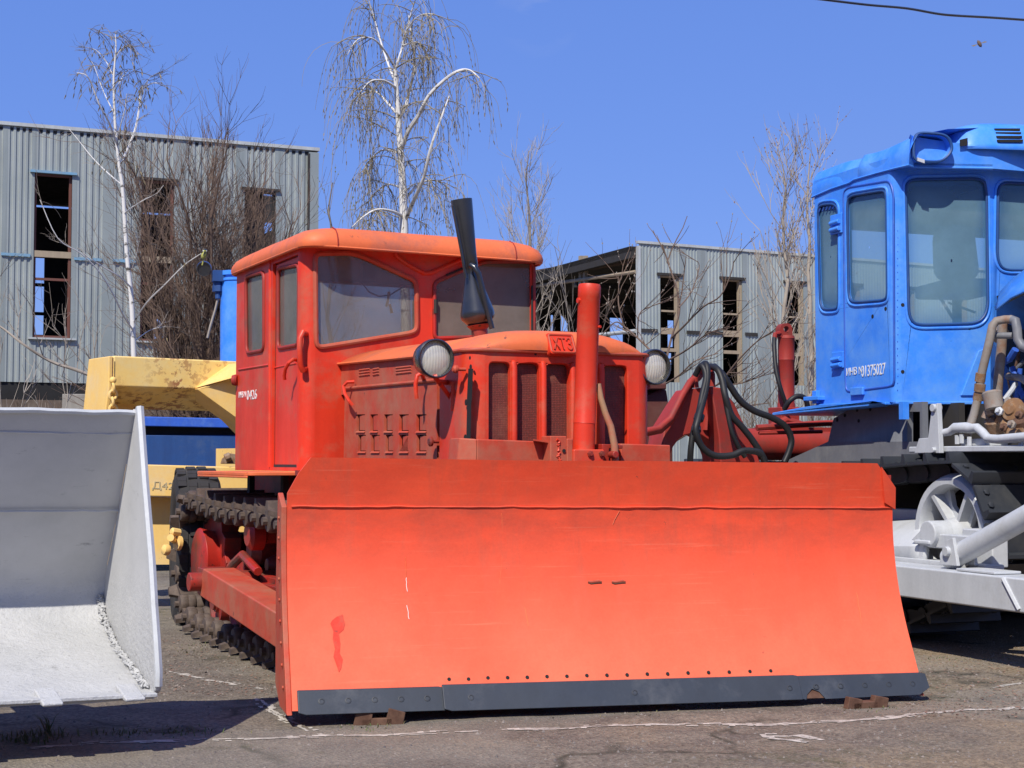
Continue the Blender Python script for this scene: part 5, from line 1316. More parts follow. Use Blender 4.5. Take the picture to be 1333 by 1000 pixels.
m = MB(); m.prism([yp(256, 506.5, -.03), yp(311, 489.5, -.16), yp(345, 485, -.2), yp(345, 580, -.2), yp(311, 546, -.1)], (0, .30, 0)); m.build('gooseneck_bend', 'yellow_plain', ys_, bevel=.006)
# chain
def link_chain(pts, parent):
    for i, (a, b) in enumerate(zip(pts, pts[1:])):
        a, b = V(a), V(b); d = (b - a).normalized(); c = (a + b) / 2; hl_ = (b - a).length * .62; s = V((1, 0, 0)) if i % 2 else V((.2, 1, 0)); s = (s - d * s.dot(d)).normalized(); w_ = .026
        P = []
        for k in range(16):
            t_ = 2 * math.pi * k / 16; P.append(c + d * (math.cos(t_) * (hl_ - w_) + (w_ if math.cos(t_) > 0 else -w_) * abs(math.cos(t_))) + s * math.sin(t_) * w_)
        m = MB(); m.tube(P, .0105, 7, closed=True); m.build('chain_link', 'yellow_plain', parent)
m = MB(); c = yp(147, 497, -.05); m.ball(c + V((0, 0, .01)), .026, 10); ch = m.build('chain', 'yellow_plain', ys_)
m = MB(); m.tube([yp(147, 466, -.012), yp(146.5, 495, -.012)], .004, 5); m.build('chain_hook', 'rust', ch)
link_chain([yp(147, 500 + 9.5 * i, -.05) + V((.006 * math.sin(i * 2), 0, 0)) for i in range(7)], ch)
# lower frame, panel with the number, wheel
Y2 = Frame(-2.3, 10.6, 14)
YM = Y.I @ Y2.M
def y2(u, v, y=0): return YM @ Y2.Y(u, v, y)
b0, b1, b2, b3 = y2(120, 603), y2(420, 611), y2(420, 650), y2(120, 645)
ey_ = YM.to_3x3() @ V((0, 1, 0))
m = MB(); m.prism([b0, b1, b2, b3], ey_ * .25); low = m.build('lower_frame', 'yellow_plain', ys_, bevel=.008)
m = MB(); m.prism([y2(120, 646, .15), y2(420, 651, .15), y2(420, 735, .15), y2(120, 735, .15)], ey_ * .3); m.build('bowl_wall', 'yellow_plain', ys_)
m = MB(); c = y2(297, 598); m.prism([y2(288, 604, -.0), y2(310, 604, 0), y2(310, 592, 0), y2(299, 590, 0), y2(290, 597, 0)], ey_ * .1); m.cyl(y2(293, 597, -.01), y2(300, 594, -.01), .03, 10); m.build('clamp', 'brass_rust', low, bevel=.004)
p0, p1 = y2(198, 638), y2(236, 639.5); letters('inventory_number', 'Д42 1', 'stencil_grey', low, p0 - ey_ * .003, p1 - p0, V((0, 0, 1)), (p1 - p0).length, .058, .001)
def tyre(c, ax, r, w, parent):
    m = MB(); ax = V(ax).normalized()
    m.lathe([(r * .52, -w * .35), (r * .60, -w * .5), (r * .85, -w * .56), (r * .96, -w * .46), (r * .985, -w * .3), (r, -w * .12), (r, w * .12), (r * .985, w * .3), (r * .96, w * .46), (r * .85, w * .56), (r * .60, w * .5), (r * .52, w * .35)], c, ax, 48)
    ty = m.build('tyre', 'rubber', parent, smooth=40)
    a = ax.orthogonal().normalized(); b = ax.cross(a); m = MB()
    for k in range(44):
        t_ = 2 * math.pi * k / 44; d = a * math.cos(t_) + b * math.sin(t_); e = -a * math.sin(t_) + b * math.cos(t_)
        for lane in (-.40, -.15, .12, .36):
            o = c + ax * w * lane + d * r * (.985 if abs(lane) < .3 else .962); sh = .02 if (k + int(lane * 10)) % 2 else 0
            u1, u2 = ax * w * .10, e * r * .052
            P = [o - u1 - u2 + e * sh, o + u1 - u2 + e * sh, o + u1 + u2 + e * sh, o - u1 + u2 + e * sh]; m.prism(P, d * r * .035)
    m.build('tread', 'rubber', ty)
    m = MB(); m.lathe([(r * .05, -w * .2), (r * .3, -w * .22), (r * .50, -w * .34), (r * .54, -w * .36), (r * .54, w * .36), (r * .3, w * .2), (r * .05, w * .2)], c, ax, 32); m.lathe([(0, -w * .55), (r * .12, -w * .5), (r * .14, -w * .2)], c, ax, 16); m.build('rim', 'yellow_plain', ty)
    return ty
d_t = 9.95; rt = .50
ct = Y.I @ V(((256 - 666.5) / FPX * d_t, d_t, .455))
tyre(ct, (math.cos(R(15 - 35)), math.sin(R(15 - 35)), 0), rt, .25, ys_)
tyre(Y.I @ V((-3.6, 11.4, .49)), (1, 0, 0), rt, .36, ys_) if False else None
m = MB(); m.cyl(ct + V((0, 0, 0)), ct + V((.9, .1, 0)), .08, 14); m.build('axle', 'yellow_plain', ys_)
m = MB()
hx = Y.I.to_3x3() @ V((-.75, -.62, .15))
m.lathe([(.0, -.02), (.030, -.012), (.034, .0), (.030, .02), (.012, .03), (.0, .032)], Y.I @ at(217, 716, 9.3), hx, 14); m.lathe([(.022, -.05), (.024, .0), (.016, .008), (0, .01)], Y.I @ at(224, 692, 9.35), hx, 8); m.lathe([(.045, -.05), (.045, -.03), (.02, -.03)], Y.I @ at(224, 706, 9.35), hx, 12)
m.tube([Y.I @ at(222, 700, 9.3), Y.I @ at(235, 708, 9.6), Y.I @ at(250, 712, 9.9)], .022, 8); m.build('grease_hub', 'yellow_plain', ys_)
m = MB()
for x in (-.9, 1.4): m.box((x, .9, 0), (x + .25, 1.4, 1.1))
build_split(m, 'skid_leg', 'yellow_plain', ys_)

# ---------------------------------------------------------------- dark blue box machine with upright cylinder
Q = Frame(-4.0, 14.0, 16)
bx_ = root('box_trailer', 'dark blue steel box body with upright blue cylinder behind the yellow scraper', 'trailer', Q)
def qp(u, v, y=0): return Q.Y(u, v, y)
m = MB(); a, b = qp(150, 563), qp(420, 568); m.prism([qp(150, 566), qp(420, 567), V((qp(420, 567).x, 0, .45)), V((qp(150, 566).x, 0, .45))], (0, 1.6, 0)); bd_ = m.build('box_body', 'blue_dark', bx_, bevel=.01)
m = MB(); m.prism([qp(150, 541.5, -.06), qp(420, 547.5, -.06), qp(420, 559.5, -.06), qp(150, 554, -.06)], (0, 1.75, 0)); m.build('top_rail', 'blue_old', bx_, bevel=.008)
m = MB(); m.prism([qp(150, 553, .05), qp(420, 558, .05), qp(420, 569, .05), qp(150, 568, .05)], (0, 1.3, 0)); m.build('groove', 'dark_inside', bx_)
m = MB()
for x in (-.6, 1.6): m.lathe([(.05, -.1), (.40, -.1), (.44, -.05), (.44, .1), (.40, .15), (.05, .15)], (x, .8, .44), (1, 0, 0), 28)
build_split(m, 'wheel', 'rubber', bx_)
yq = .4
m = MB(); a, b = qp(301, 366, yq), qp(304, 470, yq); cx_ = qp(313, 400, yq); r_c = (qp(338, 400, yq) - qp(288, 400, yq)).length / 2
top_ = V((qp(312, 360, yq).x, yq, qp(312, 360, yq).z)); 
m.lathe([(r_c * .96, -1.45), (r_c, -.05), (r_c * 1.0, 0), (r_c * 1.06, .01), (r_c * 1.06, .03), (r_c * .98, .035), (r_c * .98, .055), (r_c * 1.1, .06), (r_c * 1.1, .10), (r_c * .7, .105), (0, .105)], top_ + V((0, 0, -.06)), (0, 0, 1), 32)
up = m.build('upright_cylinder', 'blue_paint', bx_, smooth=35)
m = MB(); m.box(qp(277, 366, yq - .1) , qp(295, 354, yq + .02)); m.prism([qp(276, 354, yq - .09), qp(283, 356, yq - .09), qp(288, 352, yq - .09), qp(292, 354, yq - .09), qp(292, 364, yq - .09), qp(280, 366, yq - .09)], (0, .12, 0)); m.cyl(qp(283.5, 377, yq - .03), qp(283.5, 362, yq - .03), .045, 12); m.cyl(qp(283.7, 389, yq - .03), qp(283.6, 376, yq - .03), .026, 12); m.cyl(qp(284, 380, yq - .03), qp(284, 372, yq - .03), .055, 6); m.build('hose_fitting', 'blue_dark', up, bevel=.003)
m = MB(); m.tube([qp(284, 388, yq - .03), qp(280, 404, yq), qp(274, 424, yq), qp(270, 440, yq)], .012, 6); m.build('thin_hose', 'twig_pale', up)
c = qp(265.5, 350, yq - .05); m = MB(); ax = V((-.12, -1, -.15)).normalized(); m.lathe([(0, -.05), (.05, -.05), (.066, -.02), (.070, .02), (.066, .035), (.058, .035), (.058, .02), (0, .018)], c, ax, 28); lamp = m.build('work_lamp', 'black_gloss', up)
m = MB(); m.lathe([(.060, -.012), (.071, -.01), (.071, .010), (.060, .012)], c + ax * -.02, ax, 28); m.build('lamp_band', 'blue_old', lamp)

# ---------------------------------------------------------------- dark red hitch machine on the right
G = Frame(1.9, 10.2, 20)
hr = root('ripper_frame', 'dark red ripper frame with A-shaped arch, hoses and upright ram between tractors', 'ripper', G)
def gp(u, v, y=0): return G.Y(u, v, y)
# arch with round hole
outer = [gp(858, 602), gp(865, 560), gp(885, 528), gp(899, 507), gp(929, 503), gp(950, 517), gp(962, 540), gp(978, 570), gp(990, 602)]
outer = [V((outer[0].x, 0, .75))] + outer + [V((outer[-1].x, 0, .75))]
hole = [gp(873 + 30 - 32 * math.cos(t_ * math.pi / 10), 606 - 42 * math.sin(t_ * math.pi / 10)) for t_ in range(11)]
hole = [V((hole[0].x, 0, .8))] + hole + [V((hole[-1].x, 0, .8))]
m = MB(); m.sheet(outer, [hole], (0, .22, 0)); arch = m.build('arch_frame', 'red_primer', hr, bevel=.01)
m = MB(); m.prism([gp(924, 503, -.12), gp(940, 505, -.10), gp(956, 524, -.08), gp(975, 565, -.08), gp(984, 603, -.08), gp(938, 603, -.14), gp(936, 570, -.14), gp(930, 530, -.14)], (0, .14, 0)); m.build('cheek_plate', 'red_primer', arch, bevel=.012)
m = MB(); m.tube([gp(921, 515, -.01), gp(919, 560, -.01)], .02, 8); m.build('arch_rib', 'red_primer', arch)
m = MB()
P1 = [gp(812, 561, -.15), gp(838, 562, -.15), gp(858, 558, -.12), gp(873, 545, -.1), gp(888, 515, -.05), gp(898, 498, 0), gp(909, 488, .05), gp(915, 478, .1)]
m.tube(P1, .022, 10); m.tube([p + V((.03, .05, -.01)) for p in P1], .022, 10); m.tube([gp(905, 505, .02), gp(904, 492, .02), gp(911, 480, .02), gp(922, 476, .02)], .024, 10); m.tube([gp(927, 503, .05), gp(927, 488, .05), gp(922, 476, .05)], .02, 10); m.build('steel_pipe', 'red_primer', hr)
def hose(pxs, r=.019, mat='hose_rubber'):
    P = [gp(u, v, y) for u, v, y in pxs]; Q_ = []
    for i in range(len(P) - 1):   # Catmull-Rom
        p0, p1, p2, p3 = P[max(0, i - 1)], P[i], P[i + 1], P[min(len(P) - 1, i + 2)]
        for k in range(6):
            t_ = k / 6; Q_.append(.5 * ((2 * p1) + (p2 - p0) * t_ + (2 * p0 - 5 * p1 + 4 * p2 - p3) * t_ ** 2 + (3 * p1 - p0 - 3 * p2 + p3) * t_ ** 3))
    m = MB(); m.tube(Q_ + [P[-1]], r, 10); return m.build('hydraulic_hose', mat, hr)
hose([(905, 489, -.05), (913, 476, -.1), (919, 490, -.15), (914, 515, -.2), (909, 540, -.25), (902, 565, -.25), (899, 588, -.25), (898, 612, -.22)])
hose([(912, 478, -.03), (919, 474, -.1), (921, 490, -.15), (917, 515, -.2), (909, 545, -.28), (906, 562, -.3), (914, 582, -.3), (930, 593, -.3), (952, 593, -.3), (968, 587, -.3), (984, 588, -.3), (992, 592, -.3)], .021)
hose([(925, 477, 0), (934, 481, -.1), (940, 495, -.15), (944, 515, -.2), (952, 540, -.2), (966, 556, -.2), (980, 574, -.2), (994, 597, -.2), (1000, 620, -.2)], .021)
hose([(930, 477, .02), (940, 487, -.1), (950, 502, -.12), (964, 522, -.12), (982, 535, -.12), (1005, 544, -.12), (1022, 555, -.12), (1030, 572, -.12), (1027, 588, -.12), (1021, 602, -.12)], .021)
hose([(941, 500, -.17), (946, 530, -.2), (952, 560, -.22), (962, 583, -.22), (970, 595, -.22)], .015)
m = MB(); m.cyl(gp(911, 540, -.24), gp(909, 547, -.25), .032, 10); m.cyl(gp(906, 556, -.27), gp(906.5, 562, -.29), .03, 10); m.build('hose_ferrule', 'black_steel', hr)
# horizontal draw tube and upright ram
m = MB(); m.cyl(gp(955, 578, .4), gp(1078, 580, .4), .105, 28); m.box(gp(1003, 556, .35), gp(1060, 566, .6)); dt = m.build('draw_tube', 'red_primer', hr)
m = MB(); m.tube([gp(985, 557, .15), gp(1040, 553, .15), gp(1075, 551, .15), gp(1090, 551, .15)], .02, 8); m.tube([gp(988, 564, .15), gp(1070, 562, .15)], .012, 8); m.build('steel_pipe', 'red_primer', dt)
m = MB(); ra, rb = gp(1023.5, 532, .5), gp(1023.5, 437, .5); rr_ = .058
m.lathe([(0, -.02), (rr_ * 1.05, -.02), (rr_ * 1.05, .03), (rr_ * .97, .04), (rr_ * .97, (rb - ra).length * .66), (rr_ * 1.0, (rb - ra).length * .665), (rr_ * .97, (rb - ra).length * .68), (rr_ * .97, (rb - ra).length * .95), (rr_ * 1.02, (rb - ra).length * .96), (rr_ * .9, (rb - ra).length)], ra, rb - ra, 28)
ram = m.build('hydraulic_ram', 'red_primer', hr, smooth=40)
m = MB(); ez_ = [gp(1015, 439, .47), gp(1032, 439, .47), gp(1031.5, 426, .47), gp(1028, 421, .47), gp(1019, 421, .47), gp(1015.5, 426, .47)]; hl2 = [gp(1023.7, 428.5, .47) + V((.021 * math.cos(2 * math.pi * k / 12), 0, .021 * math.sin(2 * math.pi * k / 12))) for k in range(12)]
m.sheet(roundpoly(ez_, .02), [hl2], (0, .06, 0)); m.build('ram_eye', 'red_primer', ram, bevel=.003)
m = MB(); m.box((gp(1014, 545, .45).x, .42, gp(1014, 556, .45).z), (gp(1038, 545, .45).x, .60, gp(1014, 530, .45).z)); m.tube([gp(1005, 556, .42), gp(1023, 547, .42), gp(1050, 556, .42)], .03, 8); m.build('ram_foot', 'red_primer', ram, bevel=.006)
m = MB(); m.tube([gp(1015, 434, .48), gp(1009, 435, .46), gp(1008, 443, .46)], .016, 8); m.build('elbow_fitting', 'red_primer', ram)
hose([(1008, 440, .46), (1008, 455, .42), (1010, 480, .38), (1015, 502, .35), (1021, 520, .35), (1025, 530, .36)], .015)
hose([(1021, 533, .3), (1028, 522, .26), (1038, 516, .25), (1048, 519, .25), (1052, 532, .26)], .018)
m = MB(); m.prism([gp(830, 520, .8), gp(862, 505, .8), gp(868, 508, .8), gp(876, 562, .8), (gp(876, 562, .8).x, .8, .6), (gp(825, 562, .8).x, .8, .6)], (0, .3, 0)); m.prism([gp(834, 507, .74), gp(868, 507, .74), gp(868, 499, .74), gp(834, 499, .74)], (0, .4, 0))
m.build('side_plate', 'red_brown', hr, bevel=.01)
m = MB()
for x in (-.55, -.05): m.box((x, .05, .0), (x + .18, .2, .82))
m.box((-.6, .1, .25), (1.2, .3, .5)); m.box((.75, .35, .0), (.95, .5, .95)); build_split(m, 'stand_leg', 'red_primer', hr)
# ---------------------------------------------------------------- corrugated halls
def hall_wall(fr, x0, x1, zb_at, zt_at, flats, holes, pitch, depth, mat, flatmat, parent, name='wall', y=0):
    """corrugated front: x0<x1 local, flats = [(xa, xb)] smooth strips, holes = [(xa, xb, za, zb)]"""
    cuts = sorted(set([x0, x1] + [q for f in flats for q in f] + [q for h_ in holes for q in h_[:2]]))
    cuts = [c for c in cuts if x0 <= c <= x1]
    mc, mf = MB(), MB()
    for a, b in zip(cuts, cuts[1:]):
        if b - a < 1e-4: continue
        c = (a + b) / 2; flat = any(f[0] <= c <= f[1] for f in flats); hs = sorted([h_ for h_ in holes if h_[0] <= c <= h_[1]], key=lambda h_: h_[2])
        spans = []; z = None
        def strip(mm, xs, ys):
            n = len(xs)
            zlo = [zb_at(x) for x in xs]
            cur = zlo
            for h_ in hs:
                top = [h_[2]] * n
                if h_[2] > cur[0] + .01: mm.grid([[V((x, y + yy, zz)) for x, yy, zz in zip(xs, ys, cur)], [V((x, y + yy, zz)) for x, yy, zz in zip(xs, ys, top)]])
                cur = [h_[3]] * n
            mm.grid([[V((x, y + yy, zz)) for x, yy, zz in zip(xs, ys, cur)], [V((x, y + yy, zt_at(x))) for x, yy in zip(xs, ys)]])
        if flat: strip(mf, [a, b], [-depth * 1.15] * 2)
        else:
            n = max(1, round((b - a) / pitch)); p = (b - a) / n; xs, ys = [], []
            for i in range(n):
                s = a + i * p; xs += [s, s + p * .36, s + p * .5, s + p * .86]; ys += [-depth, -depth, 0, 0]
            xs.append(b); ys.append(-depth); strip(mc, xs, ys)
    w_ = mc.build(name, mat, parent, smooth=0, weld=False, normals=False)
    if mf.v: build_split(mf, 'flat_strip', flatmat, w_, smooth=0, normals=False)
    return w_

def pierced(mb, x0, x1, zt_at, holes, y, th):
    cuts = sorted(set([x0, x1] + [q for h_ in holes for q in h_[:2]]))
    for a, b in zip(cuts, cuts[1:]):
        c = (a + b) / 2; z = 0
        for h_ in sorted([h_ for h_ in holes if h_[0] <= c <= h_[1]], key=lambda h_: h_[2]):
            mb.box((a, y, z), (b, y + th, h_[2])); z = h_[3]
        mb.box((a, y, z), (b, y + th, zt_at(c)))
L = Frame((412 - 666.5) / FPX * 48, 48.0, 25)
lh = root('corrugated_hall', 'tall grey corrugated hall with empty windows behind white birch tree', 'hall', L)
def lp(u, v, y=0): return L.Y(u, v, y)
XL = -26.0
tz0, tz1 = lp(2, 163), lp(411, 197); kz = (tz1.z - tz0.z) / (tz1.x - tz0.x)
lzt = lambda x: tz1.z + kz * (x - tz1.x)
bz0, bz1 = lp(2, 497), lp(120, 499); kb = (bz1.z - bz0.z) / (bz1.x - bz0.x)
lzb = lambda x: bz0.z
holes = []
def whole(pa, pb, fr=L):
    a, b = fr.Y(*pa, 0), fr.Y(*pb, 0); return (a.x, b.x, b.z, a.z)
W1, W2, W3 = whole((45, 225), (91, 441)), whole((184, 234), (224, 452)), whole((318, 247), (357, 452))
W3 = (W3[0], W3[1], W1[2], W3[3]); W2 = (W2[0], W2[1], W1[2], W2[3])
hs = [W1, W2, W3]
for k in range(1, 4): hs.append((W1[0] - 4.2 * k, W1[1] - 4.2 * k, W1[2], W1[3] + .1))
fl = [(lp(a, 300).x, lp(b, 300).x) for a, b in ((40, 45), (91, 99), (133, 147), (176, 184), (224, 241), (274, 290), (306, 318), (357, 367), (2, 8))]
fl = [f for f in fl] + [(h_[1], h_[1] + .25) for h_ in hs[3:]]
wl_ = hall_wall(L, XL, lp(401, 300).x, lzb, lzt, fl, hs, .185, .034, 'cladding', 'cladding_flat', lh)
D_ = 13.0
m = MB(); xa = lp(401, 300).x; m.box((xa, -.07, lzb(0)), (0.0, .0, lzt(0) - .05)); m.build('corner_flashing', 'cladding_flat', lh)
m = MB(); m.prism([V((XL, -.10, lzt(XL))), V((0.02, -.10, lzt(0))), V((0.02, -.10, lzt(0) + .10)), V((XL, -.10, lzt(XL) + .10))], (0, .3, 0)); m.build('parapet_trim', 'trim_light', lh)
m = MB(); m.box((xa - .05, -.075, lzb(0)), (xa + .03, -.071 + .0, lzt(0) - .1)); m.build('corner_joint', 'steel_dark', lh)
# plinth band, plinth, side, back and roof
m = MB(); m.box((XL, .02, lzb(0) - .50), (0, .2, lzb(0) - .0)); m.build('plinth_gap', 'dark_inside', lh)
m = MB(); m.box((XL, -.15, 0), (0.05, .25, lzb(0) - .50)); m.build('plinth', 'brick_plinth', lh)
# back wall with openings where the sky shows through
ops = []
for (pa, pb) in (((44, 335), (57, 436)), ((200, 415), (216, 452)), ((318, 253), (355, 312))):
    a, b = L.Y(*pa, D_), L.Y(*pb, D_); ops.append((a.x, b.x, b.z, a.z))
m = MB(); zt_b = lzt(0) - .25

pierced(m, XL, 0, lambda x: zt_b, ops, D_, .15)
m.sheet([V((0, 0.2, 0)), V((0, D_, 0)), V((0, D_, zt_b)), V((0, .2, lzt(0) - .1))], [[V((0, 4.3, 7.6)), V((0, 8.6, 7.6)), V((0, 8.6, 10.1)), V((0, 4.3, 10.1))]], (-.1, 0, 0))
m.build('rear_wall', 'steel_dark', lh, normals=True)
m = MB(); m.prism([V((XL, -.02, lzt(XL) - .12)), V((XL, D_ + .2, zt_b + .1)), V((0, D_ + .2, zt_b + .1)), V((0, -.02, lzt(0) - .12))], (0, 0, .08)); m.build('roof', 'steel_dark', lh)
m = MB()
for x in (-3.2, -6.4, -9.6, -12.8, -16):
    m.box((x, 5.5, 0), (x + .3, 5.8, zt_b))
build_split(m, 'column', 'steel_dark', lh)
for i, h_ in enumerate(hs):
    a, b, c, d = h_; rd = 'frame_red' if i != 2 else 'steel_dark'
    m = MB(); t_ = .07
    m.box((a, .03, c), (a + t_, .12, d)); m.box((b - t_, .03, c), (b, .12, d)); m.box((a + t_, .03, c), (b - t_, .12, c + t_)); m.box((a + t_, .03, d - t_), (b - t_, .12, d))
    k1 = c + (d - c) * .49; k2 = c + (d - c) * .35
    m.box((a + t_, .04, k2), (b - t_, .11, k2 + .07))
    f_ = m.build('window_frame', rd, lh)
    m = MB(); m.box((a - .05, -.01, k1), (b + .02, .10, k1 + .18)); build_split(m, 'transom', 'frame_tan', f_)
    m = MB(); m.box((a - .12, -.12, d), (b + .12, .02, d + .07)); m.build('lintel_trim', 'trim_blue' if i == 0 else 'steel_dark', f_)
    m = MB(); m.box((a - .12, -.14, c - .05), (b + .15, .03, c)); m.build('sill', 'trim_light', f_)
for i, (pa, pb) in enumerate((((1, 331), (39, 331.5)), ((96, 337), (132, 338)), ((146, 339.5), (176, 341)))):
    m = MB(); a, b = lp(*pa), lp(*pb); m.box((a.x, -.09, a.z - .04), (b.x, -.055, a.z + .04)); m.build('cladding_joint', 'trim_blue', lh)
m = MB(); a, b, c, d = W3; m.box((a + .25, .5, c), (a + .75, .8, d)); m.prism([V((a, .6, c + (d - c) * .66)), V((b + .3, .6, c + (d - c) * .79)), V((b + .3, .6, c + (d - c) * .73)), V((a, .6, c + (d - c) * .58))], (0, .15, 0)); build_split(m, 'brace', 'steel_dark', lh)
m = MB()
for k in range(4): m.box((ops[0][0] - .2, D_ - .06, ops[0][2] + .7 + k * 1.05), (ops[0][1] + .1, D_ - .01, ops[0][2] + .82 + k * 1.05))
build_split(m, 'window_bar', 'steel_dark', lh)

# ---- second hall, its gable end open
Rr = Frame((832 - 666.5) / FPX * 60, 60.0, 26)
rh = root('open_ended_hall', 'pale corrugated hall with an open dark gable end and tall window gaps', 'hall', Rr)
def rp(u, v, y=0): return Rr.Y(u, v, y)
def rx(u, v, x=0): return Rr.X(u, v, x)
t0, t1 = rp(832, 317), rp(1060, 335); k_ = (t1.z - t0.z) / (t1.x - t0.x)
rzt = lambda x: t0.z + k_ * (x - t0.x)
R1, R2, R3 = whole((859, 357), (884, 498), Rr), whole((940, 362), (966, 500), Rr), whole((1023, 367), (1046, 500), Rr)
st = R2[0] - R1[0]
hs = [(a, b, R1[2], R1[3] - .05) for a, b, c, d in (R1, R2, R3)] + [(R3[0] + st * k, R3[1] + st * k, R1[2], R1[3]) for k in (1, 2, 3)]
fl = [(rp(a, 380).x, rp(b, 380).x) for a, b in ((858, 859), (884, 891), (907, 918), (966, 972), (985, 1000), (1046, 1052))]
XE = 22.0
hall_wall(Rr, 0, XE, lambda x: .8, rzt, fl, hs, .15, .026, 'cladding_light', 'cladding_flat', rh)
DR = 20.0
for i, h_ in enumerate(hs):
    a, b, c, d = h_; m = MB(); t_ = .09
    m.box((b - t_, .02, c), (b + .05, .2, d)); m.box((a, .02, c), (a + .03, .15, d)); m.box((a, .02, d - .05), (b, .2, d))
    f_ = m.build('window_frame', 'frame_tan', rh)
    m = MB(); k1 = rp(870, 431).z; k2 = rp(870, 456).z
    m.box((a, .04, k1 - .12), (b, .12, k1 + .12)); m.box((a, .04, k2 - .05), (b, .12, k2 + .08)); m.box((a, .06, rp(870, 406).z), (b, .1, rp(870, 406).z + .07)); build_split(m, 'transom', 'frame_tan', f_)
    m = MB(); m.box((a - .15, -.1, d), (b + .15, .02, d + .1)); m.build('lintel_trim', 'steel_dark', f_)
for pa, pb in (((834, 430), (855, 431)), ((893, 432.5), (910, 433)), ((917, 433), (940, 434)), ((969, 435), (985, 437))):
    m = MB(); a, b = rp(*pa), rp(*pb); m.box((a.x, -.08, a.z - .06), (b.x, -.05, a.z + .06)); m.build('cladding_joint', 'steel_dark', rh)
m = MB(); m.box((-.05, -.07, .8), (.06, .12, rzt(0) - .1)); m.build('corner_flashing', 'trim_light', rh)
m = MB(); m.prism([V((-.05, -.08, rzt(0))), V((XE, -.08, rzt(XE))), V((XE, -.08, rzt(XE) + .1)), V((-.05, -.08, rzt(0) + .1))], (0, .2, 0)); m.build('parapet_trim', 'trim_light', rh)
m = MB(); m.box((-.05, -.1, 0), (XE, .2, .8)); m.build('plinth', 'brick_plinth', rh)
# roof and open gable
g0, g1 = rx(830, 321), rx(708, 353.5)
kg = (g1.z - g0.z) / (g1.y - g0.y); rz = lambda y: g0.z + kg * (y - g0.y)
m = MB(); m.prism([V((-.3, .1, rz(0))), V((-.3, DR, rz(DR))), V((-.3, DR, rz(DR) - .45)), V((-.3, .1, rz(0) - .45))], (.25, 0, 0)); m.build('gable_fascia', 'steel_dark', rh)
m = MB(); m.prism([V((-.3, .1, rz(0) - .02)), V((-.3, DR, rz(DR) - .02)), V((-.3, DR, rz(DR) - .2)), V((-.3, .1, rz(0) - .2))], (XE, 0, 0)); m.build('roof', 'steel_dark', rh)
a, b = rx(828, 335), rx(708, 354.5); d_ = (b - a) / (b.y - a.y)
m = MB(); e = a + d_ * (DR - a.y); m.prism([a + V((0, 0, .16)), e + V((0, 0, .16)), e + V((0, 0, -.16)), a + V((0, 0, -.16))], (.3, 0, 0)); m.build('gable_beam', 'steel_brown', rh)
a, b = rx(828, 354), rx(708, 371); m = MB(); d_ = (b - a) / (b.y - a.y); m.cyl(a, a + d_ * (DR - a.y), .075, 8); m.build('tie_rod', 'frame_tan', rh)
m = MB()
for u0, u1 in ((753, 756), (758.5, 761.5)):
    a, b = rx(u0, 343), rx(u1, 372); m.box((0, min(a.y, b.y), b.z), (.15, max(a.y, b.y), a.z + .3))
build_split(m, 'short_post', 'frame_tan', rh)
# rear and far walls, pierced
ops = []
for (pa, pb) in (((730, 406), (751, 432)), ((717, 408), (722, 432)), ((794, 410), (813, 446)), ((858, 412), (879, 430)), ((858, 434), (878, 452)), ((858, 459), (876, 475)), ((1046, 420), (1052, 440))):
    a, b = Rr.Y(*pa, DR), Rr.Y(*pb, DR); ops.append((a.x, b.x, b.z, a.z))

m = MB(); pierced(m, -1, XE + 8, lambda x: rz(DR), ops, DR, .2); m.sheet([V((XE, .2, 0)), V((XE, DR, 0)), V((XE, DR, rz(DR))), V((XE, .2, rz(0) - .4))], [], (-.1, 0, 0)); m.build('rear_wall', 'dark_inside', rh)
m = MB(); a = Rr.Y(736, 408, DR - .1); b = Rr.Y(750, 432, DR - .1); m.tube([a + V((-.3, 0, .3)), b + V((.2, 0, -.3))], .14, 6)
a = Rr.Y(858, 440, DR - .1)
for x in (4, 9, 14): m.box((x, 6, 0), (x + .3, 6.3, rz(6) - .3)); m.box((x, 13, 0), (x + .3, 13.3, rz(13) - .3))
for y in (5, 10, 15): m.box((0, y, rz(y) - 1.0), (XE - .2, y + .2, rz(y) - .75))
for y in (9.0, 16.0): m.box((0.02, y, 0), (.3, y + .3, rz(y) - .4))
build_split(m, 'column', 'steel_dark', rh)
a, b = rx(828, 431), rx(708, 444); m = MB(); m.cyl(a, a + (b - a) * 1.4, .08, 8); m.build('rail', 'trim_light', rh)

# concrete block by the first hall
o = root('concrete_block', 'small concrete block at the foot of the hall beside the yellow frame', 'concrete block', loc=at(108, 519, 38))
m = MB(); w_ = .42
m.box((-w_, -.3, -(at(108, 519, 38).z)), (w_ * 1.3, .3, .10)); m.build('block', 'concrete', o, bevel=.02)

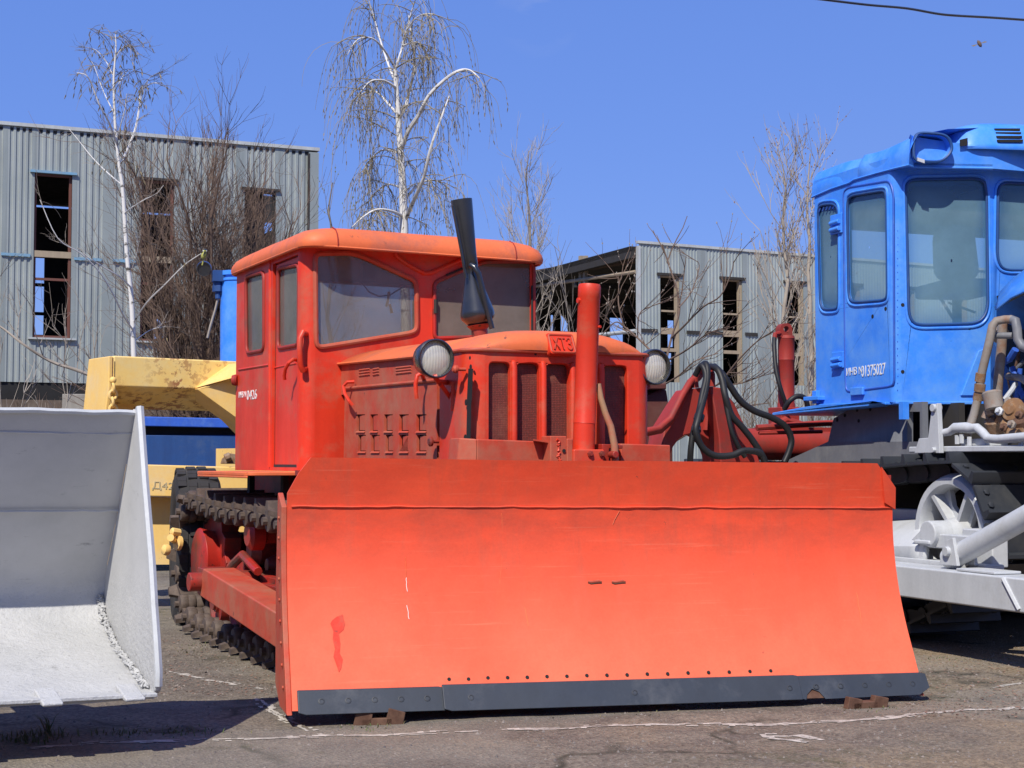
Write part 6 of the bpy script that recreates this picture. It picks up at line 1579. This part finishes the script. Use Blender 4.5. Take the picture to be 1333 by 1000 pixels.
# ---------------------------------------------------------------- trees
class Tree:
    def __init__(s, seed): s.r = random.Random(seed); s.bs = .016; s.t = MB(); s.c = MB(); s.k = MB(); s.b = MB()
    def taper(s, mb, P, r0, r1, n): 
        N = len(P); mb.tube(P, [r0 + (r1 - r0) * i / (N - 1) for i in range(N)], n, cap=False)
    def dir(s, d, amt):
        q = V((s.r.gauss(0, 1), s.r.gauss(0, 1), s.r.gauss(0, 1))) * amt; return (d + q).normalized()
    def limb(s, p, d, L, r, up=.0, wob=.10, n=7, mb=None, sides=6, r1=None):
        P = [V(p)]; d = V(d).normalized()
        for i in range(n):
            d = s.dir(d + V((0, 0, up / n)), wob); P.append(P[-1] + d * (L / n))
        s.taper(mb or s.t, P, r, r1 if r1 is not None else r * .35, sides); return P
    def strand(s, p, d, L, r, sag, catk=0):
        P = [V(p)]; d = V(d).normalized(); n = 7
        for i in range(n):
            d = s.dir((d + V((0, 0, -sag))).normalized(), .07); P.append(P[-1] + d * (L / n))
            if catk and s.r.random() < catk and i > 1:
                q = P[-1]; e = (d + V((s.r.gauss(0, .3), s.r.gauss(0, .3), -.6))).normalized(); l = s.r.uniform(.05, .10)
                s.k.tube([q, q + e * l * .3, q + e * l], [.004, .012, .004], 3, cap=False)
        s.taper(s.c, P, r, r * .45, 3); return P
    def twig(s, p, d, L, r, depth, up=.15, spread=.7, n=4, kids=(2, 4), mb=None, ratio=.62, buds=0):
        P = s.limb(p, d, L, r, up, .10, n, mb or s.c, 4 if r > .012 else 3, r * .5)
        if depth > 0:
            for k in range(s.r.randint(*kids)):
                i = s.r.randint(1, n); dd = (P[i] - P[i - 1]).normalized()
                s.twig(P[i], s.dir(dd, spread * .6), L * ratio * s.r.uniform(.7, 1.2), r * .6, depth - 1, up, spread, n, kids, mb, ratio, buds)
        elif buds:
            for i in range(1, n + 1):
                if s.r.random() < buds: s.b.ball(P[i], s.r.uniform(.5, 1) * s.bs, 4, (1, 1, 1.7))
    def done(s, name, label, cat, base, bark, twig, group=None, catm='catkin', budm='bud'):
        o = root(name, label, cat, group=group, loc=base); off = V(base)
        s.t.v = [p - off for p in s.t.v]; s.t.build('trunk', bark, o, smooth=60, weld=False, normals=False)
        cr = MB(); ix = []
        for j, mb in enumerate((s.c, s.k, s.b)): cr.add([p - off for p in mb.v], mb.f); ix += [j] * len(mb.f)
        if cr.v:
            q = cr.build('crown', twig, o, smooth=60, weld=False, normals=False)
            for mt in (catm, budm): q.data.materials.append(MATS[mt])
            q.data.polygons.foreach_set('material_index', ix)
        return o
def pth(pxs, d): return [at(u, v, d + e) for u, v, e in pxs]
def sub(P, n=4):
    out = []
    for i in range(len(P) - 1):
        p0, p1, p2, p3 = P[max(0, i - 1)], P[i], P[i + 1], P[min(len(P) - 1, i + 2)]
        for k in range(n):
            t_ = k / n; out.append(.5 * ((2 * p1) + (p2 - p0) * t_ + (2 * p0 - 5 * p1 + 4 * p2 - p3) * t_ ** 2 + (3 * p1 - p0 - 3 * p2 + p3) * t_ ** 3))
    return out + [P[-1]]
def weep(T_, P, i0, n, L, r, sag, spread, catk):
    for k in range(n):
        f = i0 + (1 - i0) * T_.r.random() ** .8; i = min(int(f * (len(P) - 1)), len(P) - 2); p = P[i].lerp(P[i + 1], T_.r.random())
        a = T_.r.uniform(0, 6.28); d = V((math.cos(a) * .7, math.sin(a) * .7, T_.r.uniform(-.3, .5)))
        T_.strand(p, d, L * T_.r.uniform(.5, 1.2), r, sag, catk)

# big weeping birch behind the cab
T1 = Tree(5); d1 = 32
main = sub(pth([(532, 620, 0), (528, 400, 0), (526, 305, 0), (524, 240, 0), (521, 190, 0), (518, 145, 0), (515, 100, 0), (514, 90, 0)], d1))
T1.taper(T1.t, main, .11, .035, 8)
limbs = [([(522, 195, 0), (532, 170, -.3), (545, 150, -.6), (558, 125, -.9), (580, 103, -1.2), (598, 92, -1.4), (612, 92, -1.5), (624, 102, -1.6)], .055),
         ([(519, 155, 0), (527, 140, .3), (533, 118, .5), (540, 85, .6), (536, 50, .6), (532, 20, .6)], .05),
         ([(514, 92, 0), (520, 75, 0), (524, 60, .1), (529, 40, .2), (536, 15, .3), (540, 2, .3)], .035),
         ([(529, 40, .2), (540, 25, 0), (553, 18, -.2), (566, 19, -.3)], .015),
         ([(528, 285, 0), (540, 258, -.6), (552, 230, -1.0), (560, 195, -1.3), (572, 160, -1.4), (585, 125, -1.3)], .05),
         ([(525, 282, 0), (510, 275, -.4), (490, 273, -.8), (472, 283, -1.1), (458, 296, -1.3)], .035),
         ([(516, 110, 0), (506, 85, .4), (496, 55, .7), (486, 20, .9), (480, 0, .9)], .03),
         ([(518, 150, 0), (505, 135, .5), (490, 120, .8), (472, 122, 1.0), (462, 140, 1.1)], .03),
         ([(521, 200, 0), (500, 195, .6), (485, 205, .9), (472, 225, 1.1)], .028), ([(516, 115, 0), (500, 105, -.5), (482, 106, -.9), (468, 122, -1.0)], .028),
         ([(515, 90, 0), (500, 65, -.3), (484, 50, -.6), (465, 52, -.8), (452, 72, -.9)], .026), ([(524, 60, 0), (540, 55, .4), (552, 62, .6), (558, 78, .7)], .022),
         ([(527, 260, 0), (545, 240, .8), (565, 235, 1.1), (585, 245, 1.3)], .03), ([(524, 245, 0), (505, 240, 1.0), (490, 250, 1.3), (478, 265, 1.5)], .028)]
LP = []
for px, r in limbs:
    P = sub(pth(px, d1)); T1.taper(T1.t, P, r, r * .28, 6); LP.append(P)
for P in LP:
    weep(T1, P, .25, 13, .95, .0056, .65, 1, .32)
    for k in range(6):
        i = T1.r.randint(len(P) // 3, len(P) - 2); dd = (P[i + 1] - P[i]).normalized()
        Q_ = T1.limb(P[i], T1.dir(dd, .6), T1.r.uniform(.4, .9), .012, -.7, .08, 6, T1.c, 4); weep(T1, Q_, .2, 5, 1.35, .006, .55, 1, .35)
for k in range(18):
    i = T1.r.randint(len(main) // 3, len(main) - 1); a = T1.r.uniform(0, 6.28)
    Q_ = T1.limb(main[i], (math.cos(a), math.sin(a), .7), T1.r.uniform(.6, 1.4), .014, -.9, .08, 7, T1.c, 4); weep(T1, Q_, .3, 7, 1.8, .007, .55, 1, .34)
T1.done('birch_tree', 'tall weeping birch with white trunk rising behind the red cab', 'tree', (main[0].x, main[0].y, 0), 'birch_bark', 'twig_olive', 'bare birches')

# slim birch in front of the left hall
T2 = Tree(9); d2 = 25
main = sub(pth([(178, 600, 0), (174, 460, 0), (171, 390, 0), (165, 330, 0), (160, 250, 0), (155, 215, 0), (150, 165, 0), (148, 110, 0), (149, 88, 0), (151, 60, 0), (150, 45, 0)], d2))
T2.taper(T2.t, main, .047, .007, 8)
limbs = [([(153, 190, 0), (142, 160, -.3), (130, 138, -.5), (120, 112, -.6), (112, 98, -.7), (100, 95, -.7)], .03), ([(156, 215, 0), (168, 190, .3), (177, 165, .4), (182, 135, .5), (184, 118, .5), (200, 108, .6), (212, 112, .6)], .035),
         ([(153, 178, 0), (158, 160, -.2), (163, 140, -.3), (165, 122, -.3)], .018), ([(162, 278, 0), (172, 270, -.4), (188, 260, -.6), (204, 252, -.8), (213, 241, -.9)], .02),
         ([(171, 375, 0), (155, 360, -.5), (135, 348, -.8), (115, 335, -1.0), (100, 322, -1.1)], .026), ([(173, 430, 0), (160, 410, -.7), (148, 385, -1.1), (130, 355, -1.4), (105, 330, -1.7), (75, 310, -2.0), (52, 260, -2.1)], .026),
         ([(174, 420, 0), (190, 395, -.6), (215, 370, -1.0), (240, 345, -1.2), (262, 330, -1.3)], .026), ([(174, 445, 0), (195, 430, .5), (215, 425, .8)], .016), ([(163, 285, 0), (175, 300, .5), (180, 320, .7), (172, 350, .9)], .015),
         ([(158, 240, 0), (140, 225, .5), (120, 205, .8), (100, 180, 1.0), (90, 168, 1.1)], .018), ([(149, 120, 0), (160, 100, .3), (170, 90, .4), (180, 96, .5)], .015), ([(148, 100, 0), (138, 80, .3), (126, 66, .4), (114, 62, .4)], .014),
         ([(150, 150, 0), (135, 120, .4), (122, 85, .5), (115, 78, .5)], .016), ([(150, 75, 0), (160, 62, 0), (170, 60, 0)], .01), ([(182, 135, .5), (192, 105, .3), (205, 95, .2)], .012)]
for px, r in limbs:
    P = sub(pth(px, d2)); T2.taper(T2.t, P, r * .62, r * .2, 5)
    hi = px[0][1] < 230
    weep(T2, P, .3, 12 if hi else 4, .45 if hi else .35, .0040, .30, 1, .26 if hi else .04)
    for k in range(4 if hi else 3):
        i = T2.r.randint(len(P) // 3, len(P) - 2); dd = (P[i + 1] - P[i]).normalized()
        T2.twig(P[i], T2.dir(dd, .5), T2.r.uniform(.16, .4), .006, 2, .1, .7, 4, (2, 3), T2.c)
for k in range(20):
    i = T2.r.randint(len(main) // 2, len(main) - 1); a = T2.r.uniform(0, 6.28)
    Q_ = T2.limb(main[i], (math.cos(a), math.sin(a), .9), T2.r.uniform(.2, .6), .007, -.5, .1, 6, T2.c, 3); weep(T2, Q_, .3, 4, .55, .0045, .25, 1, .3)
T2.done('birch_tree', 'slim white birch standing before the grey hall behind the yellow frame', 'tree', (main[0].x, main[0].y, 0), 'birch_bark', 'twig_grey', 'bare birches')

# dense brown leafless tree left of the cab
T3 = Tree(21); d3 = 30
base = at(262, 600, d3); base.z = 0
P = T3.limb(base, (0, 0, 1), 2.2, .16, 0, .03, 6, T3.t, 8, .12)
for k in range(34):
    a = T3.r.uniform(0, 6.28); lean = T3.r.uniform(.05, .48); s0 = P[T3.r.randint(2, 6)]
    Q_ = T3.limb(s0, (math.cos(a) * lean, math.sin(a) * lean, 1), T3.r.uniform(2.6, 4.9) * (1.15 - lean * .35), .06, .45, .09, 9, T3.t, 5, .012)
    for j in range(19):
        i = T3.r.randint(2, 9); dd = (Q_[i] - Q_[i - 1]).normalized()
        T3.twig(Q_[i], T3.dir(dd, .42), T3.r.uniform(.6, 1.25), .010, 2, .35, .6, 4, (3, 4), T3.c)
for k in range(30):
    a = T3.r.uniform(0, 6.28); s0 = P[T3.r.randint(0, 4)]
    T3.twig(s0, (math.cos(a), math.sin(a), .9), T3.r.uniform(1.0, 1.9), .02, 3, .3, .7, 5, (3, 4), T3.c)
T3.done('bare_tree', 'dense brown leafless tree standing between the slim birch and the red cab', 'tree', base, 'twig_brown', 'twig_brown')

def poplar(name, label, seed, d, u, vtop, spread, nb, bark, twig, vbase=600, leafy=0, grp=None, lean=0, dens=1.0):
    T_ = Tree(seed); b = at(u, vbase, d); b.z = 0; top = at(u + lean, vtop, d); Lh = top.z
    P = [b.lerp(top, i / 12) + V((T_.r.gauss(0, .04), T_.r.gauss(0, .04), 0)) for i in range(13)]
    T_.taper(T_.t, P, .012 * Lh, .012, 7)
    for k in range(nb):
        f = T_.r.uniform(.22, .95); i = int(f * 12); p = P[i].lerp(P[min(12, i + 1)], f * 12 - i); a = T_.r.uniform(0, 6.28); L_ = spread * (1.15 - f) * T_.r.uniform(.7, 1.3) + .35
        Q_ = T_.limb(p, (math.cos(a), math.sin(a), 1.5), L_ * 1.7, .022 * (1.2 - f), .8, .07, 7, T_.c, 4, .005)
        for j in range(int(7 * dens)):
            q = T_.r.randint(1, 7); T_.twig(Q_[q], T_.dir((Q_[q] - Q_[q - 1]).normalized(), .38), T_.r.uniform(.35, .8), .0075, 1, .5, .6, 4, (2, 3), T_.c, .62, leafy)
    return T_.done(name, label, 'tree', b, bark, twig, grp, budm='dry_leaf' if leafy and seed % 2 else 'bud')
poplar('poplar_tree', 'pale bare poplar with upright branches right of the black exhaust', 31, 40, 688, 196, 1.0, 34, 'twig_grey', 'twig_pale')
poplar('poplar_tree', 'bare poplar with reddish buds standing beside the blue cab', 43, 30, 1022, 214, .72, 34, 'twig_pale', 'twig_pale', leafy=.18, dens=.7)
poplar('young_poplar', 'thin bare poplar top just left of the blue roof edge', 53, 33, 1054, 200, .5, 16, 'twig_pale', 'twig_pale', leafy=.3)
poplar('sapling', 'thin young sapling with green buds between the left hall and tall birch', 62, 30, 431, 238, .7, 11, 'twig_grey', 'twig_grey', leafy=.5, dens=.5)

def shrub(name, label, seed, d, roots, mat, L, r, n, depth=3, up=.35, lean=.5, cat='shrub', buds=0, grp=None):
    T_ = Tree(seed); b0 = None
    for u, v in roots:
        b = at(u, v, d); b.z = 0; b0 = b0 or b
        for k in range(n):
            a = T_.r.uniform(0, 6.28); ln = T_.r.uniform(.05, lean)
            Q_ = T_.limb(b, (math.cos(a) * ln, math.sin(a) * ln, 1), L * T_.r.uniform(.6, 1.1), r, .2, .10, 9, T_.t, 5, r * .25)
            for j in range(9):
                i = T_.r.randint(3, 9); T_.twig(Q_[i], T_.dir((Q_[i] - Q_[i - 1]).normalized(), .5), L * T_.r.uniform(.10, .22), r * .38, depth - 2, up, .6, 4, (2, 3), T_.c, .65, buds)
    return T_.done(name, label, cat, b0, mat, mat, grp, budm='bud')
shrub('bare_shrub', 'tangled bare shrub seen between cab roof and the red lift cylinder', 71, 17, [(708, 600), (735, 600)], 'twig_grey', 2.6, .014, 10, 3, .3, .45)
# young tree with thick knobbly shoots behind the right headlamp
T5 = Tree(77); T5.bs = .0085; d5 = 15
for px, r in (([(862, 600, 0), (864, 540, 0), (866, 480, 0), (874, 440, .1), (884, 408, .2), (882, 380, .3), (869, 340, .4), (862, 318, .4)], .022), ([(874, 440, 0), (890, 425, -.2), (915, 400, -.3), (938, 385, -.4), (952, 355, -.4), (955, 340, -.4)], .014), ([(866, 480, 0), (850, 460, .2), (830, 440, .3), (812, 425, .4), (800, 420, .4), (780, 440, .5)], .016), ([(884, 400, 0), (900, 380, .2), (910, 350, .3), (908, 340, .3)], .011), ([(868, 470, 0), (895, 455, -.2), (920, 435, -.3), (950, 425, -.4)], .014), ([(866, 500, 0), (885, 488, -.2), (905, 470, -.4), (935, 460, -.5)], .013), ([(830, 440, .3), (832, 410, .3), (845, 400, .3), (870, 392, .3)], .011), ([(812, 425, .4), (805, 395, .4), (806, 365, .5), (803, 362, .5)], .012), ([(806, 380, .4), (795, 400, .5), (785, 420, .6)], .009), ([(862, 560, 0), (900, 520, -.3), (935, 500, -.5), (960, 470, -.6), (985, 445, -.7), (1005, 432, -.8)], .016), ([(870, 580, 0), (930, 545, -.4), (965, 530, -.5), (1000, 525, -.6)], .013), ([(935, 500, -.5), (960, 500, -.4), (990, 490, -.4), (1005, 480, -.4)], .011)):
    P = sub(pth(px, d5)); T5.taper(T5.t, P, r * .72, r * .3, 6)
    for k in range(7):
        i = T5.r.randint(len(P) // 4, len(P) - 2); dd = (P[i + 1] - P[i]).normalized()
        T5.twig(P[i], T5.dir(dd, .5), T5.r.uniform(.18, .5), r * .36, 1, .3, .7, 4, (1, 3), T5.c, .6, .35)
b5 = at(862, 600, d5); b5.z = 0; T5.limb(b5, (0, 0, 1), 1.1, .03, 0, .02, 5, T5.t, 6, .022)
T5.done('bare_sapling', 'sparse bare young tree with knobbly shoots behind the right headlamp', 'tree', b5, 'twig_brown', 'twig_brown', budm='twig_pale')
shrub('dry_thicket', 'dense pale brown dry thicket beside the dark red upright ram', 83, 24, [(1000, 600), (1045, 600), (1075, 600)], 'bush_brown', 2.1, .012, 15, 4, .2, .6)
shrub('low_brush', 'low brown brush along the foot of the left hall', 89, 34, [(10, 600), (60, 600), (100, 600), (170, 600), (235, 600)], 'twig_brown', 2.2, .016, 9, 3, .2, .8)
shrub('thorn_bush', 'small pale thorny bush at left frame edge above the silver bucket', 97, 16, [(-6, 600), (12, 600)], 'twig_pale', 1.9, .011, 6, 3, .2, .5)
T6 = Tree(99)
P = sub(pth([(-30, 412, 0), (0, 425, 0), (30, 448, 0), (65, 470, .2), (100, 482, .3), (125, 493, .4), (150, 515, .5), (165, 600, .6)][::-1], 22)); T6.taper(T6.t, P, .035, .012, 6)
for k in range(14): i = T6.r.randint(8, len(P) - 2); T6.twig(P[i], T6.dir(V((-.3, 0, .9)), .4), T6.r.uniform(.4, .9), .009, 2, .3, .7, 4, (2, 3), T6.c)
bb = P[0].copy(); T6.t.tube([V((bb.x, bb.y, 0)), bb], .035, 6); T6.done('leaning_sapling', 'thin pale sapling leaning left across the foot of the grey hall', 'tree', (bb.x, bb.y, 0), 'twig_pale', 'twig_grey')
# far tree belt on the horizon
m = MB(); rnd = random.Random(3)
for i in range(5200):
    x = rnd.uniform(-120, 130); y_ = rnd.uniform(150, 175); h_ = 2.5 + 3.5 * abs(noise.noise(V((x * .06, 1, 1)))) + rnd.random() * 1.5; s = rnd.uniform(.1, .5); d = V((rnd.uniform(-.6, .6), rnd.uniform(-.3, .3), 1)).normalized()
    p = V((x, y_, rnd.uniform(0, h_ * .7))); m.tube([p, p + d * s * 2, p + d * s * 4], [.06, .05, .02], 3, cap=False)
tag(m.build('far_tree_belt', 'twig_brown', smooth=0, weld=False, normals=False), 'far brown belt of bare trees along the horizon', kind='stuff')

# unseen brown quads added behind and beside the camera to block low sky
m = MB(); rnd = random.Random(8)
for i in range(9000):
    if i % 3: x, y_ = rnd.uniform(-60, 60), rnd.uniform(-34, -26)
    else: x, y_ = rnd.choice((-1, 1)) * rnd.uniform(34, 42), rnd.uniform(-30, 22)
    h_ = 6.5 + 4 * noise.noise(V((x * .12, y_ * .12, 3))); z_ = h_ * rnd.random() ** .8; s = rnd.uniform(.25, .75)
    a, b = V((rnd.gauss(0, 1), rnd.gauss(0, 1), rnd.gauss(0, 1))).normalized() * s, V((rnd.gauss(0, 1), rnd.gauss(0, 1), rnd.gauss(0, 1))).normalized() * s
    c = V((x, y_, z_ + .2)); m.add([c - a, c + b, c + a, c - b], [(0, 1, 2, 3)])
tag(m.build('sky_blocker', 'twig_brown', smooth=0, weld=False, normals=False), 'unseen brown quads added around the near side of the yard to block sky light', kind='stuff')

# ---------------------------------------------------------------- wire, bird, insect
def wirepts():
    px = [(960, -14), (1075, 0), (1130, 6.5), (1180, 11), (1220, 18), (1245, 20.5), (1290, 23), (1333, 26), (1420, 32)]; return sub([at(u, v, 14) for u, v in px], 5)
m = MB(); P = wirepts(); A_, B_ = P[0], P[-1]
m.tube([A_ + (A_ - P[1]) * 80 + V((0, 0, 1.0)), A_ + (A_ - P[1]) * 30 + V((0, 0, .2))] + P + [B_ + (B_ - P[-2]) * 30 + V((0, 0, .2)), B_ + (B_ - P[-2]) * 80 + V((0, 0, 1))], .011, 6)
tag(m.build('overhead_cable', 'black_gloss'), 'black overhead cable sagging across the sky top right', 'cable')
bd = at(265, 333, 13.6); bird = root('bird', 'small yellow green tit perched above the black work lamp', 'bird', loc=bd + V((0, 0, -.035)))
m = MB(); ax = V((.35, -.2, 1)).normalized()
m.lathe([(0, -.035), (.014, -.025), (.022, -.005), (.021, .015), (.014, .03), (.016, .038), (.015, .05), (.007, .060), (0, .062)], (0, 0, .035), ax, 14)
m.prism([V((-.008, .01, .012)), V((.004, .01, .012)), V((-.012, .02, -.045)), V((-.022, .02, -.045))], (0, .006, 0))
m.lathe([(.004, 0), (0, .012)], V((0, 0, .035)) + ax * .045 + V((.008, -.012, 0)), (.6, -.7, 0), 8)
paint('bird_feathers', (.42, .40, .10), (.30, .30, .08), .8, sc=30)
body = m.build('body', 'bird_feathers', bird)
m = MB(); m.ball(V((0, 0, .035)) + ax * .051, .0158, 10, (1, 1, .7)); m.tube([V((0, 0, .035)) + ax * .038 + V((.004, -.016, 0)), V((0, 0, .035)) + ax * .0 + V((.004, -.021, 0))], .005, 5); m.build('dark_cap', 'black_gloss', bird)
m = MB()
for s in (-1, 1): m.ball(V((0, 0, .035)) + ax * .042 + V((s * .0125, -.006, 0)), .0075, 8)
m.build('white_cheek', 'white_paint', bird)
m = MB()
for s in (-.006, .008): m.tube([(s, 0, .012), (s, 0, -.012)], .0018, 4)
m.build('feet', 'black_gloss', bird)
p = at(1275, 57, 2.5); ins = root('insect', 'small dark insect hovering in the sky at upper right', 'insect', loc=p)
m = MB(); m.lathe([(0, -.007), (.0025, -.004), (.003, .0), (.0025, .004), (0, .007)], (0, 0, 0), (-.45, .2, 1), 10); m.build('body', 'twig_brown', ins)
for s in (-1, 1): m = MB(); m.prism([V((0, 0, 0)), V((s * .009, .001, .0045 * s)), V((s * .013, .001, .003 * s)), V((s * .009, .001, .0018 * s))], (0, .0003, 0)); m.build('wing', 'twig_grey', ins)
